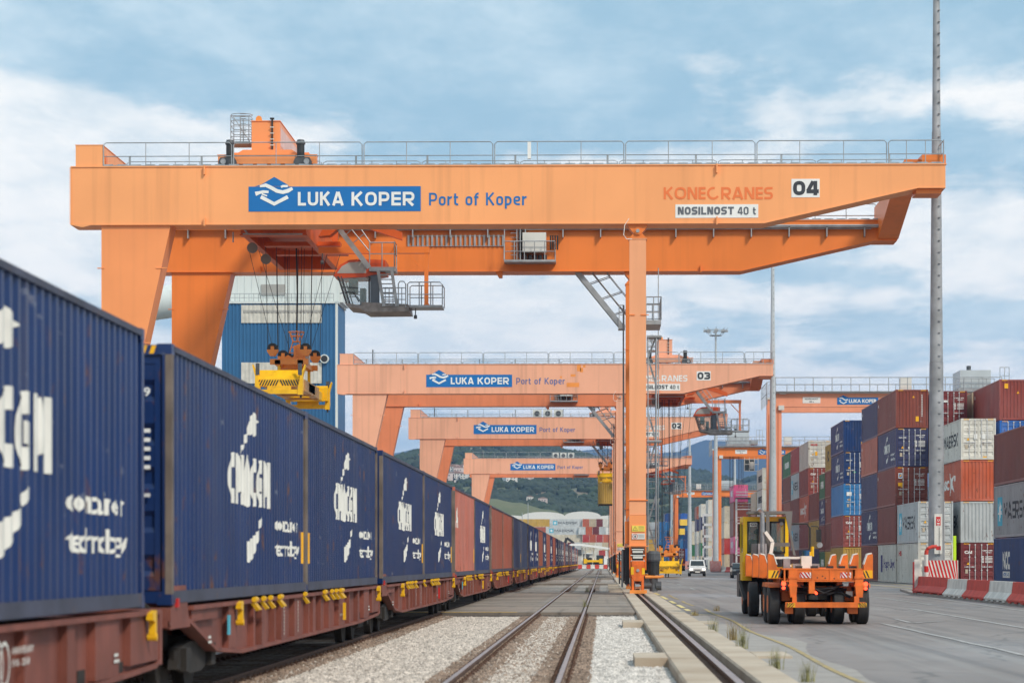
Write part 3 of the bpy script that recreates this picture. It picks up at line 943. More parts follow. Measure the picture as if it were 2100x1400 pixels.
MT['asphalt'] = ground_mat('yard_asphalt', (0.205, 0.175, 0.163), (0.275, 0.238, 0.222), 0.5, 0.62, 0.15, -60, 0.10, (0.16, 0.138, 0.13), wet=0.3, stretch=(1, 0.35, 1))
MT['crossing'] = ground_mat('crossing_planks', (0.21, 0.175, 0.145), (0.36, 0.31, 0.26), 1.1, 0.85, 0.3, -20, 0.35, (0.11, 0.095, 0.083), stretch=(0.3, 0.8, 1))
MT['concrete'] = ground_mat('rail_beam_concrete', (0.44, 0.365, 0.28), (0.60, 0.51, 0.41), 1.6, 0.9, 0.2, -40, 0.4, (0.36, 0.27, 0.19))
MT['patch'] = ground_mat('concrete_patch', (0.29, 0.265, 0.245), (0.38, 0.35, 0.325), 1.2, 0.9, 0.2, -30)
MT['soil'] = ground_mat('soil', (0.20, 0.18, 0.15), (0.28, 0.26, 0.23), 0.05, 0.95, 0.0)
MT['ballast'] = stone_mat('ballast_stones', [(0.18, 0.155, 0.135), (0.34, 0.305, 0.275), (0.44, 0.40, 0.365), (0.56, 0.52, 0.48)], 11, 0.9, (0.30, 0.25, 0.21))
MT['ballast_rust'] = stone_mat('rust_stained_ballast', [(0.10, 0.065, 0.045), (0.19, 0.13, 0.10), (0.30, 0.24, 0.20), (0.42, 0.37, 0.33)], 15, 0.6, (0.12, 0.075, 0.05))
MT['white_ballast'] = stone_mat('white_stones', [(0.14, 0.125, 0.11), (0.32, 0.295, 0.27), (0.42, 0.395, 0.37), (0.52, 0.495, 0.47)], 9, 1.0, (0.27, 0.24, 0.21))
MT['stone'] = paint('loose_stone', (0.54, 0.485, 0.435), 0.95, var=0.5, scale=7)

def wear(m, marks=.5):
    """tyre marks along the road, oil spots and cracks over an existing ground material"""
    t = m.node_tree; b = t.nodes['Principled BSDF']; n_ = t.nodes.new; l_ = t.links.new
    src = b.inputs['Base Color'].links[0].from_socket; g = n_('ShaderNodeTexCoord')
    def layer(src, fac_socket, col):
        x = n_('ShaderNodeMix'); x.data_type = 'RGBA'; l_(fac_socket, x.inputs[0]); l_(src, x.inputs[6]); x.inputs[7].default_value = (*col, 1); return x.outputs[2]
    def rmp(s, a, c, v): q = n_('ShaderNodeMapRange'); q.inputs[1].default_value = a; q.inputs[2].default_value = c; q.inputs[4].default_value = v; l_(s, q.inputs[0]); return q.outputs[0]
    def noi(sc3, scale, det=6):
        mp = n_('ShaderNodeMapping'); mp.inputs['Scale'].default_value = sc3; l_(g.outputs['Object'], mp.inputs[0])
        a = n_('ShaderNodeTexNoise'); a.inputs['Scale'].default_value = scale; a.inputs['Detail'].default_value = det; l_(mp.outputs[0], a.inputs[0]); return a.outputs[0]
    c = layer(src, rmp(noi((1.1, .018, 1), 1.6), .52, .66, marks), (0.075, 0.07, 0.07))
    c = layer(c, rmp(noi((1.7, .03, 1), 1.1), .56, .68, .35), (0.30, 0.285, 0.27))
    c = layer(c, rmp(noi((1, .5, 1), .7, 3), .70, .74, .6), (0.06, 0.055, 0.055))
    vo = n_('ShaderNodeTexVoronoi'); vo.feature = 'DISTANCE_TO_EDGE'; vo.inputs['Scale'].default_value = .22
    dn = n_('ShaderNodeVectorMath'); dn.operation = 'ADD'; sc_ = n_('ShaderNodeVectorMath'); sc_.operation = 'SCALE'; sc_.inputs[3].default_value = .8
    nz = n_('ShaderNodeTexNoise'); nz.inputs['Scale'].default_value = .9; l_(g.outputs['Object'], nz.inputs[0]); l_(nz.outputs['Color'], sc_.inputs[0]); l_(g.outputs['Object'], dn.inputs[0]); l_(sc_.outputs[0], dn.inputs[1]); l_(dn.outputs[0], vo.inputs['Vector'])
    q = n_('ShaderNodeMapRange'); q.inputs[1].default_value = .004; q.inputs[2].default_value = .014; q.inputs[3].default_value = .55; q.inputs[4].default_value = 0; l_(vo.outputs[0], q.inputs[0])
    c = layer(c, q.outputs[0], (0.07, 0.065, 0.06))
    l_(c, b.inputs['Base Color'])
wear(MT['asphalt']); wear(MT['crossing'], .3)
# ---------------------------------------------------------------- ground, ballast, road
def sheet(name, x0, x1, y0, y1, z, mat, kind='structure', nx=1, ny=1):
    mb = MB()
    vs = [(x0 + (x1 - x0) * i / nx, y0 + (y1 - y0) * j / ny, z) for j in range(ny + 1) for i in range(nx + 1)]
    fs = [(j * (nx + 1) + i, j * (nx + 1) + i + 1, (j + 1) * (nx + 1) + i + 1, (j + 1) * (nx + 1) + i) for j in range(ny) for i in range(nx)]
    mb.add(vs, fs)
    return tag(mb.obj(name, MT[mat]), kind=kind)
sheet('ground', -9000, 9000, -60, 20000, -0.35, 'soil')
BZ = -0.13
sheet('ballast_bed', -60, 1.3, -20, 860, BZ, 'ballast')
# slightly mounded rusty ballast round each rail of the near track and the train track
RXM = (-1.35 - 0.75, -1.35 + 0.75)
RXT = (-6.0 - 0.75, -6.0 + 0.75)
def ribbon_bed(name, xc, hw, y0, y1, mat, dz):
    mb = MB(); n = int((y1 - y0) / 0.7); vs = []
    for j in range(n + 1):
        y = y0 + (y1 - y0) * j / n
        a = hw + 0.16 * noise.noise(Vector((xc * 3, y * 0.9, 1))) ; b_ = hw + 0.16 * noise.noise(Vector((xc * 3, y * 0.9, 9)))
        vs += [(xc - a, y, BZ + 0.004), (xc, y, BZ + dz), (xc + b_, y, BZ + 0.004)]
    fs = [(3 * j + i, 3 * j + i + 1, 3 * j + 4 + i, 3 * j + 3 + i) for j in range(n) for i in range(2)]
    mb.add(vs, fs)
    return tag(mb.obj(name, MT[mat]), kind='structure')
for xr in RXM + RXT:
    ribbon_bed('rusty_ballast', xr, 0.40, 14, 500, 'ballast_rust', 0.03)
# white crushed stone between the near track and the crane rail beam
sheet('white_stone_bed', -0.25, 1.06, 14, 77.2, BZ + 0.012, 'white_ballast')
# road
sheet('road', 2.56, 300, -20, 860, 0.0, 'asphalt')
mb = MB(); rp_ = random.Random(4)
lft = [(2.56, y) for y in (74, 30)]; rgt = [(3.0 + .55 * rp_.random() + (.55 if y < 52 else 0), y) for y in range(30, 75, 3)]
vs = []
for y, (xr_, _) in zip(range(30, 75, 3), rgt): vs += [(2.56, y, .004), (xr_, y, .004)]
mb.add(vs, [(2 * i, 2 * i + 1, 2 * i + 3, 2 * i + 2) for i in range(len(rgt) - 1)])
tag(mb.obj('concrete_patch', MT['patch']), kind='structure')
# level crossings of grey slabs (three between and beside the rails)
def crossing(y0, y1, k):
    segs = [(-60, RXT[0] - 0.1), (RXT[0] + 0.1, RXT[1] - 0.1), (RXT[1] + 0.1, RXM[0] - 0.08), (RXM[0] + 0.10, RXM[1] - 0.10), (RXM[1] + 0.08, 1.055)]
    for a, b_ in segs:
        mb = MB()
        n = max(1, int((y1 - y0) / 6))
        for i in range(n):
            q0 = y0 + (y1 - y0) * i / n; q1 = y0 + (y1 - y0) * (i + 1) / n
            mb.box(a, b_, q0, q1 - 0.03, BZ - 0.15, -0.012)
        o = mb.obj('crossing_slab', MT['crossing']); tag(o, kind='structure')
crossing(77.5, 128.0, 0)
crossing(178, 190, 1)
crossing(235, 300, 2)
mb = MB(); mb.box(-8, -2.75, 77.56, 77.68, -0.0115, -0.006)
tag(mb.obj('crossing_edge_strip', MT['stripe_yellow']), kind='structure')

# ---------------------------------------------------------------- rails
def rail_prof(mb, xc, y0, y1, top, mat_top, mat_side, hw=0.036, h=0.15, head=0.045, foot=0.07):
    z = top
    mb.add([(xc - hw, y0, z), (xc + hw, y0, z), (xc + hw, y1, z), (xc - hw, y1, z)], [(0, 1, 2, 3)], mat_top)
    for s in (-1, 1):
        pts = [(hw, z), (hw, z - head), (0.012, z - head - 0.015), (0.012, z - h + 0.025), (foot, z - h + 0.01), (foot, z - h)]
        vs = []
        for u, v in pts: vs += [(xc + s * u, y0, v), (xc + s * u, y1, v)]
        mb.add(vs, [(2 * i, 2 * i + 1, 2 * i + 3, 2 * i + 2) for i in range(len(pts) - 1)], mat_side)
    mb.add([(xc - hw, y0, z), (xc - hw, y0, z - h), (xc + hw, y0, z - h), (xc + hw, y0, z)], [(0, 1, 2, 3)], mat_side)
def track(label, xs, y0, y1):
    r = link('railway_track', None); r['kind'] = 'structure'
    for xc in xs:
        mb = MB(); rail_prof(mb, xc, y0, y1, 0.0, MT['railtop'], MT['railrust'])
        mb.obj('rail', None, r)
        cl = MB()
        y = max(y0, 14)
        while y < 150:
            if not (77.3 < y < 128.2):
                for s in (-1, 1):
                    cl.box(xc + s * 0.06, xc + s * 0.15, y - 0.055, y + 0.055, -0.145, -0.075)
                    cl.cyl((xc + s * 0.11, y, -0.08), (xc + s * 0.11, y, -0.045), 0.022, n=5)
            y += 0.6
        c = cl.obj('rail_fastening', MT['railrust'], r); c['kind'] = 'stuff'
    sl = MB(); y = max(y0, 14) ; n = 0
    shared = None
    while y < 77 and n < 300:
        if shared is None:
            shared = MB().box(-1.25, 1.25, -0.12, 0.12, -0.2, BZ + 0.012).mesh('sleeper', MT['ballast_rust'])
        link('sleeper', shared, r, ((xs[0] + xs[1]) / 2, y, random.uniform(-0.01, 0.006)))
        y += 0.6; n += 1
    return r
track('near', RXM, 10, 560)
track('train', RXT, -10, 560)

# ---------------------------------------------------------------- crane rail beam: two concrete strips with a slot and steel rail
cr = link('crane_rail_beam', None); cr['kind'] = 'structure'
mb = MB()
def strip(x0, x1, top, name, y0=14, y1=600):
    q = MB(); y = y0; k = 0
    while y < min(y1, 260):
        ln = 6.0
        q2 = MB()
        q2.box(x0, x1, y + 0.008, y + ln - 0.008, -0.34, top - 0.03)
        b_ = 0.03
        # bevelled crown
        vs = [(x0, y + .008, top - .03), (x1, y + .008, top - .03), (x1, y + ln - .008, top - .03), (x0, y + ln - .008, top - .03),
              (x0 + b_, y + .03, top), (x1 - b_, y + .03, top), (x1 - b_, y + ln - .03, top), (x0 + b_, y + ln - .03, top)]
        q2.add(vs, [(0, 1, 5, 4), (1, 2, 6, 5), (2, 3, 7, 6), (3, 0, 4, 7), (4, 5, 6, 7)])
        q2.obj(name, MT['concrete'], cr)
        y += ln
    MB().box(x0, x1, y, y1, -0.34, top).obj(name, MT['concrete'], cr)
strip(1.06, 1.56, 0.055, 'concrete_slab')
strip(2.02, 2.56, 0.055, 'concrete_slab')
MB().box(1.56, 2.02, 14, 600, -0.34, -0.10).obj('slot_floor', MT['railrust'], cr)
mb = MB(); rail_prof(mb, 1.79, 14, 600, 0.035, MT['railtop'], MT['railrust'], hw=0.055, h=0.14, foot=0.10); mb.obj('crane_rail', None, cr)
for y in (39.4, 62.6):
    MB().box(0.52, 1.06, y, y + (2.3 if y < 50 else 2.6), -0.34, 0.045).obj('concrete_tab', MT['concrete'], cr)
for y in (128.5, 137, 146, 155, 164):
    MB().box(0.35, 1.06, y, y + 3.0, -0.34, 0.045).obj('concrete_tab', MT['concrete'], cr)
MB().box(2.56, 3.15, 40.2, 42.3, -0.2, 0.045).obj('concrete_tab', MT['concrete'], cr)
MB().box(2.56, 2.95, 62.2, 64.6, -0.2, 0.03).obj('concrete_tab', MT['concrete'], cr)

# painted lines
def line(name, pts, wd, mat, z=0.010):
    v, f = ribbon([(p[0], p[1]) for p in pts], wd)
    mb = MB(); mb.add([(a, b_, z) for a, b_ in v], f)
    return tag(mb.obj(name, MT[mat]), kind='structure')
MT['line_yellow'] = ground_mat('worn_yellow_line', (0.34, 0.26, 0.13), (0.48, 0.36, 0.15), 3, 0.8, 0, None, 1.4, (0.24, 0.21, 0.17))
MT['line_yellow2'] = ground_mat('yellow_dashes', (0.66, 0.52, 0.20), (0.8, 0.66, 0.28), 3, 0.8, 0, None, 2.4, (0.5, 0.42, 0.25))
MT['line_white'] = ground_mat('worn_white_line', (0.36, 0.35, 0.345), (0.46, 0.45, 0.44), 3, 0.8, 0, None, 1.2, (0.24, 0.23, 0.23))
ys = [14 + 2 * i for i in range(60)]
line('yellow_line', [(3.46 + 0.06 * math.sin(y * 0.31), y) for y in ys if y < 84], 0.10, 'line_yellow', 0.012)
for y0, y1 in ((74, 76.5), (79, 82), (84, 90), (93, 99), (103, 112), (116, 124)):
    line('yellow_line', [(2.83 - (y0 - 74) * 0.003, y0), (2.83 - (y1 - 74) * 0.003, y1)], 0.16, 'line_yellow2')
line('yellow_line', [(2.62, 73.4), (3.55, 73.0)], 0.25, 'line_yellow2')
line('yellow_line', [(2.62, 125), (3.0, 124.8)], 0.4, 'line_yellow2')
line('yellow_line', [(3.3, 88), (3.2, 94), (3.25, 99)], 0.12, 'line_yellow')
line('yellow_line', [(3.2, 103), (3.15, 109), (3.2, 118)], 0.12, 'line_yellow')
line('white_line', [(7.25 + 0.03 * math.sin(y), y) for y in range(30, 66, 3)], 0.12, 'line_white')
line('white_line', [(10.15, 42), (10.2, 60), (10.35, 72), (10.5, 83)], 0.13, 'line_white')
line('white_line', [(8.15, 63.5), (9.2, 65.5)], 0.18, 'line_white')
line('white_line', [(8.1, 64), (8.2, 68)], 0.12, 'line_white')
for y in (140, 165, 195, 230):
    line('white_line', [(5.3 + (y - 140) * .002, y), (5.35, y + 9)], 0.14, 'line_white')
line('white_line', [(13.6, 75), (14.9, 118), (15.2, 123)], 0.14, 'line_white')
line('yellow_line', [(18.2, 100), (18.9, 210)], 0.14, 'line_yellow2')
line('yellow_line', [(20.6, 130), (20.7, 210)], 0.14, 'line_yellow2')
line('white_line', [(12.2, 90), (12.6, 160), (12.8, 220)], 0.12, 'line_white')
# raised kerb island under the barriers
mb = MB()
isl = [(15.0, 78), (16.6, 78), (20.6, 126), (20.4, 137), (16.3, 133), (15.1, 119)]
mb.prism(isl, 0.0, 0.12, 'z')
tag(mb.obj('kerb_island', MT['patch']), kind='structure')

# loose stones in the foreground beds (one mass, nobody could count them)
def stones(name, regs, n, mat, seed):
    rnd = random.Random(seed); mb = MB()
    base = [(1, 0, 0), (-1, 0, 0), (0, 1, 0), (0, -1, 0), (0, 0, 1), (0, 0, -0.6)]
    fc = [(0, 2, 4), (2, 1, 4), (1, 3, 4), (3, 0, 4), (2, 0, 5), (1, 2, 5), (3, 1, 5), (0, 3, 5)]
    tot = sum((r[1] - r[0]) * (r[3] - r[2]) for r in regs)
    V = []; Fc = []
    for r in regs:
        k = int(n * (r[1] - r[0]) * (r[3] - r[2]) / tot)
        for _ in range(k):
            x = rnd.uniform(r[0], r[1]); y = r[2] + (r[3] - r[2]) * rnd.random() ** 1.5
            s = rnd.uniform(0.018, 0.042); a = rnd.uniform(0, 6.28)
            ca, sa = math.cos(a), math.sin(a)
            b_ = len(V)
            for vx, vy, vz in base:
                vx *= s * rnd.uniform(.8, 1.4); vy *= s * rnd.uniform(.6, 1.2); vz *= s * rnd.uniform(.5, .9)
                V.append((x + vx * ca - vy * sa, y + vx * sa + vy * ca, r[4] + vz + s * 0.2))
            Fc += [tuple(i + b_ for i in f) for f in fc]
    me = bpy.data.meshes.new(name); me.from_pydata(V, [], Fc); me.materials.append(MT[mat])
    o = link(name, me); o['kind'] = 'stuff'
    return o
stones('ballast_stones', [(-5.0, -2.35, 27, 76, BZ), (-1.85, -0.85, 27, 76, BZ)], 42000, 'stone', 1)
MT['stone_rust'] = paint('rusty_stone', (0.27, 0.20, 0.155), 0.95, var=0.5, scale=5)
stones('rusty_stones', [(x - 0.42, x + 0.42, 27, 76, BZ + 0.02) for x in RXM] + [(RXT[1] + 0.05, RXT[1] + 0.6, 27, 76, BZ + 0.02), (RXM[0] + .3, RXM[1] - .3, 27, 76, BZ)], 21000, 'stone_rust', 2)
MT['stone_white'] = paint('white_stone', (0.56, 0.53, 0.50), 0.95, var=0.5, scale=7)
stones('white_stones', [(-0.2, 1.04, 27, 77, BZ + 0.01)], 22000, 'stone_white', 3)
MT['stone_dark'] = paint('dark_rubble', (0.10, 0.085, 0.075), 0.95, var=0.4, scale=6)
stones('dark_rubble', [(-5.0, 1.0, 75.6, 77.4, BZ + 0.02)], 2500, 'stone_dark', 4)

# grass tufts along the beam
def tuft(x, y, h, n, seed, dry):
    rnd = random.Random(seed); V = []; Fc = []
    for _ in range(n):
        a = rnd.uniform(0, 6.28); r_ = rnd.uniform(0, 0.12); bx, by = r_ * math.cos(a), r_ * math.sin(a)
        ln = h * rnd.uniform(0.5, 1.1); lean = rnd.uniform(0.05, 0.45) * ln; a2 = rnd.uniform(0, 6.28)
        wx, wy = math.cos(a2 + 1.57) * 0.004, math.sin(a2 + 1.57) * 0.004
        k = len(V)
        for t in (0, 0.5, 1.0):
            dx_, dy_ = math.cos(a2) * lean * t * t, math.sin(a2) * lean * t * t
            ww = 1.2 - t
            V += [(bx + dx_ - wx * ww, by + dy_ - wy * ww, ln * t), (bx + dx_ + wx * ww, by + dy_ + wy * ww, ln * t)]
        Fc += [(k, k + 1, k + 3, k + 2), (k + 2, k + 3, k + 5, k + 4)]
    me = bpy.data.meshes.new('grass_tuft'); me.from_pydata(V, [], Fc); me.materials.append(MT['grass_dry'] if dry else MT['grass'])
    return link('grass_tuft', me, None, (x, y, 0.0))
MT['grass'] = paint('grass_blades', (0.26, 0.25, 0.10), 0.7, var=0.5, scale=9)
MT['grass_dry'] = paint('dry_grass', (0.30, 0.22, 0.09), 0.8, var=0.4, scale=9)
tl = [((1463, 1295), 0.34, 60, False, 'green grass tuft at the road side of the crane rail, farther of the green ones'),
      ((1502, 1312), 0.40, 70, True, 'tall dry grass tuft beside the crane rail beam'),
      ((1522, 1330), 0.50, 70, False, 'tallest grass clump between crane rail beam and yellow line'),
      ((1592, 1372), 0.34, 70, False, 'small grass tuft near the bottom edge in the cracked strip'),
      ((1424, 1262), 0.22, 50, True, 'low dry weeds at the end of the yellow dashes'),
      ((1655, 1398), 0.30, 60, False, 'nearest grass tuft at the bottom right of the beam'),
      ((1470, 1252), 0.20, 60, True, 'brown dry weeds on the asphalt by the bend of the yellow line'),
      ((1200, 1243), 0.25, 60, False, 'small leafy weed growing against the right rail of the empty track, nearer one'),
      ((1204, 1213), 0.28, 70, False, 'small leafy weed growing against the right rail of the empty track, farther one')]
for i, ((px, py), h, n, dry, lab) in enumerate(tl):
    g_ = G(px, py)
    o = tuft(g_.x, g_.y, h, n, 50 + i, dry)
    tag(o, lab, 'grass tuft', 'weeds beside the rails')
# ---------------------------------------------------------------- freight train
MT['greyrail'] = paint('scuffed_rail_paint', (0.05, 0.055, 0.09), 0.6, var=0.3, scale=2, rust=0.9)
def rusty_posts():
    mb = MB(); h = CW / 2
    mb.box(h + .004, h - .07, -0.004, 0.134, .119, HC - .119)
    return mb.mesh('corner_post', MT['frame_dark'])
TX = -6.0
HC = 2.896
WH = 1.22           # half width of the wagon body
def wagon_side(s):
    """side sill seen from outside: web, flanges, ribs, fish-belly lower edge"""
    prof_ = [(0.0, 0.90), (1.35, 0.90), (3.3, 0.50), (5.4, 0.40), (21.0, 0.40), (24.9, 0.47), (25.2, 0.55)]
    mb = MB(); top = 1.10
    xo = s * WH; xi = s * (WH - 0.09)
    def low(y):
        for (a, b_), (c, d_) in zip(prof_, prof_[1:]):
            if a <= y <= c: return b_ + (d_ - b_) * (y - a) / (c - a)
        return prof_[-1][1]
    ys = [p[0] for p in prof_]
    mb.add([q for y in ys for q in ((xi, y, low(y)), (xi, y, top))], [(2 * i, 2 * i + 2, 2 * i + 3, 2 * i + 1) for i in range(len(ys) - 1)])
    for a, c in zip(ys, ys[1:]):
        mb.add([(xo, a, low(a)), (xo, c, low(c)), (xi - s * .1, c, low(c)), (xi - s * .1, a, low(a)), (xo, a, low(a) + .05), (xo, c, low(c) + .05), (xi - s * .1, c, low(c) + .05), (xi - s * .1, a, low(a) + .05)],
               [(0, 1, 2, 3), (4, 5, 6, 7), (0, 1, 5, 4), (3, 2, 6, 7)])
    mb.box(xo + s * 0.03, xi - s * 0.1, 1.4, 25.0, top - 0.05, top)
    for y, wd in [(1.5, 1.9), (4.3, 0.9), (6.5, 0.12), (7.3, 0.5), (8.6, 0.10), (9.4, 0.5), (10.9, 0.9), (12.7, 0.10), (13.3, 0.35), (14.4, 0.10), (15.6, 0.1), (17.2, 0.9), (19.0, 0.12), (20.6, 0.3), (21.8, 1.1), (23.5, 1.55)]:
        z0 = max(low(y), low(y + wd))
        mb.box(xo - s * 0.012, xi, y, y + wd, z0 + .045, top - 0.05)
    mb.box(xo, xi, 25.05, 25.2, 0.5, top)
    return mb.mesh('side_sill', MT['wagon'])
def wagon_deck():
    mb = MB()
    mb.box(-1.1, 1.1, 0.0, 25.2, 0.92, 1.03)
    mb.box(-0.35, 0.35, 0.4, 24.8, 0.45, 0.92)
    for y in (0.0, 24.95): mb.box(-1.2, 1.2, y, y + 0.25, 0.88, 1.1)
    for y in (4.5, 8, 11.6, 13.4, 17, 21): mb.box(-1.12, 1.12, y, y + 0.15, 0.6, 0.92)
    return mb.mesh('deck', MT['wagon'])
def wagon_head():
    mb = MB()
    for s in (-1, 1):
        mb.prism([(0.05, 0.86), (1.35, 0.86), (1.2, 1.02), (1.05, 1.34), (0.35, 1.34), (0.25, 1.12), (0.05, 1.08)], s * WH, s * (WH - 0.14), 'x')
    mb.box(-1.05, 1.05, 0.25, 0.35, 1.03, 1.22)
    return mb.mesh('head_bracket', MT['wagon'])
def wheelset():
    mb = MB(); r = 0.46
    for s in (-1, 1):
        mb.cyl((s * 0.70, 0, r), (s * 0.83, 0, r), r, n=20)
        mb.cyl((s * 0.69, 0, r), (s * 0.71, 0, r), r + .03, n=20)
    mb.cyl((-1.0, 0, r), (1.0, 0, r), 0.09, n=8)
    return mb.mesh('wheelset', MT['wagon_dark'])
def bogie_frame():
    mb = MB()
    for s in (-1, 1):
        mb.prism([(-1.25, 0.36), (-1.1, 0.60), (-0.5, 0.66), (0.5, 0.66), (1.1, 0.60), (1.25, 0.36), (0.8, 0.34), (0.4, 0.28), (-0.4, 0.28), (-0.8, 0.34)], s * 0.95, s * 1.07, 'x')
        for y in (-0.9, 0.9):
            mb.box(s * 1.07, s * 1.14, y - .16, y + .16, .33, .60)
            for q in (-.22, .22): mb.cyl((s * 1.0, y + q, .36), (s * 1.0, y + q, .58), .07, n=7)
    mb.box(-1.0, 1.0, -.2, .2, .5, .72)
    return mb.mesh('bogie_frame', MT['wagon_dark'])
def pin_mesh(n):
    """folded container pins hanging over the sill: yellow flaps"""
    mb = MB()
    for k in range(n):
        y = k * 0.15
        mb.cyl((WH + .06, y - .05, 1.10), (WH + .06, y + .05, 1.10), 0.035, n=8)
        mb.add([(WH + .04, y - .04, 1.08), (WH + .04, y + .05, 1.08), (WH + .12, y + .15, 0.96), (WH + .12, y + .06, 0.96),
                (WH + .0, y - .04, 1.06), (WH + .0, y + .05, 1.06), (WH + .07, y + .15, 0.94), (WH + .07, y + .06, 0.94)],
               [(0, 1, 2, 3), (4, 5, 6, 7), (0, 1, 5, 4), (1, 2, 6, 5), (2, 3, 7, 6), (3, 0, 4, 7)])
    return mb.mesh('container_pin', MT['yellow'])
def hook_mesh():
    mb = MB()
    mb.add([(WH + .02, -0.12, 1.07), (WH + .02, 0.10, 1.10), (WH + .02, 0.10, 0.85), (WH + .02, 0.02, 0.84), (WH + .02, 0.02, 0.98), (WH + .02, -0.12, 1.0)] +
           [(WH + .09, -0.12, 1.07), (WH + .09, 0.10, 1.10), (WH + .09, 0.10, 0.85), (WH + .09, 0.02, 0.84), (WH + .09, 0.02, 0.98), (WH + .09, -0.12, 1.0)],
           [(0, 1, 2, 3, 4, 5), (11, 10, 9, 8, 7, 6)] + [(i, i + 6, (i + 1) % 6 + 6, (i + 1) % 6) for i in range(6)])
    mb.cyl((WH + .0, .06, .82), (WH + .1, .06, .82), .04, n=8)
    return mb.mesh('tie_hook', MT['yellow'])
def buffer_mesh():
    mb = MB()
    for s in (-1, 1):
        mb.cyl((s * .88, 0, 1.0), (s * .88, -.38, 1.0), .08, n=8); mb.cyl((s * .88, -.36, 1.0), (s * .88, -.41, 1.0), .22, n=12)
    mb.box(-.06, .06, -.35, 0, .85, 1.0)
    return mb.mesh('buffers', MT['wagon_dark'])
def wagon_print():
    mb = MB(); x = WH + 0.004
    def bar(y0, y1, z0, z1): mb.add([(x, y0, z0), (x, y1, z0), (x, y1, z1), (x, y0, z1)], [(0, 1, 2, 3)])
    for y in (9.55, 11.2):
        for k in range(9):
            bar(y, y + .05, .52 + k * .055, .555 + k * .055)
    v, f = fit('31 81 4959', 17.3, 18.0, .62, .05, .01); mb.add([(x, u, w_) for u, w_ in v], f)
    for yy in (2.6, 22.6):
        bar(yy, yy + .25, .62, .65); bar(yy, yy + .2, .68, .71)
    return mb.mesh('lettering', MT['white_worn'])
def wagon_100():
    mb = MB(); x = WH + 0.006
    v1 = ribbon([(19.35, .93), (19.43, .98), (19.43, .62)], .035)
    import math as m_
    c1 = ribbon([(19.66 + .14 * m_.cos(a), .79 + .18 * m_.sin(a)) for a in [k * m_.pi / 10 for k in range(21)]], .03)
    c2 = ribbon([(19.86 + .16 * m_.cos(a), .79 + .17 * m_.sin(a)) for a in [k * m_.pi / 10 for k in range(21)]], .03)
    t1 = fit('ANNIVERSARY', 20.1, 20.85, .86, .06, .01); t2 = fit('1918 - 2018', 20.1, 20.7, .76, .06, .01)
    v, f = merge(v1, c1, c2, t1, t2)
    mb.add([(x, a, b_) for a, b_ in v], f)
    return mb.mesh('lettering', MT['white_worn'])
M_ss = [wagon_side(1), wagon_side(-1)]
M_wd, M_wh, M_ws, M_bf, M_hk, M_bu, M_wp = wagon_deck(), wagon_head(), wheelset(), bogie_frame(), hook_mesh(), buffer_mesh(), wagon_print()
M_pin = {n: pin_mesh(n) for n in (1, 2, 3)}
NW = 18
MOD = 25.65
W0 = 26.6 - MOD
wag_words = ['nearest', 'second', 'third', 'fourth', 'fifth', 'sixth', 'seventh', 'eighth', 'ninth', 'tenth', 'eleventh', 'twelfth', 'thirteenth', 'fourteenth', 'fifteenth', 'sixteenth', 'seventeenth', 'eighteenth', 'last']
for k in range(NW):
    y0 = W0 + MOD * k
    wg = thing('container_wagon', f'{wag_words[k] if k < NW - 1 else "last"} oxide brown flat wagon of the container train counted from the camera', 'rail wagon', (TX, y0, 0), 0, 'wagons of the container train')
    for m_ in M_ss: link('side_sill', m_, wg)
    link('deck', M_wd, wg); link('head_bracket', M_wh, wg); link('buffers', M_bu, wg)
    for yb in (2.6, 22.4):
        b_ = link('bogie', M_bf, wg, (0, yb, 0))
        for q in (-.9, .9): link('wheelset', M_ws, b_, (0, q, 0))
    if k < 9:
        link('lettering', M_wp, wg)
        for y, n in [(6.1, 2), (7.0, 1), (7.7, 1), (8.7, 2), (11.7, 1), (14.4, 2), (15.5, 1), (16.2, 1), (16.9, 3)]:
            link('container_pin', M_pin[n], wg, (0, y, 0))
        for y in (4.8, 24.3): link('tie_hook', M_hk, wg, (0, y, 0))
        link('hand_lever', cached('lev' + str(k % 2), lambda: MB().box(WH + .02, WH + .07, 0, .07, .55, .86).mesh('hand_lever', MT['yellow' if k % 2 else 'sign_red'])), wg, (0, 17.6, 0))
        if k in (1, 3):
            link('paper_slip', cached('slip', lambda: MB().box(WH + .0, WH + .02, 0, .16, .66, .95).mesh('paper_slip', MT['slip'])) if False else cached('slip', lambda: MB().box(WH + .0, WH + .02, 0, .14, .68, .93).mesh('paper_slip', MT['star_blue'])), wg, (0, 4.1, 0))
        rl = cached('redlamp', lambda: MB().box(WH - .1, WH + .03, 0, .12, 1.1, 1.2).mesh('red_marker', MT['sign_red']))
        link('red_marker', rl, wg, (0, 0.35, 0))
    else:
        pm = MB()
        for y in (6.1, 8.0, 11.7, 14.6, 16.9, 24.3): pm.box(WH + .02, WH + .09, y, y + .22, .97, 1.10)
        link('container_pin', cached('pinfar', lambda: pm.mesh('container_pin', MT['yellow'])), wg)
    if k == 0: link('anniversary_lettering', wagon_100(), wg, (0, -1.6, 0))
cols = [('navy', 'navy'), ('navy', 'navy'), ('navy', 'navy'), ('salmon red', 'navy'), ('rust', 'rust'), ('dark navy', 'dark navy'), ('navy', 'navy'), ('rust', 'navy'),
        ('rust', 'navy'), ('rust', 'navy'), ('navy', 'navy'), ('navy', 'rust'), ('navy', 'navy'), ('brown', 'navy'), ('rust', 'navy'), ('navy', 'navy'), ('salmon red', 'navy'), ('navy', 'rust')]
CC['dark navy'] = (0.025, 0.045, 0.11)
CC['train navy'] = (0.004, 0.024, 0.108)
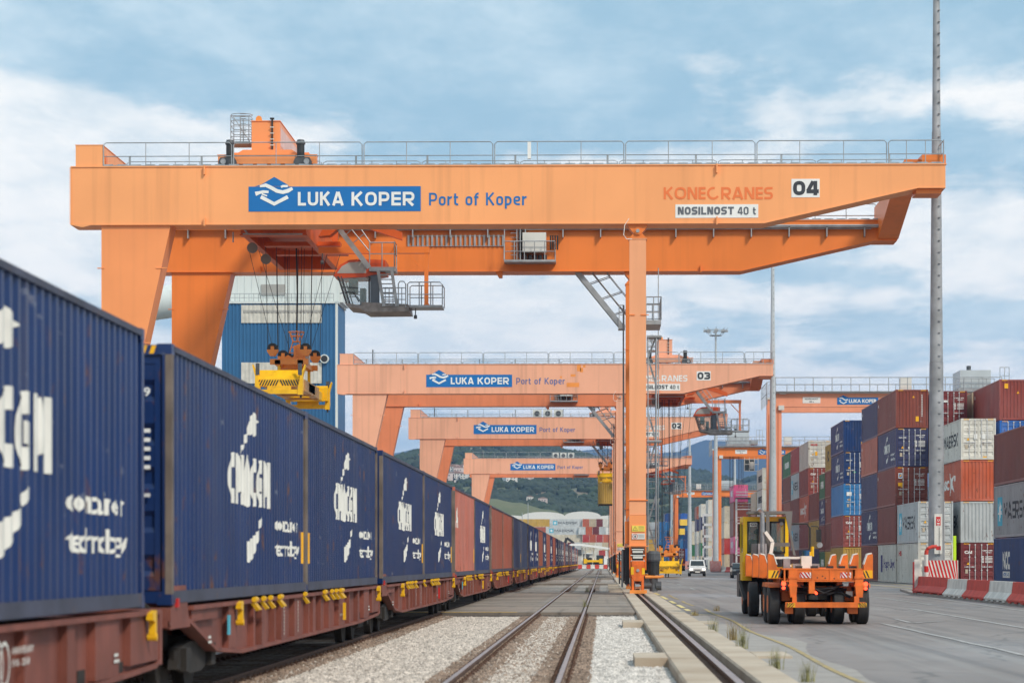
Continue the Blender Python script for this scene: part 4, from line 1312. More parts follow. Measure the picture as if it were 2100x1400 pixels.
for k in range(NW):
    y0 = W0 + MOD * k
    for h_ in (0, 1):
        col = cols[k][h_]
        ya = y0 + (0.12 if h_ == 0 else 12.36) - (.38 if (k, h_) == (0, 1) else 0)
        real = 'train navy' if col == 'navy' else col
        des = 'cma' if col == 'navy' else ('hanjin' if (k, h_) == (3, 0) else 'serial' if col in ('rust', 'brown', 'salmon red') else None)
        yl = [11.7] if h_ == 0 and k in (1, 2, 3, 5) else ([0.2] if h_ == 1 and k in (1, 5) else ([11.75] if k in (2,) else None))
        nm = {'navy': 'navy blue', 'salmon red': 'faded salmon red', 'rust': 'rust red', 'dark navy': 'plain dark navy', 'brown': 'brown'}[col]
        lab = f'{nm} container {"with white lettering " if des == "cma" else ""}on the {wag_words[k]} wagon, {"front" if h_ == 0 else "rear"} of the two'
        det = 2 if k < 4 else 1
        o = container(TX, ya, 1.13, 12.19, HC, real, ('door_cma' if h_ == 0 else 'plain'), des, 1, lab, 'containers on the train', detail=1 if k < 10 else 0, yellow=yl)
        if k < 8:
            # bare rusty corner posts
            pm = cached(('posts', 1), lambda: rusty_posts())
            link('corner_post', pm, o, (0, 0, 0))
            if (k, h_) != (0, 1): link('corner_post', pm, o, (0, 12.19 - 0.13, 0))
            link('bottom_rail', cached('brail', lambda: MB().box(XO + .017, XO + .022, .14, 12.05, .02, .155).mesh('bottom_rail', MT['greyrail'])), o)
            tm = cached('trail', lambda: MB().box(XO + .017, XO + .022, .14, 12.05, HC - .08, HC - .014).mesh('top_rail', MT['greyrail']))
            link('top_rail', tm, o)
# ---------------------------------------------------------------- container stacks on the right
SX = 22.1           # left face of the first lane
LP_ = 3.1
S8 = 2.591
def stack(lane, y0, L_, H, items, desc, detail=1, x=None):
    """items from the ground up: (colour, near end, side print)"""
    n = len(items); z = 0.03
    xc = (SX + LP_ * lane + CW / 2) if x is None else x
    for k, it in enumerate(items):
        if it is None:
            z += H + 0.005; continue
        col, near, des = it
        kind = 'with door bars ' if near and near.startswith('door') else ''
        lab = f'{col} container {kind}{lvl(k, n)} in {desc}'
        container(xc + random.uniform(-.03, .03), y0 + random.uniform(-.04, .04), z, L_, H, col, near, des, -1, lab, 'stacked containers in the yard', detail)
        z += H + 0.02
A_ = 12.19
stack(0, 124.9, A_, HC, [('dark blue', 'plain', 'ncc'), ('grey', 'plain', 'maersk'), ('brown', 'plain', 'serial')], 'the stack cut by the right edge')
stack(0, 170, A_, HC, [('white', 'door_white', 'redmark'), ('pale grey', 'door_white', 'maersk')], 'the low stack behind the nearest mast')
stack(1, 170.6, A_, HC, [('maroon', 'door_cai', 'small'), ('pale grey', 'plain_grey', 'maersk_old'), ('orange', 'plain_', 'logo_x'), ('white', 'door_white', 'maersk_old')], 'the stack right of the nearest mast')
stack(2, 173, A_, HC, [('brown', 'plain', None), ('brown', 'plain', None), ('brown', 'plain', None), ('blue', 'door_', None), ('red brown', 'plain_label2', 'small')], 'the highest stack at the right edge')
stack(0, 183, A_, HC, [('white', 'plain', 'hapag'), ('brown', 'plain', 'serial'), ('brown', 'door_emblem', 'small'), ('navy2', 'door_cma', 'cma'), ('brown', 'plain_label', 'small')], 'the stack left of the nearest mast')
stack(1, 184, A_, HC, [None, None, None, ('brown', 'plain', None), ('maroon', 'door_tex', None)], 'the second row behind the nearest mast')
stack(2, 186, A_, HC, [None, None, None, ('brown', 'plain', None), ('beige', 'plain', None)], 'the row behind the highest right stack')
stack(0, 195.0, A_, HC, [('brown', 'plain', 'serial'), ('navy2', 'plain', 'cma'), ('navy2', 'plain', None), ('salmon red', 'plain', 'small'), ('navy2', 'plain', 'small')], 'the stack left of the brown doors')
stack(0, 222.5, A_, HC, [('mustard', 'plain_label', None), ('red brown', 'door_cai', 'serial'), ('bright blue', 'door_plate', None), ('navy', 'door_cma2', 'cma'), ('navy', 'plain_box', 'cma')], 'the stack with bright blue doors')
stack(0, 235.0, 6.06, S8, [('mustard', 'plain', None), ('brown', 'plain', 'serial'), ('brown', 'plain', 'small'), ('brown', 'plain', None), ('mustard', 'plain', 'msc')], 'the narrow stack beside the blue doors')
stack(0, 241.3, 6.06, S8, [('green', 'plain', 'evergreen'), ('brown', 'plain', None), ('navy2', 'plain', 'cma'), ('green', 'plain', 'evergreen')], 'the narrow stack with green top')
stack(0, 247.6, A_, HC, [('navy2', 'plain', None), ('mustard', 'plain', None), ('brown', 'plain', None)], 'the low stack behind the truck mirror')
stack(0, 260.4, A_, HC, [('navy2', 'plain', None), ('red brown', 'plain', 'small'), ('orange', 'plain', 'logo_x'), ('red brown', 'door_cai', None), ('white', 'door_oocl', 'small')], 'the stack with the white top box')
stack(0, 272.8, A_, HC, [('brown', 'plain', None), ('grey', 'plain', 'maersk'), ('brown', 'plain', None), ('pale grey', 'plain', 'maersk'), ('red', 'plain', 'small')], 'the stack with the bright red top')
stack(0, 285.2, A_, HC, [('brown', 'plain', None), ('red', 'plain', None), ('rust', 'plain', None), ('brown', 'plain', None), ('green', 'plain', 'evergreen')], 'the stack topped green beside the crane leg')
stack(0, 297.6, A_, HC, [('brown', 'plain', None), ('brown', 'plain', None), ('red', 'plain', None), ('navy2', 'plain', 'cma'), ('navy2', 'plain', None)], 'the stack behind the yard crane leg')
stack(1, 260.4, A_, HC, [None, None, None, None, ('mustard', 'door_', None)], 'the row behind the white topped stack')
stack(1, 223, A_, HC, [None, ('brown', 'plain', None), ('brown', 'plain', None), ('brown', 'plain', None), ('brown', 'plain', None)], 'the row behind the bright blue doors')
# farther bays
fb = [
 (310.2, [('brown', 'plain', None), ('maroon', 'plain', None), ('grey', 'plain', None), ('cream', 'door_', None)]),
 (335.5, [('brown', 'plain', None), ('mustard', 'plain', None), ('pale grey', 'plain', None), ('white', 'plain', 'maersk_old'), ('white', 'door_', 'maersk_old')]),
 (350.0, [('brown', 'plain', None), ('red brown', 'plain', None), ('rust', 'plain', None), ('beige', 'plain', None)]),
 (409.0, [('maroon', 'plain', None), ('pink', 'plain', 'one'), ('brown', 'plain', None), ('brown', 'plain', None), ('pink', 'plain_pink', 'one')]),
 (440.0, [('beige', 'plain', None), ('red', 'plain', None), ('cream', 'plain', None), ('cream', 'plain', None)]),
 (456.0, [('white', 'plain', None), ('red', 'plain', None), ('white', 'plain', None)]),
 (507.0, [('white', 'plain', None), ('cream', 'plain', None), ('white', 'plain', None), ('cream', 'plain', None), ('white', 'plain', None)]),
 (520.5, [('navy2', 'plain', 'cma'), ('navy2', 'plain', 'cma'), ('rust', 'plain', None), ('navy2', 'plain', None)]),
 (545.0, [('cream', 'plain', None), ('green', 'plain', None), ('cream', 'plain', None), ('navy2', 'plain', None), ('white', 'plain', None)]),
 (570.0, [('white', 'plain', None), ('grey', 'plain', None), ('white', 'plain', None), ('navy2', 'plain', None), ('rust', 'door_', None)]),
 (600.0, [('cream', 'plain', None), ('green', 'plain', None), ('cream', 'plain', None), ('white', 'plain', None)]),
]
fw = ['first', 'second', 'third', 'fourth', 'fifth', 'sixth', 'seventh', 'eighth', 'ninth', 'tenth', 'eleventh']
for i, (y, it) in enumerate(fb):
    stack(0, y, A_, HC, it, f'the {fw[i]} distant stack beyond the cab', 0)
rnd = random.Random(5)
pal = ['brown', 'rust', 'white', 'cream', 'grey', 'navy2', 'red', 'green', 'orange', 'maroon']
for i, y in enumerate((310, 350, 409, 440, 507, 545)):
    stack(1, y + 0.5, A_, HC, [None, None] + [(rnd.choice(pal), 'plain', None) for _ in range(rnd.choice((1, 2, 2)))], f'the row behind distant stack {fw[i]}', 0)

# ---------------------------------------------------------------- stacks closing the view at the far end
def far_wall(x0, x1, y, rows, seed, desc, palette, along=False, big=None):
    rnd = random.Random(seed)
    z = 0.05
    for r_ in range(rows):
        x = x0 - (1.4 if big and r_ % 2 == 0 else 0); c = 0
        while x < x1 - 1:
            long_ = big and (r_, c) in big
            col, des = (big[(r_, c)] if long_ else (rnd.choice(palette), None))
            wd = A_ if long_ else CW
            lab = f'{col} container in the {ORD[min(r_, 5)]} row, number {c + 1} from the left, of {desc}'
            lab = f'{col} container, {["bottom", "second", "third", "fourth", "fifth", "top"][min(r_, 5)]} row of {desc}'
            if long_:
                o = container(x + A_, y + CW / 2 + 1.3, z, A_, HC, col, None, None, -1, lab, desc, 0)
                o.rotation_euler = (0, 0, R(90))
                if des:
                    for nm, me in side_design(des, A_, HC, -1):
                        p = link(nm, me, o); p.scale = (1.02, 1, 1)
            else:
                container(x + CW / 2, y, z, A_, HC, col, 'plain', None, -1, lab, desc, 0)
            x += wd + 0.12; c += 1
        z += HC + 0.03
B_ = {(5, 0): ('mustard', None), (5, 1): ('pale grey', 'maersk'), (4, 0): ('rust', None), (4, 1): ('pale grey', 'maersk'), (3, 0): ('mustard', None), (3, 1): ('cream', None)}
far_wall(P(1060, 1100, 905).x, P(1244, 1100, 905).x, 905, 6, 3, 'the mixed stack at the far track end', ['white', 'pale grey', 'cream', 'beige', 'red', 'maroon', 'orange', 'white', 'pale grey'], big=B_)
far_wall(P(1246, 1100, 910).x, 14, 910, 4, 9, 'the red stack beside the far crane legs', ['red', 'pale grey', 'orange', 'white', 'red'])
pb = ['sea blue', 'sea blue', 'blue', 'sea blue', 'dark blue']
far_wall(P(1331, 1100, 800).x, P(1362, 1100, 800).x, 800, 5, 11, 'the pale stack in the far blue depot', ['white', 'pale grey'])
far_wall(P(1353, 1100, 790).x, P(1412, 1100, 790).x, 790, 5, 12, 'the far blue depot', pb)
far_wall(P(1363, 1100, 800).x, P(1409, 1100, 800).x, 801, 6, 13, 'the high far blue depot row', pb)
far_wall(P(1328, 1100, 780).x, P(1364, 1100, 780).x, 780, 3, 14, 'the low blue row behind the spreader', ['sea blue', 'sea blue', 'mustard'])
for (x, z) in [(P(px, 1100, 789).x, z_) for px, z_ in ((1393, 13.4), (1374, 10.4), (1388, 10.4), (1377, 4.6))]:
    tag(MB().box(x, x + 2.6, 788.5, 789.2, z, z + 2.0).obj('yellow_container_end', MT['mustardp'] if 'mustardp' in MT else MT['stripe_yellow']), 'yellow end panel on the far blue depot stack at %d metres height' % z, 'end panel', 'yellow panels on the far depot stack')
far_wall(28.5, 32, 640, 6, 15, 'the single distant column left of the third mast', ['rust', 'orange', 'red'])
# ---------------------------------------------------------------- gantry cranes
Y0 = 119.0
DF = 19.5        # distance between the front faces of the two girders
def q(px, py, dy=0.0):
    p = P(px, py, Y0 + dy)
    return Vector((p.x, dy, p.z))
GT, GB = q(1300, 340).z, q(1300, 457).z           # girder top and underside
XL, XR = q(147, 400).x, q(1939, 360).x
XK = q(1567, 457).x                               # where the underside starts to rise
XE = q(1883, 383).x; ZE = q(1883, 384).z
XC = q(1308, 700).x                               # pendulum leg axis
LX0 = q(207, 460).x; LX1 = q(349, 460).x
GW = 1.75
def girder_poly(z_top=None):
    t = z_top or GT
    return [(XL, GB), (XK, GB), (XE, ZE), (XR, ZE), (XR, t), (XL, t)]
def railing(parent, x0, x1, y, z, mat, far=False):
    """walkway handrail in bays with rounded gaps, toe rail and posts"""
    mb = MB(); x = x0
    bay = 6.45
    r = 0.028 if not far else 0.035
    while x < x1 - 0.5:
        e = min(x + bay, x1)
        h = 1.15
        mb.tube([(x + .05, y, z), (x + .05, y, z + h - .12), (x + .17, y, z + h), (e - .17, y, z + h), (e - .05, y, z + h - .12), (e - .05, y, z)], r, 5)
        mb.tube([(x + .05, y, z + .48), (e - .05, y, z + .48)], r * .8, 4)
        n = 3
        for i in range(1, n): mb.tube([(x + (e - x) * i / n, y, z), (x + (e - x) * i / n, y, z + h)], r * .8, 5)
        x = e
    mb.obj('handrail', mat, parent)
    mb = MB(); x = x0 + 1.0
    while x < x1 - 1:
        e = min(x + 4.9, x1)
        mb.tube([(x + .05, y + .9, z), (x + .05, y + .9, z + .28), (x + .2, y + .9, z + .36), (e - .2, y + .9, z + .36), (e - .05, y + .9, z + .28), (e - .05, y + .9, z)], r * .8, 5)
        for t in (.25, .5, .75): mb.tube([(x + (e - x) * t, y + .9, z), (x + (e - x) * t, y + .9, z + .36)], r * .6, 4)
        x = e
    mb.obj('inner_rail', mat, parent)
def logo(parent, dy, far):
    """blue sign, emblem and lettering on the near face of the near girder"""
    fn = lambda o: (lambda u, v: (q(u, v, 0).x, dy - o, q(u, v, 0).z))
    sb = MB(); a, b_ = q(510, 434), q(863, 382)
    sb.box(a.x, b_.x, dy - 0.02, dy, a.z, b_.z)
    sb.prism([(q(u, v).x, q(u, v).z) for u, v in ((524, 382), (535.5, 379), (562.5, 363), (590, 379), (592, 382))], dy - 0.02, dy, 'y')
    sign = sb.obj('sign_panel', MT['sign_blue'], parent)
    em = merge(ribbon([(533, 382.5), (545, 380), (556, 385), (568, 392), (580, 394.5), (591, 391.5), (600, 386.5)], [4, 7.5, 7.5, 7.5, 7.5, 8, 6]),
               ribbon([(576.5, 384), (580, 382), (590.5, 382)], 4.6),
               ribbon([(524, 398), (532, 395.5), (540, 393.5), (551, 394)], [9, 6, 6, 5]),
               ribbon([(535, 404), (562.5, 418.5), (590.5, 404)], 7.5),
               ribbon([(537, 398), (548, 402)], 3))
    vs, fs = flat(em, fn(0.035))
    MB().add(vs, fs).obj('emblem', MT['white'], parent)
    def word(s, x0, x1, base, cap, mat, nm, bold=0.0, o=0.035, sp=1.0):
        u0, u1 = q(x0, base).x, q(x1, base).x; zb = q(x0, base).z; c = cap * 0.024
        vs, fs = fit(s, u0, u1, zb, c, bold, sp)
        MB().add([(u, dy - o, v) for u, v in vs], fs).obj(nm, mat, parent)
    def sw_(s, x0, x1, base, cap, mat, o, **k):
        put_strokes(strokes(s, q(x0, base).x, q(x1, base).x, q(x0, base).z, cap * .024, **k), dy - o, mat, 'lettering', parent)
    sw_('LUKA', 611, 705, 422, 28, MT['white'], .035, t=.20, rd=.34)
    sw_('KOPER', 721, 850, 422, 28, MT['white'], .035, t=.20, rd=.38)
    pc_ = MT['sign_blue'] if far == 0 else MT['faded_blue']
    sw_('Port of Koper', 880, 1080, 421.5, 26, pc_, .012, t=.15, rd=.3, gap=.14, widths={'K': .68, 'P': .64, ' ': .30, 't': .36, 'f': .36, 'r': .36, 'o': .54, 'e': .54, 'p': .54})
MT['faded_blue'] = paint('faded_blue_lettering', lin(86, 106, 158), 0.6)
def plates(parent, dy, num, far):
    def word(s, x0, x1, base, cap, mat, nm, bold=0.0, o=0.03):
        u0, u1 = q(x0, base).x, q(x1, base).x; zb = q(x0, base).z
        vs, fs = fit(s, u0, u1, zb, cap * 0.024, bold)
        MB().add([(u, dy - o, v) for u, v in vs], fs).obj(nm, mat, parent)
    km = MT['kone'] if far == 0 else MT['white']
    def sw_(s, x0, x1, base, cap, mat, o, **k):
        put_strokes(strokes(s, q(x0, base).x, q(x1, base).x, q(x0, base).z, cap * .024, **k), dy - o, mat, 'lettering', parent)
    sw_('KONE', 1361, 1447, 409, 25, km, .012, t=.19, rd=.5, widths={'O': 1.1, 'E': .66}, gap=.12)
    # open C turned like a hook
    a, b_ = q(1450, 409), q(1476, 384)
    cx, cz, r = (a.x + b_.x) / 2, (a.z + b_.z) / 2, (b_.z - a.z) / 2 - 0.04
    vs, fs = ribbon([(cx + r * math.cos(t), cz + r * math.sin(t)) for t in [R(75 + 11 * k) for k in range(24)]], 0.11)
    MB().add([(u, dy - .012, v) for u, v in vs], fs).obj('lettering', km, parent)
    sw_('RANES', 1479, 1585, 409, 25, km, .012, t=.19, rd=.45, widths={'E': .66}, gap=.12)
    for (x0, x1, y0, y1, nm) in ((1385, 1555, 447, 419, 'capacity_plate'), (1623, 1681, 405, 367, 'number_plate')):
        a, b_ = q(x0, y0), q(x1, y1)
        MB().box(a.x, b_.x, dy - .018, dy, a.z, b_.z).obj(nm, MT['white'], parent)
    nm_ = MT['grey_text'] if far == 0 else MT['black_text']
    sw_('NOSILNOST', 1390, 1505, 440.5, 16, nm_, .03, t=.24, rd=.42, gap=.14, default=.84)
    sw_('40 t', 1513, 1550, 440.5, 16, nm_, .03, t=.17, rd=.4, gap=.14, default=.7)
    sw_(num, 1626.5, 1679 if num[1] != '1' else 1672, 400.5, 29, MT['black_text'], .03, t=.26, rd=.42, gap=.10, default=.86)

def build_crane(num, oy, far, label):
    """far: 0 = nearest with all detail, 1.. = farther ones"""
    gn, gf, lm = ((MT['crane_near'], MT['crane_far'], MT['crane_leg']) if far == 0 else (MT['salmon'], MT['salmon_far'], MT['salmon']))
    g = MT['galv']
    root = thing('gantry_crane', label, 'gantry crane', (0, oy, 0), 0, 'rail mounted gantry cranes over the tracks')
    # girders
    for nm, dy, m_ in (('near_girder', 0.0, gn), ('far_girder', DF, gf)):
        gi = MB().prism(girder_poly(), dy, dy + GW, 'y').obj('girder', m_, root)
        fl = MB()
        fl.box(XL - .05, XR + .05, dy - 0.05, dy + GW + .05, GT + 0.002, GT + 0.055)
        pl = [(XL, GB), (XK, GB), (XE, ZE), (XR, ZE)]
        for (a, b_), (c, d_) in zip(pl, pl[1:]):
            fl.add([(a, dy - .04, b_ - .045), (c, dy - .04, d_ - .045), (c, dy + GW + .04, d_ - .045), (a, dy + GW + .04, b_ - .045),
                    (a, dy - .04, b_ - .002), (c, dy - .04, d_ - .002), (c, dy + GW + .04, d_ - .002), (a, dy + GW + .04, b_ - .002)],
                   [(0, 1, 2, 3), (4, 5, 6, 7), (0, 1, 5, 4), (2, 3, 7, 6), (1, 2, 6, 5), (3, 0, 4, 7)])
        fl.obj('girder_flange', m_, root)
        # seams, lifting lugs
        sm = MB()
        for px in (1328, 1180, 835, 640, 420):
            x = q(px, 400).x
            sm.box(x - .006, x + .006, dy - 0.006, dy, GB + .01, GT - .01)
        for px in (420, 1470):
            x = q(px, 400).x
            for z0, z1 in ((GT - .38, GT + .06), (GB - .12, GB + .28)):
                sm.prism([(x - .03, z0), (x + .03, z0), (x + .03, z1), (x - .03, z1)], dy - .2, dy, 'y')
        sm.obj('lifting_lug', m_, root)
    ed = MB()
    for k in range(26):
        z = GB + .05 + k * (GT - GB - .1) / 25
        ed.box(XL - .11, XL, -.02, .03, z - .022, z + .022)
    ed.box(XL - .05, XL + .0, -.04, GW, GB - .04, GT)
    ed.prism([(XL - .02, GB - .04), (XL + 1.0, GB - .04), (XL + .55, GB - .15)], -.04, .2, 'y')
    ed.obj('end_plate', gn, root)
    # top tie box at the left end and lower tie at the cantilever tip
    a, b_ = q(155, 343), q(210, 298)
    tb = MB().box(a.x, b_.x, 0.02, DF + GW, GT + .056, b_.z); tb.box(a.x - .03, b_.x + .03, -.0, DF + GW, b_.z, b_.z + .03)
    tb.obj('tie_beam', gn, root)
    hb = MB().cyl((b_.x + .0, .9, GT + .5), (b_.x + .03, .9, GT + .5), .27, n=20); hb.obj('manhole', gf, root)
    lo = MB()
    x0, x1 = q(1800, 490, DF).x, q(1842, 490, DF).x
    zl = q(1820, 490, DF).z
    lo.prism([(.3, GT + .06), (.3, GT + .55), (13.0, GT + 1.0), (DF + GW, GT + 1.0), (DF + GW + .1, zl), (DF - .12, zl), (13.4, GT + .45), (1.9, GT + .06)], x0, x1, 'x')
    lo.obj('tie_beam', gf, root)
    c_, d_ = q(1880, 400), q(1932, 387)
    MB().box(c_.x, d_.x, .2, GW, ZE - .28, ZE - .05).obj('buffer_block', gf, root)
    # fixed legs at the left: tapered boxes
    for dy, m_ in ((0.12, lm), (DF + .12, gf if far == 0 else MT['salmon_far'])):
        tz = GB - .046
        slope = (LX1 - q(300, 680).x) / (q(300, 460).z - q(300, 680).z)
        wmin = 0.95
        zt = tz - (LX1 - LX0 - wmin) / slope
        lg = MB().prism([(LX0, tz), (LX0, 2.6), (LX0 + wmin, 2.6), (LX0 + wmin, zt), (LX1, tz)], dy, dy + 1.5, 'y')
        lg.obj('leg', m_, root)
        sp = MB()
        for z in (q(300, 549).z, q(300, 640).z - 1.5):
            sp.box(LX0 - .2, LX0 + .15, dy - .04, dy + .1, z - .02, z + .02)
            xe = LX1 - slope * (tz - z)
            sp.box(xe - .25, xe + .3, dy - .04, dy + .1, z - .02, z + .02)
        sp.prism([(LX0 - .05, tz - .02), (LX1 + .1, tz - .02), (LX1 + .1, tz + .02), (LX0 - .05, tz + .02)], dy - .06, dy + 1.55, 'y')
        sp.obj('leg_stiffener', m_, root)
    MB().box(LX0 - .1, LX0 + 1.05, -.5, DF + 2.6, 1.7, 2.6).obj('sill_beam', lm, root)
    # pendulum leg at the right
    for dy, m_ in ((0.15, MT['column'] if far == 0 else MT['salmon']), (DF + .15, gf)):
        hz = MB()
        x = XC
        hz.prism([(x - .50, GB - .05), (x + .50, GB - .05), (x + .42, GB - .22), (x + .12, GB - .58), (x - .12, GB - .58), (x - .42, GB - .22)], dy, dy + .9, 'y')
        hz.prism([(x - .15, GB - .4), (x + .15, GB - .4), (x + .43, GB - .74), (x - .43, GB - .74)], dy + .05, dy + .85, 'y')
        hz.cyl((x, dy - .05, GB - .38), (x, dy + .0, GB - .38), .17, n=16)
        hz.obj('hinge_bracket', gf if far == 0 else m_, root)
        MB().cyl((x, dy - .1, GB - .38), (x, dy - .04, GB - .38), .09, n=12).obj('hinge_pin', g, root)
        cz0 = q(1308, 1055).z
        cl = MB().box(x - .41, x + .41, dy, dy + .82, cz0, GB - .74)
        cl.box(x - .45, x + .45, dy - .03, dy + .85, GB - .78, GB - .74)
        cl.obj('column', m_, root)
        st = MB()
        for py in (645, 1025):
            z = q(1300, py).z
            if py == 1025: st.box(x - .5, x + .5, dy - .06, dy + .88, z - .02, z + .02)
            else:
                st.prism([(x - .55, z - .02), (x - .15, z - .02), (x - .15, z + .02), (x - .55, z + .02)], dy - .04, dy, 'y')
                st.prism([(x + .55, z - .02), (x + .15, z - .02), (x + .15, z + .02), (x + .55, z + .02)], dy - .04, dy, 'y')
        st.obj('leg_stiffener', gf if far == 0 else m_, root)
    zb = q(1308, 1118).z
    sb = MB()
    sb.box(XC - .42, XC + .42, .1, DF + 1.05, zb, zb + 1.5)
    sb.box(XC - .52, XC + .52, .0, DF + 1.1, zb - .04, zb)
    sb.obj('sill_beam', lm, root)
    # side cabinet on the sill seen left of the leg
    MB().box(XC - .62, XC - .43, .3, 2.4, zb + .1, zb + 1.2).obj('side_cabinet', gf, root)
    # warning signs
    for (py0, py1, m_, nm) in ((1089, 1077, 'warn_yellow', 'warning_sign'), (1105, 1093, 'whitebox', 'warning_sign')):
        a, b_ = q(1296, py0), q(1322.5, py1)
        s_ = MB().box(a.x, b_.x, .05, .098, a.z, b_.z).obj(nm, MT[m_], root)
        w_ = b_.x - a.x; h = b_.z - a.z; cx = a.x + .2 * w_ + .03; cz = (a.z + b_.z) / 2
        if nm and m_ == 'warn_yellow':
            tr = [(cx - .12, cz - .09), (cx + .12, cz - .09), (cx, cz + .11), (cx - .12, cz - .09), (cx + .12, cz - .09)]
            vs, fs = merge(ribbon(tr[:4], .022), ribbon([(cx, cz - .03), (cx, cz + .05)], .015), ribbon([(cx, cz - .065), (cx, cz - .045)], .018))
            MB().add([(u, .045, v) for u, v in vs], fs).obj('warning_symbol', MT['black_text'], s_)
            ln = [rect(cx + .17, b_.x - .04, a.z + h * t, a.z + h * t + .012) for t in (.25, .45, .65, .82)]
            vs, fs = merge(*ln); MB().add([(u, .045, v) for u, v in vs], fs).obj('sign_text', MT['grey_text'], s_)
        else:
            vs, fs = ribbon([(cx + .115 * math.cos(R(20 * k)), cz + .115 * math.sin(R(20 * k))) for k in range(19)], .024)
            MB().add([(u, .045, v) for u, v in vs], fs).obj('prohibition_ring', MT['sign_red'], s_)
            vs, fs = merge(rect(cx - .03, cx + .03, cz - .06, cz + .05)); MB().add([(u, .043, v) for u, v in vs], fs).obj('hand_symbol', MT['black_text'], s_)
            ln = [rect(cx + .17, b_.x - .04, a.z + h * t, a.z + h * t + .012) for t in (.3, .5, .7)]
            vs, fs = merge(*ln); MB().add([(u, .045, v) for u, v in vs], fs).obj('sign_text', MT['grey_text'], s_)
    # bogies under both ends of the pendulum sill
    for dy in (0.0, DF - .2):
        bogie(root, XC, dy, zb, far)
    for dy in (0.0, DF - .2):
        lb = MB().box(LX0 + .1, LX0 + .85, dy, dy + 3.4, .7, 1.7)
        for k in (.4, 1.3, 2.2, 3.0): lb.cyl((LX0 + .38, dy + k, .38), (LX0 + .55, dy + k, .38), .34, n=16)
        lb.obj('left_bogie', MT['orange'], root)
    # walkway on top of both girders
    mw = MB()
    for dy in (0.0, DF):
        mw.box(q(212, 340).x, XR - .1, dy - .02, dy + .8, GT + .06, GT + .10)
        for k in range(60):
            x = q(212, 340).x + k * (XR - q(212, 340).x) / 60
            mw.box(x, x + .5, dy - .035, dy - .02, GT + .06, GT + .14)
    mw.obj('walkway', g, root)
    railing(root, q(210, 340).x, XR - .05, 0.02, GT + .06, g, far > 0)
    railing(root, q(600, 340).x, q(1806, 340, DF).x, DF + GW - .05, GT + .06, g, True)
    er = MB().rail((XR - .08, .05, GT + .06), (XR - .08, GW, GT + .06), 1.15, 2, (.5,), .028); er.obj('end_railing', g, root)
    wx = MB()
    for k, x in enumerate([q(px, 340).x for px in (262, 410, 728, 875, 1056, 1246, 1428, 1604, 1826)]):
        wx.box(x - .05, x + .05, .5, .54, GT + .1, GT + .62)
    wx.obj('post_bracket', g, root)
    # crane rails for the trolley
    MB().box(XL + 2, XR - .6, .95, 1.03, GT + .06, GT + .16).box(XL + 2, XR - .6, DF + .75, DF + .83, GT + .06, GT + .16).obj('trolley_rail', MT['railrust'], root)
    stp = MB().prism([(q(1852, 340).x, GT + .06), (q(1915, 340).x, GT + .06), (q(1895, 320).x, GT + .42), (q(1860, 320).x, GT + .42)], .9, 1.2, 'y'); stp.obj('end_stop', gf if far == 0 else gn, root)
    # cable tray, conduit and festoon bars on the far girder
    tr = MB()
    a = q(352, 466, DF); b_ = q(1800, 466, DF)
    tr.box(a.x, b_.x, DF - .42, DF - .05, GT - .42, GT - .38)
    tr.tube([(a.x, DF - .4, GT - .32), (b_.x, DF - .4, GT - .32)], .07, 6)
    tr.tube([(a.x + 5, DF - .3, GT - .48), (b_.x - .4, DF - .3, GT - .48)], .04, 5)
    x = a.x + 1.0
    while x < b_.x:
        tr.box(x - .03, x + .03, DF - .42, DF, GT - .95, GT - .35); x += 2.15
    tr.obj('cable_tray', g, root)
    fb_ = MB()
    for k in range(21):
        x = q(838 + k * 9.7, 500, DF).x; t, b2 = q(0, 485, DF).z, q(0, 508, DF).z
        fb_.box(x - .05, x + .06, DF - .12, DF - .02, b2, t)
    fb_.box(q(836, 500, DF).x, q(1036, 500, DF).x, DF - .06, DF - .02, q(0, 486.5, DF).z - .015, q(0, 486.5, DF).z + .015)
    fb_.box(q(836, 500, DF).x, q(1036, 500, DF).x, DF - .06, DF - .02, q(0, 507, DF).z - .015, q(0, 507, DF).z + .015)
    fb_.obj('festoon_bars', g, root)
    # electrical cabinet platform on the far girder
    pf = MB()
    A, B2 = q(1034, 535, DF - 1), q(1140, 535, DF - 1)
    zf = q(0, 536, DF - 1).z
    pf.box(A.x, B2.x, DF - 1.25, DF - .05, zf - .12, zf)
    pf.rail((A.x, DF - 1.2, zf), (B2.x - .05, DF - 1.2, zf), 1.05, 5, (.45,), .028)
    pf.rail((B2.x - .05, DF - 1.2, zf), (B2.x - .05, DF, zf), 1.05, 1, (.45,), .028)
    lx = A.x + .02
    for xx in (lx, q(1060, 500, DF - 1).x, q(1067, 500, DF - 1).x): pf.tube([(xx, DF - 1.1, zf), (xx, DF - 1.1, q(0, 463, DF - 1).z)], .03, 5)
    for k in range(6): pf.tube([(q(1047, 5, DF - 1).x, DF - .9, zf + .3 + .25 * k), (q(1060, 5, DF - 1).x, DF - .9, zf + .3 + .25 * k)], .018, 4)
    pf.obj('platform', g, root)
    a, b_ = q(1072, 518, DF - .6), q(1120, 478, DF - .6)
    MB().box(a.x, b_.x, DF - .9, DF - .1, a.z, b_.z).obj('electrical_cabinet', MT['whitebox'], root)
    dk = MB().box(a.x - .25, a.x - .03, DF - .5, DF - .05, a.z - .3, b_.z + .3)
    for k in range(4): dk.tube([(b_.x + .25 + .13 * k, DF - .3, a.z + .2), (b_.x + .25 + .13 * k, DF - .3, b_.z - .1)], .045, 6)
    for k in range(5): dk.cyl((a.x + .15 + .28 * k, DF - .6, zf + .1), (a.x + .15 + .28 * k, DF - .6, zf + .35), .12, n=7)
    dk.obj('cabling', MT['dark'], root)
    sp = q(1030, 556, DF)
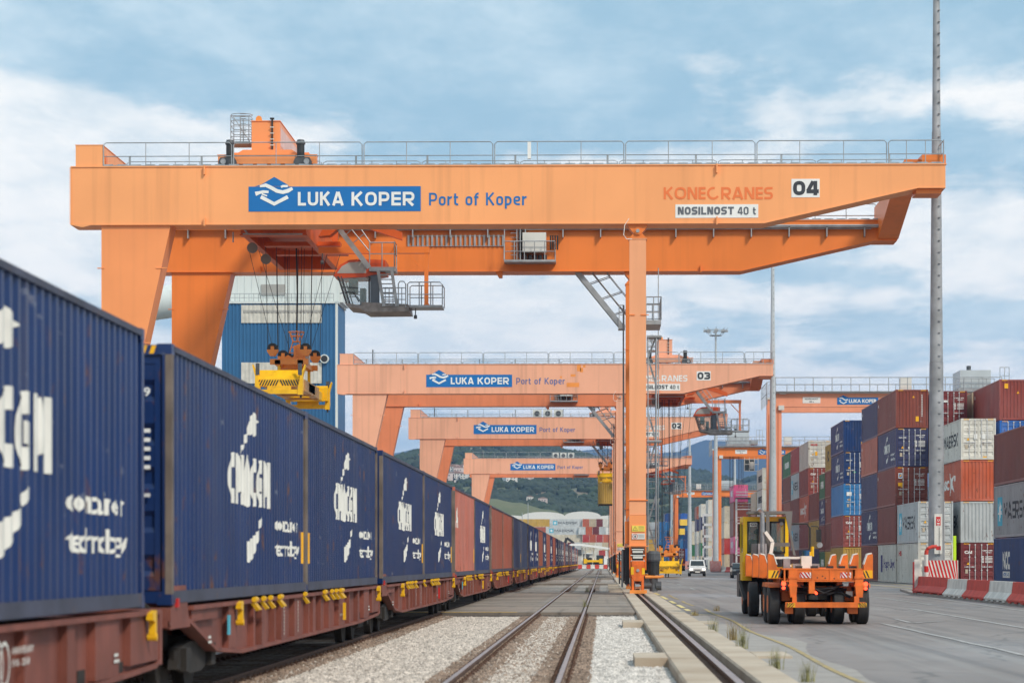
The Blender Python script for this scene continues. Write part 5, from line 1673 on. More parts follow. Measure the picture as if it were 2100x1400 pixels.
    MB().prism([(q(1016, 5, DF).x, GB - .05), (q(1031, 5, DF).x, GB - .05), (q(1030, 5, DF).x, GB - .38), (q(1023, 5, DF).x, GB - .38)], DF + .1, DF + .5, 'y').obj('underside_bracket', gf, root)
    # stairs from far girder down to the leg platform
    s = MB()
    dy = DF + .45
    t0 = q(1183, 556, dy); t1 = q(1274, 668, dy)
    t0 = t0 + (t0 - t1) * .02
    for k in (0, .75):
        s.beam(t0 + Vector((0, k, 0)), t1 + Vector((0, k, 0)), .06, .30)
    n = 17
    for k in range(1, n):
        p = t0.lerp(t1, k / n); s.box(p.x - .13, p.x + .13, dy, dy + .75, p.z - .02, p.z + .02)
    off = Vector((q(1230, 5, dy).x - q(1196, 5, dy).x + .35, 0, .45))
    for k in (0, .75):
        K = Vector((0, k, 0))
        s.tube([t0 + off + K, t1 + off * 1.0 + K - (t1 - t0) * .04, t1 + K + Vector((.25, 0, .0))], .032, 5)
        s.tube([t0 + off * .5 + K, t1 + off * .5 + K], .028, 5)
        for t in (.25, .52, .8):
            p = t0.lerp(t1, t) + K; s.tube([p, p + off], .026, 5)
    s.obj('stairway', g, root)
    # platform round the column and zigzag ladder tower on its right
    zp = q(1340, 660, 3).z
    pl = MB()
    pl.box(q(1268, 5, dy).x, XC - .45, dy - .2, dy + 1.0, q(0, 668, dy).z - .25, q(0, 668, dy).z)
    pl.rail((q(1268, 5, dy).x + .05, dy - .15, q(0, 668, dy).z), (XC - .5, dy - .15, q(0, 668, dy).z), 1.1, 1, (.5,), .03)
    yb0, yb1 = 2.0, DF - .4
    x0, x1 = XC + .45, q(1354, 660, 4).x
    pl.box(x0, x1, 2.0, 5.2, zp - .22, zp)
    pl.rail((x0, 2.0, zp), (x1, 2.0, zp), 1.15, 2, (.33, .66), .028)
    pl.rail((x1, 2.0, zp), (x1, 5.2, zp), 1.15, 3, (.33, .66), .028)
    pl.rail((x1, 5.2, zp), (x0, 5.2, zp), 1.15, 2, (.33, .66), .028)
    pl.obj('leg_platform', g, root)
    yl = DF - 2.2
    xa, xb = q(1329, 5, yl).x, q(1346, 5, yl).x
    lt = MB()
    z = q(0, 1128, yl).z; top = q(0, 690, yl).z; k = 0
    lt.tube([(xb, yl, z), (xb, yl, top)], .045, 5); lt.tube([(xa, yl, z), (xa, yl, top)], .035, 5)
    lt.tube([(xb, yl + 1.4, z), (xb, yl + 1.4, top)], .035, 5)
    lt.tube([(xb + .12, yl + .2, z), (xb + .12, yl + .2, GB - .1)], .03, 5)
    while z < top - 1.0:
        hgt = min(1.55, top - z)
        sd = 1 if k % 2 else -1
        pa = Vector((xa if sd > 0 else xb, yl + .35, z)); pb = Vector((xb if sd > 0 else xa, yl + .35, z + hgt))
        if k % 3 != 2:
            lt.beam(pa, pb, .05, .10)
        for m_ in range(1, 4): lt.tube([(xa, yl, z + hgt * m_ / 4), (xb, yl, z + hgt * m_ / 4)], .022, 4)
        if k % 4 == 3:
            lt.box(xa - .05, xb + .3, yl - .1, yl + 1.5, z + hgt - .1, z + hgt)
        z += hgt; k += 1
    lt.obj('ladder_tower', g, root)
    zz = q(0, 1128, yl).z
    MB().box(xa, xb + .2, yl - .1, yl + 1.4, zz - .45, zz - .1).obj('ladder_base', MT['dark'], root)
    # cable down the column left side
    cbl = MB().tube([(XC - .55, DF - .2, GB - 2), (XC - .55, DF - .2, 2.5)], .05, 5)
    cbl.obj('power_cable', MT['motor'], root)
    hoop = MB().tube([q(1290, 448, -.05), q(1281, 462, -.1), q(1279, 482, -.1), q(1285, 490, -.05), q(1296, 490, -.02)], .018, 5); hoop.obj('cable_loop', MT['white'], root)
    logo(root, 0.0, far)
    plates(root, 0.0, num, far)
    if far > 0:
        st_ = MB()
        for (px, py, w_, h) in ((1087, 433, 26, 9), (830, 436, 9, 8), (1130, 368, 8, 14), (1143, 372, 6, 9), (1104, 390, 10, 5), (1155, 352, 5, 5), (1060, 396, 4, 4)) if far == 1 else ():
            a = q(px + 350 * 0, py); st_.box(a.x, a.x + w_ * .024 * 2, -.008, 0, a.z, a.z + h * .024 * 2)
        if st_.v: st_.obj('touched_up_paint', MT['orange_hi'], root)
        ac = MB()
        for k in range(3):
            x = q(840, 5).x + k * 1.45
            ac.box(x, x + 1.2, .85, 1.6, GT + .1, GT + 1.15)
        if far > 1:
            ac.obj('cooling_unit', MT['whitebox'], root)
            fn = MB()
            for k in range(3):
                x = q(840, 5).x + k * 1.45 + .6; fn.cyl((x, .79, GT + .62), (x, .86, GT + .62), .36, n=14)
            fn.obj('cooling_fan', MT['motor'], root)
        an = MB().cyl((q(262, 5).x + 0.6, 1, GT), (q(262, 5).x + .6, 1, GT + 1.6), .06, n=6); an.obj('antenna', MT['motor'], root)
    else:
        a, b_ = q(1082, 326), q(1089, 292)
        MB().box(a.x, b_.x, -.1, .1, a.z, b_.z).obj('flood_sensor', MT['white'], root)
    return root
MT['warn_yellow'] = paint('warning_yellow', lin(250, 224, 96), 0.5)
MT['column'] = paint('pale_column_paint', lin(242, 168, 122), 0.5, var=0.05, scale=0.3, streak=0.15)

def bogie(root, x, dy, zb, far):
    o = MT['orange']
    b_ = MB()
    # portal cheeks, equaliser and nose block
    for s in (-1, 1):
        b_.box(x + s * .42, x + s * .36, dy, dy + .3, zb - 1.2, zb - .04)
        b_.prism([(dy + .2, zb - .1), (dy + 2.6, zb - .1), (dy + 3.4, .9), (dy - .0, .9), (dy - .0, zb - .8)], x + s * .34, x + s * .28, 'x')
    b_.box(x - .30, x + .30, dy - .05, dy + 3.3, .92, zb - .75)
    b_.prism([(x - .27, zb - .95), (x + .27, zb - .95), (x + .34, zb - 1.45), (x + .16, zb - 1.75), (x - .16, zb - 1.75), (x - .34, zb - 1.45)], dy - .12, dy, 'y')
    b_.box(x - .30, x - .19, dy - .1, dy + .6, .12, .95); b_.box(x + .19, x + .30, dy - .1, dy + .6, .12, .95)
    b_.box(x - .30, x - .20, dy + 2.5, dy + 3.2, .12, .95); b_.box(x + .20, x + .30, dy + 2.5, dy + 3.2, .12, .95)
    r = b_.obj('bogie', o, root)
    w_ = MB()
    for k in (.35, 1.15, 2.1, 2.9):
        w_.cyl((x - .09, dy + k, .39), (x + .09, dy + k, .39), .35, n=20); w_.cyl((x - .13, dy + k, .39), (x - .09, dy + k, .39), .40, n=20)
    w_.obj('wheels', MT['steel'], r)
    sl = MB()
    for k, (wd, t) in enumerate(((.30, .06), (.26, .10), (.36, .05), (.24, .12), (.34, .05))):
        sl.box(x - wd, x + wd, dy - .02, dy + .25, zb - .22 - k * .14, zb - .22 - k * .14 + t)
    sl.obj('spring_pack', MT['whitebox'], r)
    dk = MB()
    dk.box(x - .34, x + .34, dy + .3, dy + 3.0, zb - 1.0, zb - .1)
    dk.box(x - .62, x - .40, dy + .4, dy + 2.0, .5, zb - .1)
    dk.obj('drive_gear', MT['dark'], r)
    MB().box(x - .40, x + .44, dy - .55, dy - .05, .05, .22).obj('rail_guard', MT['orange_hi'], r)
    MB().box(x - .34, x - .20, dy - .14, dy - .02, .98, 1.35).box(x + .20, x + .34, dy - .14, dy - .02, .98, 1.3).obj('yellow_mark', MT['yellow'], r)
    MB().cyl((x, dy - .17, 1.18), (x, dy - .1, 1.18), .08, n=12).obj('axle_cap', MT['galv'], r)
    # travel motor on the right
    mo = MB()
    mx = x + .78
    mo.tube([(mx, dy + .1, 1.62), (mx, dy + .1, 1.70), (mx, dy + .1, 2.0), (mx, dy + .1, 2.14)], [.31, .34, .33, .22], 16, None, True)
    mo.obj('motor_cover', MT['motor'], r)
    m2 = MB().cyl((mx, dy + .1, 1.62), (mx, dy + .1, .95), .27, n=18)
    for k in range(12):
        a = k * math.pi / 6; m2.box(mx + .27 * math.cos(a) - .015, mx + .27 * math.cos(a) + .015, dy + .1 + .27 * math.sin(a) - .015, dy + .1 + .27 * math.sin(a) + .015, 1.0, 1.58)
    m2.obj('motor', MT['dark'], r)
    MB().tube([(mx, dy + .1, .82), (mx, dy + .1, .5), (mx, dy + .1, .15)], [.22, .18, .2], 10, None, True).cyl((mx - .1, dy + .1, .45), (x + .3, dy + .1, .45), .17, n=12).cyl((mx + .1, dy + .1, .42), (mx + .38, dy + .1, .42), .22, n=12).obj('gear_reducer', MT['motor'], r)
    MB().tube([(x + .36, dy - .1, .86), (mx + .3, dy - .1, .86), (mx + .5, dy - .1, .9)], .07, 8, None, True).obj('bumper_bar', MT['orange_hi'], r)
    MB().box(x - .82, x - .72, dy - .45, dy - .35, .35, 2.15).obj('cable_guide_post', MT['motor'], r)

cr4 = build_crane('04', 119.0, 0, 'nearest big orange gantry crane with the blue sign and the number 04')
cr3 = build_crane('03', 239.0, 1, 'salmon gantry crane number 03, second from the camera')
cr2 = build_crane('02', 327.0, 2, 'salmon gantry crane number 02, third from the camera')
cr1 = build_crane('01', 457.0, 3, 'farthest and smallest salmon gantry crane in front of the hillside')

# ---------------------------------------------------------------- trolleys with cab
TXC = q(546, 300, 1).x
def build_trolley(X, oy, far, label):
    """local x = 0 is the trolley centre"""
    o1 = MT['crane_leg'] if far == 0 else MT['salmon']; o2 = MT['crane_far'] if far == 0 else MT['salmon_far']; g = MT['galv']
    t = thing('crane_trolley', label, 'crane trolley', (X, oy, 0), 0, 'trolleys running on the gantry cranes')
    def k(px, py, dy):
        p = q(px, py, dy); return Vector((p.x - TXC, dy, p.z))
    z0 = GT + .16
    fr = MB()
    for dy in (.75, DF + .55):
        a, b_ = k(447, 338, .75), k(649, 318, .75)
        fr.box(a.x, b_.x, dy, dy + .5, z0 + .12, b_.z)
        fr.box(a.x - .03, b_.x + .03, dy - .03, dy + .53, b_.z, b_.z + .03)
    for x in (-1.9, 1.6):
        fr.box(x, x + .5, 1.2, DF + .6, z0 + .15, z0 + .75)
    fr.prism([(-1.7, z0 + .6), (1.7, z0 + .6), (1.25, z0 + .9), (-1.2, z0 + .9)], 1.25, 2.4, 'y')
    fr.obj('trolley_frame', o1, t)
    gr = MB(); wh = MB(); mo = MB(); hd = MB()
    for s in (-1, 1):
        for dy in (.62, DF + .45):
            xm = s * 1.87
            gr.prism([(xm - .42, z0 + .02), (xm + .42, z0 + .02), (xm + .45, z0 + .2), (xm + .34, z0 + .40), (xm - .34, z0 + .40), (xm - .45, z0 + .2)], dy - .12, dy + .12, 'y')
            wh.cyl((xm - s * .0 + (.2 if s > 0 else -.2), dy - .16, z0 + .2), (xm + (.2 if s > 0 else -.2), dy + .3, z0 + .2), .14, n=14)
            mo.cyl((s * 1.76, dy + .05, z0 + .4), (s * 1.76, dy + .05, z0 + 1.10), .19, n=14)
            hd.tube([(s * 1.76, dy + .05, z0 + 1.05), (s * 1.76, dy + .05, z0 + 1.12), (s * 1.76, dy + .05, z0 + 1.28)], [.22, .24, .17], 14, None, True)
    gr.obj('gearbox', MT['motor'], t); wh.obj('wheel_hub', MT['steel'], t); mo.obj('travel_motor', MT['dark'], t); hd.obj('motor_cap', MT['motor'], t)
    # machinery house: tall front box with sloping rear hood
    a, b_ = k(516, 318, 2.2), k(574, 249, 2.2)
    hs = MB()
    hs.prism([(2.2, a.z), (DF - 4.5, a.z), (DF - 6.0, a.z + .9), (9.8, b_.z - .35), (9.8, b_.z), (2.2, b_.z)], a.x, b_.x, 'x')
    hs.obj('machinery_house', o1, t)
    MB().box(a.x - .03, b_.x + .03, 2.15, 9.85, b_.z, b_.z + .035).obj('house_roof', o1, t)
    # thin side panel; the house's lit pale pink is put into its colour
    MB().box(b_.x, b_.x + .01, 2.5, 9.2, a.z + .5, b_.z - .25).obj('lit_side_panel', MT['sheet'], t)
    lg = MB()
    for (x, y) in ((a.x + .35, 2.3), (b_.x - .1, 9.6), (b_.x + .1, DF - 5)):
        zt = b_.z + .02 if y < 9 else (b_.z - .0 if y < 10 else a.z + .3)
        lg.prism([(x - .17, zt), (x + .17, zt), (x + .14, zt + .2), (x + .05, zt + .28), (x - .05, zt + .28), (x - .14, zt + .2)], y, y + .05, 'y')
    lg.obj('lifting_eye', MT['orange_hi'], t)
    cb = MB()
    cx = k(558, 5, 2.1).x
    cb.box(cx - .04, cx + .04, 2.1, 2.18, a.z - .1, b_.z + .14); cb.box(cx - .10, cx + .10, 2.05, 2.2, b_.z + .08, b_.z + .16)
    cb.tube([(-1.1, 1.9, a.z - .15), (cx, 1.9, a.z - .12), (1.1, 1.9, a.z - .18), (1.6, 1.5, a.z - .4)], .035, 5)
    cb.obj('cable_duct', MT['dark'], t)
    cl = MB()
    for i in range(5): cl.box(cx - .1, cx + .1, 2.06, 2.1, a.z + .15 + i * .3, a.z + .19 + i * .3)
    for i in range(8): cl.box(-1.0 + i * .25, -.94 + i * .25, 1.85, 1.9, a.z - .28, a.z - .02)
    cl.obj('cable_clamp', MT['whitebox'], t)
    # caged ladder left of the house
    cg = MB(); la, lb = k(474, 5, 2.5).x, k(513, 5, 2.5).x; zt = k(5, 240, 2.5).z
    zc = k(5, 293, 2.5).z
    for x in (la, (la + lb) / 2, lb - .05):
        for y in (2.4, 3.4): cg.tube([(x, y, zc - .05), (x, y, zt)], .022, 4)
    for zz in [zc + (zt - zc) * i / 5 for i in range(6)]:
        cg.tube([(la, 2.4, zz), (lb, 2.4, zz), (lb, 3.4, zz), (la, 3.4, zz), (la, 2.4, zz)], .018, 4)
    cg.tube([(la + .1, 2.4, zt), (lb, 2.4, zc)], .02, 4)
    for i in range(14): cg.tube([((la + lb) / 2 - .15, 3.3, zc + i * .12), ((la + lb) / 2 + .15, 3.3, zc + i * .12)], .014, 4)
    cg.tube([((la + lb) / 2 + .55 * math.cos(i * .63), 2.9 + .5 * math.sin(i * .63), zt + .12) for i in range(11)], .018, 4)
    cg.box(la, lb, 2.3, 3.5, zc - .12, zc - .04)
    cg.obj('caged_ladder', g, t)
    MB().cyl((k(638, 5, 6).x, 5.5, z0 + .5), (k(638, 5, 6).x, 5.5, z0 + 1.15), .22, n=12).obj('white_drum', MT['whitebox'], t)
    # under-frame between the girders
    uf = MB()
    a, b_ = k(508, 494, 5), k(640, 464, 5)
    uf.box(a.x, b_.x, 2.6, 3.0, a.z, GT - .1); uf.box(a.x, b_.x, DF - 2.5, DF - 2.1, a.z, GT - .1)
    uf.box(a.x, a.x + .3, 3.0, DF - 2.5, a.z, a.z + 1.2); uf.box(b_.x - .3, b_.x, 3.0, DF - 2.5, a.z, a.z + 1.2)
    uf.box(a.x - .05, b_.x + .05, 2.5, 3.2, a.z - .05, a.z)
    c_ = k(5, 505, 8).z
    uf.box(k(545, 5, 8).x, k(700, 5, 8).x, 7.4, 8.1, c_ - .1, c_ + .12); uf.box(k(550, 5, 8).x, k(700, 5, 8).x, 11.0, 11.7, c_ - .1, c_ + .12)
    uf.box(a.x + .3, b_.x - .3, 3.0, DF - 2.5, a.z + .9, a.z + 1.0)
    for x in (-1.2, -.4, .4, 1.1): uf.box(x, x + .06, 2.55, 2.6, a.z, GT - .2)
    bx = k(655, 5, 6).x
    uf.prism([(bx, c_ + .15), (bx + .5, c_ + .9), (bx + 1.6, c_ + 1.5), (bx + 1.8, c_ + 1.2), (bx + .6, c_ + .2)], 5.5, 6.3, 'y')
    uf.prism([(bx + 1.5, c_ + 1.6), (bx + 4.2, c_ + .55), (bx + 4.2, c_ + .15), (bx + 1.4, c_ + 1.1)], 7.0, 7.4, 'y')
    uf.obj('under_frame', MT['under'], t)
    rod = MB().tube([k(498, 480, 2.3), k(620, 480, 2.3)], .04, 5).tube([k(498, 466, 2.3), k(508, 480, 2.3)], .05, 5).tube([k(478, 476, 2.4), k(478, 497, 2.4)], .04, 5)
    rod.obj('control_rod', g, t)
    dr = MB()
    for (px, py, dy) in ((517, 508, 4.5), (545, 531, 6.5)):
        p = k(px, py, dy); dr.cyl((p.x, dy, p.z), (p.x, dy + .12, p.z), .27, n=18)
    dr.obj('rope_sheave', MT['sheave'], t)
    # boom carrying the cab and service platform
    bm_ = MB(); dy = 7.0
    bm_.box(k(700, 5, dy).x - 1.2, k(880, 5, dy).x, dy, dy + .35, k(5, 521, dy).z, k(5, 508, dy).z)
    bm_.box(k(870, 5, dy).x, k(878, 5, dy).x, dy + .03, dy + .28, k(5, 630, dy).z, k(5, 521, dy).z)
    p = k(875, 636, dy); bm_.cyl((p.x, dy, p.z + .22), (p.x, dy + .3, p.z + .22), .17, n=12)
    bm_.beam(k(838, 522, dy + .1), k(872, 558, dy + .1), .07, .08)
    bm_.obj('cab_boom', o2, t)
    # cab: bulged orange hood with grey panel, slanted windows, floor frame
    dy = 6.2; dw = 2.0
    cabp = [(684, 566), (697, 543), (716, 533), (740, 531), (790, 533), (790, 560), (756, 565), (750, 568), (700, 570)]
    hood = MB().prism([(k(u, v, dy).x, k(u, v, dy).z) for u, v in cabp], dy, dy + dw, 'y')
    cab = hood.obj('cab_hood', MT['red_orange'], t)
    pp = [(691, 560.5), (701, 546), (716, 538), (740, 536.5), (750, 537), (751, 560)]
    MB().prism([(k(u, v, dy).x, k(u, v, dy).z) for u, v in pp], dy - .02, dy, 'y').obj('roof_window', MT['roofglass'], cab)
    fr = MB()
    fl = k(5, 628, dy).z
    for yy in (dy + .02, dy + dw - .05):
        fr.tube([(k(693, 5, dy).x, yy, k(5, 568, dy).z), (k(712, 5, dy).x, yy, fl)], .05, 5)
        fr.tube([(k(700, 5, dy).x, yy, k(5, 568, dy).z), (k(719, 5, dy).x, yy, fl)], .035, 5)
        fr.tube([(k(757, 5, dy).x, yy, k(5, 568, dy).z), (k(757, 5, dy).x, yy, fl)], .05, 5)
        fr.tube([(k(712, 5, dy).x, yy, fl), (k(757, 5, dy).x, yy, fl)], .05, 5)
        fr.tube([(k(700, 5, dy).x, yy, k(5, 590, dy).z), (k(735, 5, dy).x, yy, k(5, 592, dy).z)], .025, 4)
        fr.tube([(k(708, 5, dy).x, yy, k(5, 601, dy).z), (k(725, 5, dy).x, yy, k(5, 601, dy).z), (k(736, 5, dy).x, yy, k(5, 620, dy).z)], .03, 4)
    fr.obj('window_frame', MT['motor'], cab)
    wn = MB().prism([(k(u, v, dy).x, k(u, v, dy).z) for u, v in ((694, 569), (757, 569), (757, 626), (713, 626))], dy + .04, dy + .05, 'y')
    wn.prism([(k(u, v, dy).x, k(u, v, dy).z) for u, v in ((693, 569), (696, 569), (715, 626), (712, 626))], dy + .05, dy + dw - .1, 'y')
    wn.obj('cab_window', MT['glass_clear'], cab)
    st = MB()
    st.box(k(712, 5, dy).x, k(730, 5, dy).x, dy + .7, dy + 1.2, k(5, 601, dy).z, k(5, 571, dy).z)
    st.box(k(736, 5, dy).x, k(747, 5, dy).x, dy + .6, dy + 1.2, k(5, 624, dy).z, k(5, 590, dy).z); st.obj('driver_seat', MT['motor'], cab)
    MB().box(k(759, 5, dy).x, k(778, 5, dy).x, dy + .1, dy + .16, k(5, 625, dy).z, k(5, 555, dy).z).obj('cab_door', MT['bluegrey'], cab)
    pl = MB()
    pl.prism([(k(u, v, dy).x, k(u, v, dy).z) for u, v in ((708, 622), (742, 628), (742, 621), (838, 625), (840, 640), (752, 641), (740, 634), (715, 631))], dy - .4, dy + dw + .3, 'y')
    pl.obj('cab_floor', MT['floor_steel'], t)
    # platforms, rails, ladder
    g1 = MB(); ya = dy - .45
    zf = k(5, 549, ya).z
    g1.box(k(757, 5, ya).x, k(811, 5, ya).x, ya, ya + 1.2, zf - .22, zf)
    g1.rail(k(758, 549, ya), k(809, 549, ya), 1.3, 2, (.55,), .032)
    g1.rail((k(809, 5, ya).x, ya, zf), (k(809, 5, ya).x, ya + 1.2, zf), 1.3, 1, (.55,), .032)
    g1.obj('upper_platform', g, t)
    g2 = MB()
    for s in (0, .6):
        g2.beam(k(690, 462, ya) + Vector((0, s, 0)), k(757, 549, ya) + Vector((0, s, 0)), .05, .26)
    for i in range(1, 12):
        p = k(690, 462, ya).lerp(k(757, 549, ya), i / 12); g2.box(p.x - .1, p.x + .1, ya, ya + .6, p.z - .02, p.z + .02)
    for A_1, B_1 in (((714, 462), (758, 516)), ((735, 462), (759, 497))):
        g2.tube([k(*A_1, ya), k(*B_1, ya)], .032, 5)
    g2.tube([k(722, 500, ya), k(746, 480, ya)], .025, 4); g2.tube([k(706, 484, ya), k(722, 470, ya)], .025, 4)
    g2.obj('cab_stairway', g, t)
    g3 = MB()
    for (u0, u1) in (((775, 552), (787, 628)), ((803, 552), (814, 628))):
        g3.beam(k(*u0, ya), k(*u1, ya), .06, .16); g3.beam(k(*u0, ya + .5), k(*u1, ya + .5), .06, .1)
    for i in range(9):
        a = k(775 + 12 * i / 8, 555 + 9 * i, ya); b_ = k(803 + 11 * i / 8, 555 + 9 * i, ya); g3.tube([a, b_], .028, 4)
    for py in (590, 602, 614, 625):
        g3.tube([k(786, py, ya), k(832, py, ya)], .022, 4)
    for px in (790, 798, 806, 817, 824): g3.tube([k(px, 590, ya), k(px, 628, ya)], .022, 4)
    g3.tube([k(817, 628, ya), k(817, 582, ya), k(820, 577, ya), k(828, 577, ya), k(832, 582, ya), k(832, 630, ya)], .032, 5)
    g3.obj('ladder', g, t)
    g4 = MB(); yb = ya + .3
    zf = k(5, 627, yb).z; xa, xb = k(836, 5, yb).x, k(907, 5, yb).x
    g4.box(xa, xb, yb, yb + 1.6, zf - .12, zf)
    for y_ in (yb + .02, yb + 1.58):
        g4.tube([(xa, y_, zf), (xa, y_, zf + 1.1), (xa + .1, y_, zf + 1.18), (xb - .12, y_, zf + 1.18), (xb, y_, zf + 1.05), (xb, y_, zf)], .032, 5)
        g4.tube([(xa, y_, zf + .55), (xb, y_, zf + .55)], .025, 4)
        for i in (1, 2): g4.tube([(xa + (xb - xa) * i / 3, y_, zf), (xa + (xb - xa) * i / 3, y_, zf + 1.18)], .028, 4)
    g4.tube([(xb, yb, zf + 1.05), (xb, yb + 1.6, zf + 1.05)], .03, 4)
    g4.obj('service_platform', g, t)
    hk = MB()
    for (px, py) in ((852, 632), (661, 520)):
        p = k(px, py, dy); hk.tube([p, p - Vector((0, 0, .35))], .03, 5); hk.cyl(p - Vector((.08, 0, .45)), p - Vector((-.08, 0, .45)), .1, n=8)
    hk.obj('flood_light', MT['motor'], t)
    return t
MT['glass_clear'] = glass('clear_cab_glass', (0.45, 0.6, 0.62), 0.28)
MT['under'] = paint('underframe_orange', lin(206, 92, 36), 0.5, var=0.15, scale=1)
MT['sheave'] = paint('sheave_grey', (0.20, 0.18, 0.165), 0.6, var=0.1)
MT['bluegrey'] = paint('blue_grey_door', (0.13, 0.17, 0.22), 0.4)
MT['floor_steel'] = paint('floor_frame_steel', (0.28, 0.26, 0.25), 0.6, metal=.3, var=0.3, scale=3)
MT['sheet'] = paint('lit_side_pink', lin(226, 190, 180), 0.5)  # painted paleness of the lit machinery house side
tro = [build_trolley(TXC, 119.0, 0, 'trolley with machinery house and hanging cab on the crane numbered 04')]
XT3 = TXC - TXC + 6.4
tro.append(build_trolley(XT3, 239.0, 1, 'trolley and cab on the cantilever side of the crane numbered 03'))
tro.append(build_trolley(.55, 327.0, 1, 'trolley on the crane numbered 02, right at its pendulum leg'))
tro.append(build_trolley(8.3, 457.0, 1, 'trolley and cab on the farthest crane'))

# ---------------------------------------------------------------- spreaders on ropes
def sheave(mb_o, mb_d, x, y, z, r, along='x'):
    """wheel turning about the y axis with an orange fork below"""
    mb_d.cyl((x, y - .09, z), (x, y + .09, z), r, n=20)
    mb_o.prism([(x - r * 1.05, z - .05), (x + r * 1.05, z - .05), (x + r * .95, z - r * .6), (x + r * .45, z - r * 1.35), (x - r * .45, z - r * 1.35), (x - r * .95, z - r * .6)], y - .13, y + .13, 'y')
    mb_o.box(x - .09, x + .09, y - .16, y + .16, z - r * 1.3, z + .12)
def build_spreader(X, Yc, Zh, ropes_top, label, detail=True):
    """Zh: height of the spreader frame underside; ropes go up to ropes_top"""
    t = thing('spreader', label, 'spreader', (X, Yc, Zh), 0, 'container spreaders hanging from cranes')
    yl = MT['yellow']; og = MT['orange_hi']
    hw, hl = 1.2, 6.0
    # end beams with the sloping striped shield
    for s in (-1, 1):
        e = MB()
        y = s * hl
        e.box(-hw, hw, y - .15, y + .15, 0.0, .22)
        yf = y + s * -.0
        e.prism([(y - s * .02, .40), (y - s * .6, .40), (y - s * .6, 1.12), (y - s * .42, 1.25), (y - s * .02, .78)], -hw * .97, hw * .97, 'x')
        e.box(-hw * .5, hw * .5, y - .1, y + .1, .22, .40)
        end = e.obj('end_beam', yl, t)
        for c in (-1, 1):
            f_ = MB()
            f_.prism([(c * hw, -.05), (c * (hw - .24), -.05), (c * (hw - .24), .25), (c * (hw - .1), .95), (c * (hw + .12), 1.5), (c * (hw + .16), 1.45), (c * (hw + .02), .9), (c * (hw + .03), .25)], y - .2, y + .2, 'y')
            fo = f_.obj('guide_arm', yl, t)
            MB().box(c * (hw - .02), c * (hw - .22), y - s * -.21, y + s * .22, .95, 1.55).obj('arm_motor', MT['motor'], fo)
            MB().cyl((c * (hw - .1), y, -.2), (c * (hw - .1), y, 0), .05, n=8).obj('twist_lock', MT['dark'], fo)
        if s < 0:
            sp = MB(); z0, z1 = .43, .72
            n = 9
            for i in range(n):
                for c in (-1, 1):
                    u = i * .135 + .02
                    pts = [(c * u, z0), (c * (u + .065), z0), (c * (max(u - .0, 0) + .065 - .16 * 0 + .18), z1), (c * (u + .18), z1)]
                    pts = [(c * (u + .14), z0), (c * (u + .205), z0), (c * (u + .065), z1), (c * u, z1)]
                    pts = [(max(-1.15, min(1.15, a)), b_) for a, b_ in pts]
                    # the shield slopes back from its lower edge
                    yy = lambda z: (-hl + .0 - .006) if z <= .55 else -hl
                    sp.add([(a, -hl + .02 * 1 - .03, b_) for a, b_ in pts], [(0, 1, 2, 3)])
            sp.obj('hazard_stripes', MT['dark'], end)
    fr = MB()
    for c in (-1, 1):
        fr.box(c * .95, c * .62, -3.2, 3.2, .35, .95)
    fr.box(-.95, .95, -1.3, 1.3, .45, .9)
    for y in (-3.1, 0, 3.1): fr.box(-.9, .9, y - .12, y + .12, .3, .42)
    fr.obj('main_frame', MT['ochre'], t)
    te = MB()
    for c in (-1, 1):
        te.box(c * .90, c * .68, 3.2, 5.8, .38, .84); te.box(c * .90, c * .68, -5.8, -3.2, .38, .84)
    te.obj('telescopic_beam', yl, t)
    lo = MB().box(-1.1, 1.1, -5.6, 5.6, .0, .12)
    # headblock
    hb = MB(); dk = MB()
    for y in (-2.25, 1.95): hb.box(-1.0, 1.0, y, y + .3, 1.82, 2.1)
    hb.box(-.75, -.45, -2.25, 2.25, 1.78, 2.05); hb.box(.45, .75, -2.25, 2.25, 1.78, 2.05); hb.box(-.62, .62, -1.1, -.5, 1.7, 1.98)
    for c in (-1, 1):
        for y in (-2.1, 2.1):
            sheave(hb, dk, c * .87, y, 2.65, .29)
    for x in (-.19, .19): dk.cyl((x, -.9, 2.32), (x, -.6, 2.32), .20, n=16)
    hb.prism([(-.42, 1.95), (.42, 1.95), (.42, 2.3), (.2, 2.42), (0, 2.28), (-.2, 2.42), (-.42, 2.3)], -.98, -.9, 'y')
    hb.prism([(.12, 2.0), (.32, 2.0), (.32, 2.9), (.12, 2.9)], -1.2, -.6, 'y')
    hb.prism([(.30, 2.95), (.48, 2.95), (.85, 2.0), (.36, 2.0)], -1.3, -1.22, 'y')
    hb.obj('head_block', og, t); dk.obj('rope_sheave', MT['dark'], t)
    bk = MB()
    # cable basket on a little tower
    for a in range(5):
        an = a * 2 * math.pi / 5
        bk.tube([(.1 + .42 * math.cos(an), .3 * math.sin(an) * 1.4, 3.72), (.1 + .2 * math.cos(an), .2 * math.sin(an), 3.2)], .022, 4)
    for (r, z) in ((.42, 3.72), (.33, 3.5), (.2, 3.2)):
        bk.tube([(.1 + r * math.cos(i * math.pi / 5), r * math.sin(i * math.pi / 5), z) for i in range(11)], .022, 4)
    bk.tube([(.1 - .18, 0, 3.2), (-.45, 0, 2.0)], .03, 4); bk.tube([(.3, 0, 3.2), (.3, 0, 2.0)], .03, 4)
    for z in (2.6, 2.9): bk.tube([(-.3 + (z - 2.4) * .2, 0, z), (.3, 0, z)], .025, 4)
    bk.obj('cable_basket', og, t)
    MB().box(.62, .88, -.6, -.3, 1.95, 2.45).obj('control_box', MT['whitebox'], t)
    for c in (-1, 1):
        MB().box(c * .62, c * .48, -2.1, -1.85, .9, 1.85).box(c * .62, c * .48, 1.85, 2.1, .9, 1.85).obj('hanger', yl, t)
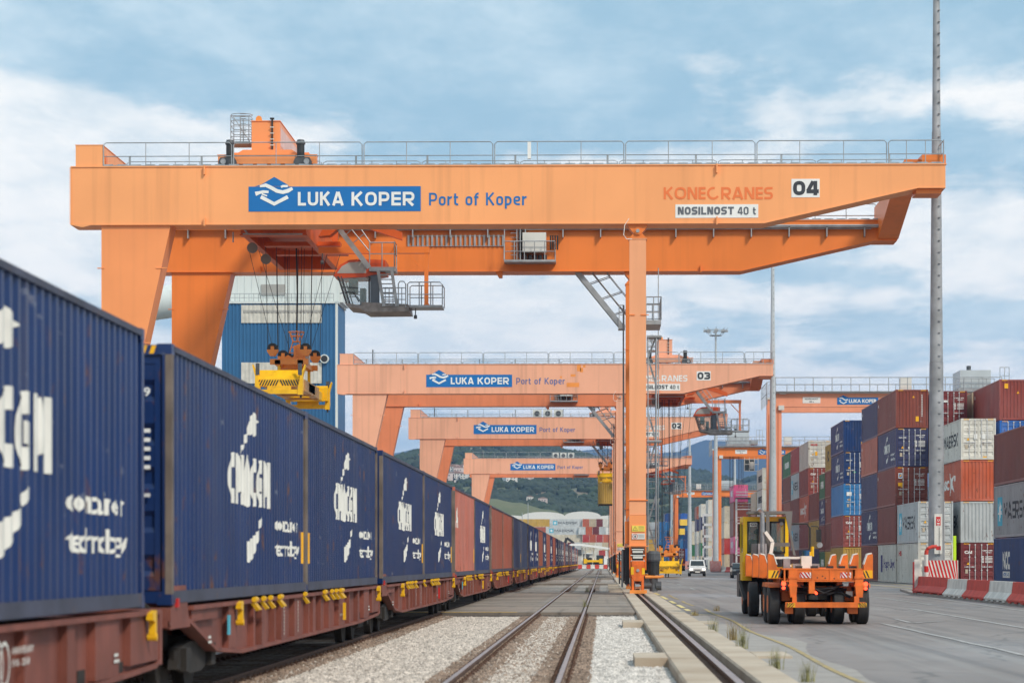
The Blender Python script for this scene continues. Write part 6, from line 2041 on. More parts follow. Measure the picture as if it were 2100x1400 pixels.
    rp = MB(); top = ropes_top - Zh
    r_ = .016 if detail else .022
    for c in (-1, 1):
        for y in (-2.1, 2.1):
            for k in (-.33, .33):
                rp.tube([(c * .87 + k * .8, y, 2.65), (c * .95 + k * .85, y * 1.05, top)], r_, 4)
    for x in (-.5, -.3, .15, .45): rp.tube([(x, 0, 2.3), (x * 1.1, .4, top)], r_ * .8, 4)
    for s in (-1, 1):
        rp.tube([(s * .9, -1.0, 2.3), (s * 2.5, 0.4, top)], r_ * .8, 4); rp.tube([(s * .2, 1.0, 2.3), (s * 1.9, -.4, top)], r_ * .8, 4)
    rp.obj('hoist_ropes', MT['cable'], t)
    MB().tube([(.12, 0, 3.3), (.16, .05, (top + 3.3) / 2), (.1, .1, top)], .045, 6).obj('power_cable', MT['cable'], t)
    return t
ZT = q(0, 500, 8).z
Yc = 119 + 10
sp4 = build_spreader(TXC + .25, Yc, 10.15, ZT, 'yellow spreader with four orange sheaves hanging from the nearest crane')
sp3 = build_spreader(XT3 + .3, 239 + 10, .42, ZT, 'yellow spreader with striped edge lowered close to the ground beside the crane legs', False)
zc2 = P(1240, 1033, 331).z
sp2 = build_spreader(.55, 327 + 10, zc2 + HC + .1, ZT, 'yellow spreader holding a mustard container under the third crane', False)
container(.55, 337 - 6.1, zc2, A_, HC, 'mustard', 'plain_', None, -1, 'mustard container hanging from the spreader under the third crane', None, 1)
# ---------------------------------------------------------------- lighting masts with striped guards
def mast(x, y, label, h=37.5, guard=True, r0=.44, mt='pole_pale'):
    t = thing('lighting_mast', label, 'light mast', (x, y, 0), 0, 'lighting masts along the yard road')
    n = 16
    segs = [(0, r0), (12, r0 * .82), (12.01, r0 * .78), (24, r0 * .54), (24.01, r0 * .50), (h, r0 * .30)]
    for (za, ra), (zb_, rb) in zip(segs[::2], segs[1::2]):
        MB().tube([(0, 0, za), (0, 0, zb_)], [ra, rb], n, None, True).obj('mast_section', MT[mt], t, smooth=True)
    MB().tube([(0, 0, 0), (0, 0, .12)], [.7, .7], 12, None, True).obj('base_plate', MT['pole'], t)
    # head: ring with floodlights
    hd = MB(); fl = MB()
    hd.tube([(1.5 * math.cos(a), 1.5 * math.sin(a), h - .3) for a in [i * math.pi / 8 for i in range(17)]], .06, 5)
    hd.tube([(.9 * math.cos(a), .9 * math.sin(a), h - 1.1) for a in [i * math.pi / 8 for i in range(17)]], .06, 5)
    for i in range(8):
        a = i * math.pi / 4
        hd.tube([(.15 * math.cos(a), .15 * math.sin(a), h - 1.1), (.9 * math.cos(a), .9 * math.sin(a), h - 1.1), (1.6 * math.cos(a), 1.6 * math.sin(a), h - .2), (1.9 * math.cos(a), 1.9 * math.sin(a), h + .1)], .04, 4)
        fl.box(1.6 * math.cos(a) - .28, 1.6 * math.cos(a) + .28, 1.6 * math.sin(a) - .28, 1.6 * math.sin(a) + .28, h - .55, h - .25)
    hd.obj('lamp_ring', MT['galv'], t); fl.obj('flood_light', MT['galv'], t)
    lad = MB()
    for i in range(int(h / .6)):
        lad.box(-.05 + .12, .12 + .05, -r0 * (1 - .6 * i * .6 / h) - .05, -r0 * (1 - .6 * i * .6 / h) + .1, i * .6 + .3, i * .6 + .34)
    lad.obj('step_bolts', MT[mt], t)
    return t
ORDN = ['first', 'second', 'third', 'fourth', 'fifth', 'sixth', 'seventh']
def jersey(p0, p1, mat, z=0.0, label='', h=.8, group='concrete barriers round the mast islands'):
    p0 = Vector(p0); p1 = Vector(p1); d = (p1 - p0); ln = d.length; d.normalize(); n = Vector((-d.y, d.x, 0))
    prof_ = [(-.34, 0.06), (.34, 0.06), (.34, .12), (.14, .36), (.09, h), (-.09, h), (-.14, .36), (-.34, .12)]
    mb = MB()
    a0 = 0.03; nseg = 1
    vs = []
    for t_ in (a0, ln - a0):
        for u, v in prof_: vs.append(p0 + d * t_ + n * u + Vector((0, 0, v + z)))
    k = len(prof_)
    mb.add(vs, [tuple(range(k))[::-1], tuple(range(k, 2 * k))] + [(i, (i + 1) % k, (i + 1) % k + k, i + k) for i in range(k)])
    for t_ in [i * ln / 4 + ln / 8 for i in range(4)]:
        c = p0 + d * t_; mb.add([c + d * a + n * b_ + Vector((0, 0, zz + z)) for zz in (0, .07) for a, b_ in ((-.3, -.34), (.3, -.34), (.3, .34), (-.3, .34))],
               [(0, 1, 2, 3), (7, 6, 5, 4), (0, 4, 5, 1), (1, 5, 6, 2), (2, 6, 7, 3), (3, 7, 4, 0)])
    o = mb.obj('road_barrier', MT[mat]); o['label'] = label; o['category'] = 'barrier'; o['group'] = group
    return o
def guard(x, y, label, w_=1.7, h=1.6, z=.1):
    """striped sheet guard round a mast foot"""
    t = thing('mast_guard', label, 'mast guard', (x, y, z), 0, 'striped guards round the mast feet')
    MB().box(-w_ / 2, w_ / 2, -.9, -.82, 0, h).box(-w_ / 2, -w_ / 2 + .08, -.82, .9, 0, h).box(w_ / 2 - .08, w_ / 2, -.82, .9, 0, h).obj('guard_sheet', MT['barrier_white'], t)
    sb = MB(); n = 9
    for i in range(-3, n + 1):
        u0 = -w_ / 2 + i * w_ / n + .45
        pts = [(u0, 0), (u0 + .1, 0), (u0 - .42 + .1, h), (u0 - .42, h)]
        if pts[1][0] > w_ / 2 + .0 and pts[2][0] > w_ / 2: continue
        pts = [(max(-w_ / 2, min(w_ / 2, a)), b_) for a, b_ in pts]
        if pts[0][0] == pts[1][0] and pts[2][0] == pts[3][0]: continue
        sb.add([(a, -.906, b_) for a, b_ in pts], [(0, 1, 2, 3)])
    sb.obj('red_stripes', MT['sign_red'], t)
    return t
MX = 17.4
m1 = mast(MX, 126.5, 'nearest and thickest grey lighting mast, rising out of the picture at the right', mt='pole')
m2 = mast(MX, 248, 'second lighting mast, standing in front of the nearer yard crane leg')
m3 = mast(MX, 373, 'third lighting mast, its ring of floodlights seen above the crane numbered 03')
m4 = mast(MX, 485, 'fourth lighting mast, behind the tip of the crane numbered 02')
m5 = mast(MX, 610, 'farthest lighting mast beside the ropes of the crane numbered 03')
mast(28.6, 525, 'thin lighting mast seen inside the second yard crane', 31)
# foot sign on the nearest mast
a, b_ = P(1916, 1135, 126), P(1932, 1053, 126)
sg = MB().box(a.x - MX, b_.x - MX, -.56, -.50, a.z, b_.z).obj('hydrant_board', MT['barrier_white'], m1)
c_, d_ = P(1919.5, 1077, 126), P(1928.5, 1059, 126)
MB().box(c_.x - MX, d_.x - MX, -.575, -.562, c_.z, d_.z).obj('red_sign', MT['sign_red'], sg)
mb = MB(); cx, cz = (c_.x + d_.x) / 2 - MX, (c_.z + d_.z) / 2
vs, fs = merge(ribbon([(cx - .05, cz + .1), (cx - .02, cz), (cx + .05, cz + .02)], .03), ribbon([(cx + .03, cz + .13), (cx + .06, cz + .02)], .02), rect(cx - .07, cx + .07, cz - .13, cz - .09), rect(cx - .06, cx + .06, cz - .2, cz - .17))
mb.add([(u, -.578, v) for u, v in vs], fs).obj('sign_symbol', MT['white'], sg)
c_, d_ = P(1919.5, 1127, 126), P(1929, 1119, 126)
MB().box(c_.x - MX, d_.x - MX, -.575, -.562, c_.z, d_.z).obj('red_sign', MT['sign_red'], sg)
MB().box(cx + .04, cx + .055, -.585, -.57, a.z, b_.z - .7).obj('hose_line', MT['dark'], sg)
guard(MX + .15, 126.2, 'red and white striped guard at the foot of the nearest mast', 1.62, 1.55, .13)
guard(MX, 247.7, 'striped guard at the foot of the second mast, hidden behind the truck')
guard(MX - .1, 372.4, 'striped guard at the foot of the third mast')
guard(MX - .1, 484.4, 'faded striped guard at the foot of the fourth mast')
for x_ in (MX - .9, MX + .8):
    for (yy, nm) in ((371.8, 'third'), (483.8, 'fourth')):
        pass
# barriers in front of the nearest mast
bp = [(15.38, 118.0), (15.38, 107.5), (15.36, 101.6), (15.34, 95.6), (15.33, 90.2), (15.3, 84.6), (15.28, 79.2)]
nmz = ['red barrier block at the foot of the nearest mast', 'first pale concrete barrier block from the nearest mast', 'second red barrier block from the nearest mast', 'second pale concrete barrier block from the nearest mast', 'red barrier block cut by the right edge', 'barrier block just outside the right edge']
for i in range(6):
    jersey((*bp[i], 0), (*bp[i + 1], 0), 'red' if i % 2 == 0 else 'barrier_white', .12 if i == 0 else .08, nmz[i], .78)
for base, x0, nm in ((380, 17.2, 'third'), (256, 17.4, 'second')):
    for i in range(6):
        p = (x0 + .55 * i, base - 5 * i + 3); q_ = (x0 + .55 * (i + 1), base - 5 * (i + 1) + 3)
        jersey((*p, 0), (*q_, 0), 'red' if i % 2 else 'barrier_white', .02, f'{"red" if i % 2 else "pale"} barrier block in the row beside the {nm} mast, {ORDN[i]} from the mast')
# pipe arch and cabinet beside the nearest mast
pa = thing('crash_rail', 'red and white bent pipe hoops beside the foot of the nearest mast', 'crash rail')
for dx_, ya in ((0, 116.5), (.0, 118.6)):
    for (z0, z1, m_) in ((0.1, .45, 'barrier_white'), (.45, .75, 'sign_red'), (.75, 1.1, 'barrier_white'), (1.1, 1.4, 'sign_red'), (1.4, 1.95, 'barrier_white')):
        MB().tube([(15.55 + dx_ + (.25 if ya > 117 else 0), ya, z0), (15.55 + dx_ + (.25 if ya > 117 else 0), ya, z1)], .085, 10, None, True).obj('pipe_section', MT[m_], pa)
    X_ = 15.55 + (.25 if ya > 117 else 0)
    MB().tube([(X_, ya, 1.95), (X_ + .02, ya, 2.12), (X_ + .1, ya, 2.26), (X_ + .28, ya, 2.33), (X_ + .5, ya, 2.34)], .085, 10, None, True).obj('pipe_bend', MT['red'], pa)
cbx = thing('switch_cabinet', 'white narrow cabinets left of the striped pipe hoops', 'cabinet', (15.25, 117.6, .1))
MB().box(-.16, .12, -.2, .2, 0, 1.62).obj('cabinet_body', MT['barrier_white'], cbx); MB().box(-.2, -.165, -.2, .2, 0, 1.5).obj('red_edge', MT['sign_red'], cbx)
MB().box(.06, .2, .3, .5, 0, 1.35).obj('cabinet_body', MT['barrier_white'], cbx)
fg = P(1956, 1143, 160); fh = P(1959, 1098, 160)
tag(MB().box(fg.x - .04, fh.x + .05, 159.9, 160.1, 0, fh.z).obj('marker_post', MT['fluo']) if 'fluo' in MT else MB().box(fg.x - .04, fh.x + .05, 159.9, 160.1, 0.01, fh.z).obj('marker_post', paint('fluorescent_green', (0.55, 0.8, 0.02), 0.5)), 'fluorescent green marker post right of the nearest mast', 'marker post')

# ---------------------------------------------------------------- rubber tyred yard cranes
def rtg(y, label, num, xo=18.25, detail=True, spr=True, mats=('salmon', 'salmon_far'), txo=17.5, hh=19.75):
    t = thing('yard_crane', label, 'yard crane', (xo, y, 0), 0, 'rubber tyred yard cranes over the stacks')
    o1, o2 = MT[mats[0]], MT[mats[1]]
    Wd = 24.5; top = hh; DY = 9.5
    for dy in (0, DY):
        MB().box(0, Wd, dy, dy + .9, top - 1.55, top).obj('girder', o2, t)
        MB().box(-.1, Wd + .1, dy - .12, dy, top - .12, top + .1).obj('white_rail', MT['whitebox'], t)
        for x in (0, Wd - .95):
            MB().box(x, x + .95, dy, dy + .95, 1.5, top - 1.55).obj('leg', o1, t)
            mb = MB(); mb.tube([(x + .25, dy - .05, 2), (x + .25, dy - .05, top - 1.8)], .05, 5); mb.tube([(x + .6, dy - .05, 2), (x + .6, dy - .05, top - 1.8)], .04, 5)
            mb.obj('leg_conduit', MT['salmon_far'], t)
    for x in (0, Wd - .95):
        MB().box(x - .05, x + 1.0, -1, DY + 2, 1.0, 1.9).obj('sill_beam', o1, t)
        wh = MB()
        for dy in (-.6, .8, DY - .2, DY + 1.2): wh.cyl((x + .2, dy, .75), (x + .75, dy, .75), .75, n=18)
        wh.obj('wheels', MT['rubber'], t)
    mb = MB()
    for yy in (-.1,):
        mb.rail((.3, yy, top + .1), (Wd, yy, top + .1), 1.5, 12, (.5,), .045)
    mb.box(0, Wd, -.6, 0, top + .02, top + .1); mb.rail((-.6, 1, top - 1.3), (-.6, DY, top - 1.3), 2.4, 4, (.5,), .04); mb.rail((-.6, 0, top - 1.3), (.3, 0, top - 1.3), 2.4, 2, (.5,), .04)
    mb.rail((0.3, DY + .9, top + .1), (Wd, DY + .9, top + .1), 1.5, 12, (.5,), .04)
    mb.obj('handrail', MT['galv'], t)
    MB().box(.7, 1.4, -.3, 0, top - .2, top).box(.6, 1.2, -.3, 0, top - 1.9, top - 1.4).obj('white_block', MT['whitebox'], t)
    # signs
    MB().box(3.2, 5.1, -.03, 0, top - 1.15, top - .5).obj('capacity_plate', MT['white'], t)
    vs, fs = merge(fit('NOSILNOST', 3.45, 4.85, top - .78, .16, .02), fit('40 t', 3.9, 4.4, top - 1.07, .18, .02))
    MB().add([(u, -.045, v) for u, v in vs], fs).obj('lettering', MT['grey_text'], t)
    sp_ = MB().box(6.9, 11.3, -.03, 0, top - 1.3, top - .55); sp_.prism([(7.05, top - .55), (7.55, top - .3), (8.05, top - .55)], -.03, 0, 'y')
    sp_.obj('sign_panel', MT['sign_blue'], t)
    vs, fs = merge(ribbon([(7.15, top - .62), (7.4, top - .58), (7.6, top - .75), (7.8, top - .85), (8.05, top - .75)], .11), ribbon([(7.1, top - .9), (7.3, top - .83)], .1), ribbon([(7.2, top - .98), (7.57, top - 1.2), (7.95, top - .98)], .11), fit('LUKA KOPER', 8.15, 11.15, top - 1.12, .42, .035))
    MB().add([(u, -.045, v) for u, v in vs], fs).obj('lettering', MT['white'], t)
    # trolley house, cabinet, cab and ropes
    tx = txo
    MB().box(tx, tx + 3.3, 1.0, 6.5, top + .5, top + 2.45).obj('machinery_house', MT['palehouse'], t)
    mb = MB().box(tx - .3, tx + 3.5, .6, 8, top + .15, top + .5); mb.box(tx + 3.4, tx + 4.8, 2, 6, top + .5, top + 1.1)
    mb.rail((tx - .5, .6, top + .4), (tx + 3.6, .6, top + .4), 1.1, 5, (.5,), .035); mb.rail((tx + 4.6, 3, top + .6), (tx + 5.6, 3, top + .6), 2.3, 2, (.3, .6), .035)
    mb.obj('trolley_frame', MT['galv'], t)
    MB().cyl((tx + 1.3, 3.5, top + 2.45), (tx + 1.3, 3.5, top + 3.1), .25, n=8).obj('exhaust_stack', MT['motor'], t)
    MB().box(tx - 6.4 if tx > 10 else tx + 9, (tx - 6.4 if tx > 10 else tx + 9) + 1.2, 1.0, 2.4, top + .35, top + 1.65).obj('roof_cabinet', MT['whitebox'], t)
    cb = MB().box(tx + 2.7, tx + 4.3, 3.5, 5.5, top - 3.7, top - 1.9)
    cb.obj('operator_cab', MT['glass_dark'], t)
    cf = MB()
    for x in (tx + 2.7, tx + 3.5, tx + 4.3, tx + 4.9): cf.box(x - .05, x + .05, 3.45, 3.5, top - 3.8, top - 1.6)
    for z in (top - 3.8, top - 2.7, top - 1.9): cf.box(tx + 2.6, tx + 5.0, 3.44, 3.5, z - .05, z + .05)
    cf.box(tx + 3.6, tx + 4.2, 3.40, 3.46, top - 3.5, top - 2.3)
    cf.obj('cab_frame', MT['whitebox'], t)
    rp = MB()
    for x in (tx + .4, tx + .9, tx + 1.9, tx + 2.4):
        for yy in (2.5, 6.5): rp.tube([(x, yy, top), (x, yy, top - 6.5)], .035, 4)
    rp.obj('hoist_ropes', MT['cable'], t)
    if spr: MB().box(tx - .2, tx + 3.0, 1, 9, top - 7.2, top - 6.5).obj('spreader_frame', MT['yellow'], t)
    return t
MT['palehouse'] = paint('pale_house_panel', (0.50, 0.55, 0.58), 0.4, var=.05)
MT['rtg_o'] = paint('yard_crane_orange', lin(240, 132, 60), 0.45, var=0.08, scale=.3, streak=.2)
MT['rtg_s'] = paint('yard_crane_salmon', lin(238, 158, 124), 0.5, var=0.08, scale=.3, streak=.25)
rtg(260, 'nearest yard crane over the container stacks at the right', 1, mats=('rtg_s', 'rtg_s'), txo=20.2)
rtg(392, 'second yard crane, orange, with a pale machine house at its near end', 2, mats=('rtg_o', 'rtg_o'), txo=2.2, hh=20.2, spr=False)
rtg(616, 'farthest yard crane, low behind the masts', 3, mats=('rtg_o', 'rtg_o'), txo=12, hh=19.8)

# ---------------------------------------------------------------- white rack tower beside the pink containers
rk = thing('reefer_rack', 'white steel rack tower in front of the pink containers', 'reefer rack', (22.0, 400, 0))
mb = MB()
for x in (0, 3.4):
    for y in (0, 2.0): mb.box(x, x + .22, y, y + .22, 0, 12.2)
for z in (2.6, 5.2, 7.9, 10.2, 12.0):
    mb.box(0, 3.6, 0, 2.2, z, z + .14)
    for y in (0, ): mb.box(0, 3.6, y, y + .06, z + .5, z + .56); mb.box(0, 3.6, y, y + .06, z + 1.0, z + 1.06)
mb.box(0, 6.5, 0, 2.2, 12.0, 12.2); mb.box(0, 6.5, 0, .06, 12.6, 12.7); mb.box(0, 6.5, 0, .06, 13.1, 13.2); mb.box(3.4, 3.6, 0, .1, 9.5, 13.1)
mb.obj('rack_frame', MT['silver'], rk)
rk2 = thing('reefer_rack', 'distant white steel rack tower left of the third mast', 'reefer rack', (20.6, 500, 0))
mb = MB()
for x in (0, 2.0):
    mb.box(x, x + .25, 0, .25, 0, 11)
for z in (2, 4.4, 6.6, 9, 11): mb.box(0, 2.2, 0, 1.5, z, z + .5)
mb.obj('rack_frame', MT['silver'], rk2)

# ---------------------------------------------------------------- vehicles
def wheel(parent, x, y, r, w_, hub=True, name='wheel', dark=True):
    t = MB()
    t.tube([(x, y, r), (x + w_ * .12, y, r), (x + w_ * .88, y, r), (x + w_, y, r)], [r * .9, r, r, r * .9], 24, None, True)
    o = t.obj('tyre', MT['rubber'], parent, smooth=True)
    gr = MB()
    for k in range(1, 4):
        u = x + w_ * k / 4
        gr.tube([(u - .006, y, r), (u + .006, y, r)], [r * 1.002, r * 1.002], 24, None, False)
    gr.obj('tread_groove', MT['dark'], o)
    if hub:
        MB().cyl((x - .01, y, r), (x + .03, y, r), r * .45, n=14).cyl((x + w_ - .03, y, r), (x + w_ + .01, y, r), r * .45, n=14).obj('rim', MT['orange'], o)
    return o
TY = 62.0
tr = thing('roll_trailer', 'orange low container trailer with upright corner guides, seen from behind on the road', 'trailer', (5.57, TY, 0))
def tp(px, py, Y=TY):
    p = P(px, py, Y); return p.x - 5.57, p.z
o = MT['orange']
def tbox(px0, px1, py0, py1, y0, y1, mat=None, mb=None):
    x0, z1 = tp(px0, py0, TY + y0); x1, z0 = tp(px1, py1, TY + y0)
    (mb if mb is not None else MB()).box(x0, x1, y0, y1, z0, z1, mat)
    return mb
mb = MB()
mb.box(-1.03, 1.10, 0, .35, 1.10, 1.44); mb.box(-.68, .75, -.03, 0, 1.14, 1.42)
mb.box(-1.0, 1.0, .35, 12.2, 1.30, 1.42)
for s in (-.55, .45): mb.box(s, s + .14, .3, 12.4, .95, 1.30)
for y in (2.2, 4.4, 6.4, 8.6, 10.8): mb.box(-1.2, 1.2, y, y + .2, 1.15, 1.35)
mb.box(-.3, -.15, -.05, .3, .8, 1.12); mb.box(-.75, .85, .6, .75, .75, .98)
mb.obj('chassis', o, tr)
rb_ = MB()
for x in (-.92, -.62, -.2, .25, .70, .98): rb_.box(x - .02, x + .02, -.05, -.03, 1.12, 1.42)
rb_.box(-1.0, 1.07, -.045, -.03, 1.405, 1.44); rb_.box(-1.0, 1.07, -.045, -.03, 1.10, 1.13); rb_.obj('stiffener_rib', o, tr)
pk = MB()
for (x, z) in ((-.08, 1.20), (.05, 1.24), (.12, 1.19), (-.3, 1.22), (.35, 1.18)): pk.cyl((x, -.036, z), (x, -.03, z), .018, n=8)
pk.box(-.9, -.5, 1.2, 5, .55, .72); pk.box(.3, .6, 1.4, 4, .6, .8); pk.tube([(-.5, .1, 1.0), (-.2, .15, .88), (.3, .1, .93), (.6, .2, 1.02)], .025, 5); pk.tube([(-.35, .12, 1.02), (.1, .1, .80), (.5, .15, .98)], .02, 5); pk.tube([(.2, .3, .95), (.8, .3, .70)], .04, 5)
for x in (-.5, -.1, .3, .6, .9): pk.box(x - .08, x + .08, .5, .9, 1.44, 1.50)
pk.obj('hoses_and_tanks', MT['dark'], tr)
mf = MB()
for s in (-1, 1): mf.prism([(.35, 1.06), (2.7, 1.06), (2.9, .95), (.2, .95)], s * 1.0, s * 1.3, 'x')
mf.obj('wheel_cover', o, tr)
mb = MB()
for x0, x1 in ((1618, 1634), (1753, 1770)):
    a0, zt = tp(x0, 1168); a1, zb_ = tp(x1, 1200); _, z2 = tp(x1, 1224)
    mb.box(a0, a1, -.06, .3, zb_, zt); mb.prism([(a0, zb_), (a1, zb_), (a1 - .02, z2), (a0 + .03, z2)], -.12, .2, 'y')
    mb.box(a0 - .02, a1 + .02, -.08, .3, zb_ + .18, zb_ + .24); mb.box(a0 - .02, a1 + .02, -.08, .3, zb_ - .03, zb_ + .03)
mb.obj('rear_upright', o, tr)
mb = MB()
tbox(1611, 1775, 1234, 1245, -.25, -.12, None, mb)
tbox(1625, 1634, 1222, 1240, -.2, -.05, None, mb); tbox(1752, 1762, 1222, 1240, -.2, -.05, None, mb)
br = mb.obj('rear_bumper', o, tr)
def stripes(parent, px0, px1, py0, py1, y, n, base, m2, slant, z_=.004):
    x0, z1 = tp(px0, py0); x1, z0 = tp(px1, py1); w_ = (x1 - x0)
    MB().box(x0, x1, y - .006, y, z0, z1).obj('reflector_plate', MT[base], parent)
    mb = MB(); h = z1 - z0; st = w_ / n
    for i in range(-1, n + 1):
        pts = [(x0 + i * st + slant * h, z0), (x0 + (i + .5) * st + slant * h, z0), (x0 + (i + .5) * st, z1), (x0 + i * st, z1)]
        pts = [(max(x0, min(x1, a)), b_) for a, b_ in pts]
        mb.add([(a, y - .011, b_) for a, b_ in pts], [(0, 1, 2, 3)])
    mb.obj('stripes', MT[m2], parent)
stripes(tr, 1640, 1663, 1173, 1184, -.035, 3, 'white', 'sign_red', .8)
stripes(tr, 1723, 1745, 1173, 1184, -.035, 3, 'white', 'sign_red', .8)
stripes(br, 1612, 1629, 1235, 1244, -.252, 3, 'lamp_amber', 'dark', -1.0)
stripes(br, 1758, 1775, 1235, 1244, -.252, 3, 'lamp_amber', 'dark', 1.0)
# guides
for k, dy in enumerate((0.0, 3.45, 6.3, 9.6)):
    for s in (-1, 1):
        g_ = MB(); x = 1.28 * s
        g_.prism([(x - s * .17, 1.18), (x + s * .06, 1.18), (x + s * .06, 1.78), (x + s * .02, 1.84), (x - s * .09, 1.80), (x - s * .17, 1.55)], dy, dy + .32, 'y')
        gg = g_.obj('corner_guide', MT['orange'], tr)
        e = MB().prism([(x + s * .03, 1.84), (x - s * .09, 1.81), (x - s * .18, 1.55), (x - s * .16, 1.53), (x - s * .08, 1.78), (x + s * .03, 1.81)], dy - .01, dy + .3, 'y'); e.obj('worn_edge', MT['white_worn'], gg)
        b_ = MB().box(x - s * .17, x - s * .45, dy, dy + .3, 1.18, 1.44); b_.obj('guide_bracket', o, tr)
        if k == 0:
            mb = MB()
            for i in range(3):
                u = x - s * .02 - s * i * .085
                mb.add([(u, dy - .006, 1.2), (u - s * .04, dy - .006, 1.2), (u - s * .12, dy - .006, 1.38), (u - s * .08, dy - .006, 1.38)], [(0, 1, 2, 3)])
            MB().box(x + s * .05, x - s * .2, dy - .004, dy, 1.19, 1.39).obj('reflector_plate', MT['lamp_amber'], gg)
            mb.obj('stripes', MT['dark'], gg)
hb = MB(); hb.box(-1.15, .35, 10.3, 10.45, 1.69, 1.76); hb.box(-1.15, -1.05, 10.3, 10.45, 1.42, 1.69); hb.box(-1.15, .9, 11.7, 11.9, 1.45, 1.52); hb.obj('front_bar', MT['white_worn'], tr)
MB().box(.35, .66, 10.2, 10.7, 1.42, 1.78).obj('front_block', MT['wornblock'] if 'wornblock' in MT else MT['white_worn'], tr)
dk = MB(); dk.box(-.45, .6, .5, 11, .75, .95); dk.tube([(-.6, .3, .85), (.2, .2, .78), (.7, .4, .9)], .035, 5); dk.cyl((-1.2, 1.0, .51), (1.2, 1.0, .51), .09, n=8); dk.cyl((-1.2, 2.5, .51), (1.2, 2.5, .51), .09, n=8)
for x in (-.8, .75): dk.cyl((x, .9, .42), (x, 1.2, .42), .14, n=10)
dk.obj('axles', MT['dark'], tr)
sp_ = MB(); sp_.box(-.95, -.72, .6, 2.8, .6, .85); sp_.box(.68, .92, .6, 2.8, .6, .85); sp_.box(-.9, -.7, -.02, .2, .28, .5); sp_.box(.7, .95, -.02, .2, .28, .5); sp_.obj('suspension', MT['orange'], tr)
for y in (.75, 2.25):
    for x in (-1.30, -.66, .35, .98):
        wheel(tr, x, y, .515, .30)
for (px, py) in ((1607, 1196), (1775, 1197)):
    x, z = tp(px, py)
    MB().box(x - .09, x + .09, -.0, .1, z - .12, z + .12).obj('lamp_housing', MT['dark'], tr)
    MB().cyl((x, -.03, z), (x, 0.0, z), .06, n=12).cyl((x, -.03, z - .11), (x, 0, z - .11), .045, n=10).obj('tail_lamp', MT['lamp_red'], tr)
for (px, py) in ((1673, 1214), (1675, 1216)):
    x, z = tp(px, py); MB().cyl((x, .1, z), (x, .13, z), .035, n=10).obj('tail_lamp', MT['lamp_red'], tr)
MB().box(.68, .85, .3, .35, .72, .85).obj('white_plate', MT['white_worn'], tr)

# terminal tractor
tt = thing('terminal_tractor', 'yellow terminal tractor with glazed cab and grey roof guard pulling the orange trailer', 'tractor unit', (5.57, 70.8, 0))
QY = 70.8
def tq(px, py, dy=0.0):
    p = P(px, py, QY + dy); return p.x - 5.57, p.z
def qb(mb, px0, px1, py0, py1, y0, y1):
    x0, z1 = tq(px0, py0, y0); x1, z0 = tq(px1, py1, y0); mb.box(x0, x1, y0, y1, z0, z1)
    return mb
mb = MB().box(-.5, .5, -.9, 5.0, .75, 1.15).box(-1.25, 1.1, 3.6, 5.6, .6, 1.2); mb.obj('chassis', MT['dark'], tt)
# wheels
for x in (-1.28, -.88, .42, .82): wheel(tt, x, .6, .51, .30)
for x in (-1.25, .9): wheel(tt, x, 4.2, .5, .32)
# cab
cyr, cyf = 2.2, 3.9
x0, zt = tq(1524, 1059, cyr); x1, zb_ = tq(1617, 1170, cyr)
fr = MB()
pw = .09
fr.box(x0, x1, cyr, cyf, zt - .16, zt); fr.box(x0, x1, cyr, cyf, zb_, zb_ + .12)
xc0 = tq(1557, 1100, cyr)[0]; xc1 = tq(1579, 1100, cyr)[0]
for (a, b_) in ((x0, x0 + .14), (x1 - .12, x1)):
    fr.box(a, b_, cyr, cyr + pw, zb_ + .12, zt - .16); fr.box(a, b_, cyf - pw, cyf, zb_ + .12, zt - .16)
zs = tq(0, 1132, cyr)[1]
fr.box(x0 + .14, x0 + .62, cyr, cyr + .06, zb_ + .12, zs); fr.box(x0, x0 + .05, cyr + pw, cyf - pw, zb_ + .12, zs); fr.box(x1 - .05, x1, cyr + pw, cyf - pw, zb_ + .12, zs)
MB().box(x0 + .62, x1 - .12, cyr, cyr + .06, zb_ + .12, zs - .05).obj('engine_cover', MT['motor'], tt)
cab = fr.obj('cab_shell', MT['tread'], tt)
MB().box(xc0, xc1, cyr + .0, cyr + .05, zb_ + .1, zt - .16).obj('rear_pillar', MT['motor'], cab)
gl = MB(); gl.box(x0 + .14, xc0, cyr + .03, cyr + .04, zs, zt - .16); gl.box(xc1, x1 - .12, cyr + .03, cyr + .04, zs, zt - .16)
gl.box(x0 + .1, x1 - .1, cyf - .05, cyf - .04, zs, zt - .16); gl.box(x0 + .02, x0 + .03, cyr + pw, cyf - pw, zs, zt - .16); gl.box(x1 - .03, x1 - .02, cyr + pw, cyf - pw, zs, zt - .16)
gl.obj('window', MT['glass_truck'], cab)
rb = MB()
for (a, b_) in ((x0 + .12, xc0), (xc1, x1 - .1)):
    for (u0, u1, v0, v1) in ((a, a + .045, zs - .02, zt - .14), (b_ - .045, b_, zs - .02, zt - .14), (a, b_, zt - .19, zt - .14), (a, b_, zs - .03, zs + .02)):
        rb.box(u0, u1, cyr - .012, cyr + .02, v0, v1)
rb.obj('window_seal', MT['dark'], cab)
a = tq(1538, 1079, cyr); b_ = tq(1550, 1071, cyr)
MB().box(a[0], b_[0] + .02, cyr - .02, cyr - .012, a[1], b_[1]).obj('number_card', MT['white'], cab)
vs, fs = fit('G3', a[0] + .02, b_[0], a[1] + .02, .09, .03)
MB().add([(u, cyr - .024, v) for u, v in vs], fs).obj('lettering', MT['black_text'], cab)
a = tq(1602.5, 1073, cyr)
MB().cyl((a[0], cyr - .015, a[1]), (a[0], cyr + .0, a[1]), .055, n=16).obj('round_sticker', MT['galv'], cab)
MB().box(x1 - .3, x1 - .12, cyr - .1, cyr, zt - .14, zt - .06).obj('work_lamp', MT['motor'], cab)
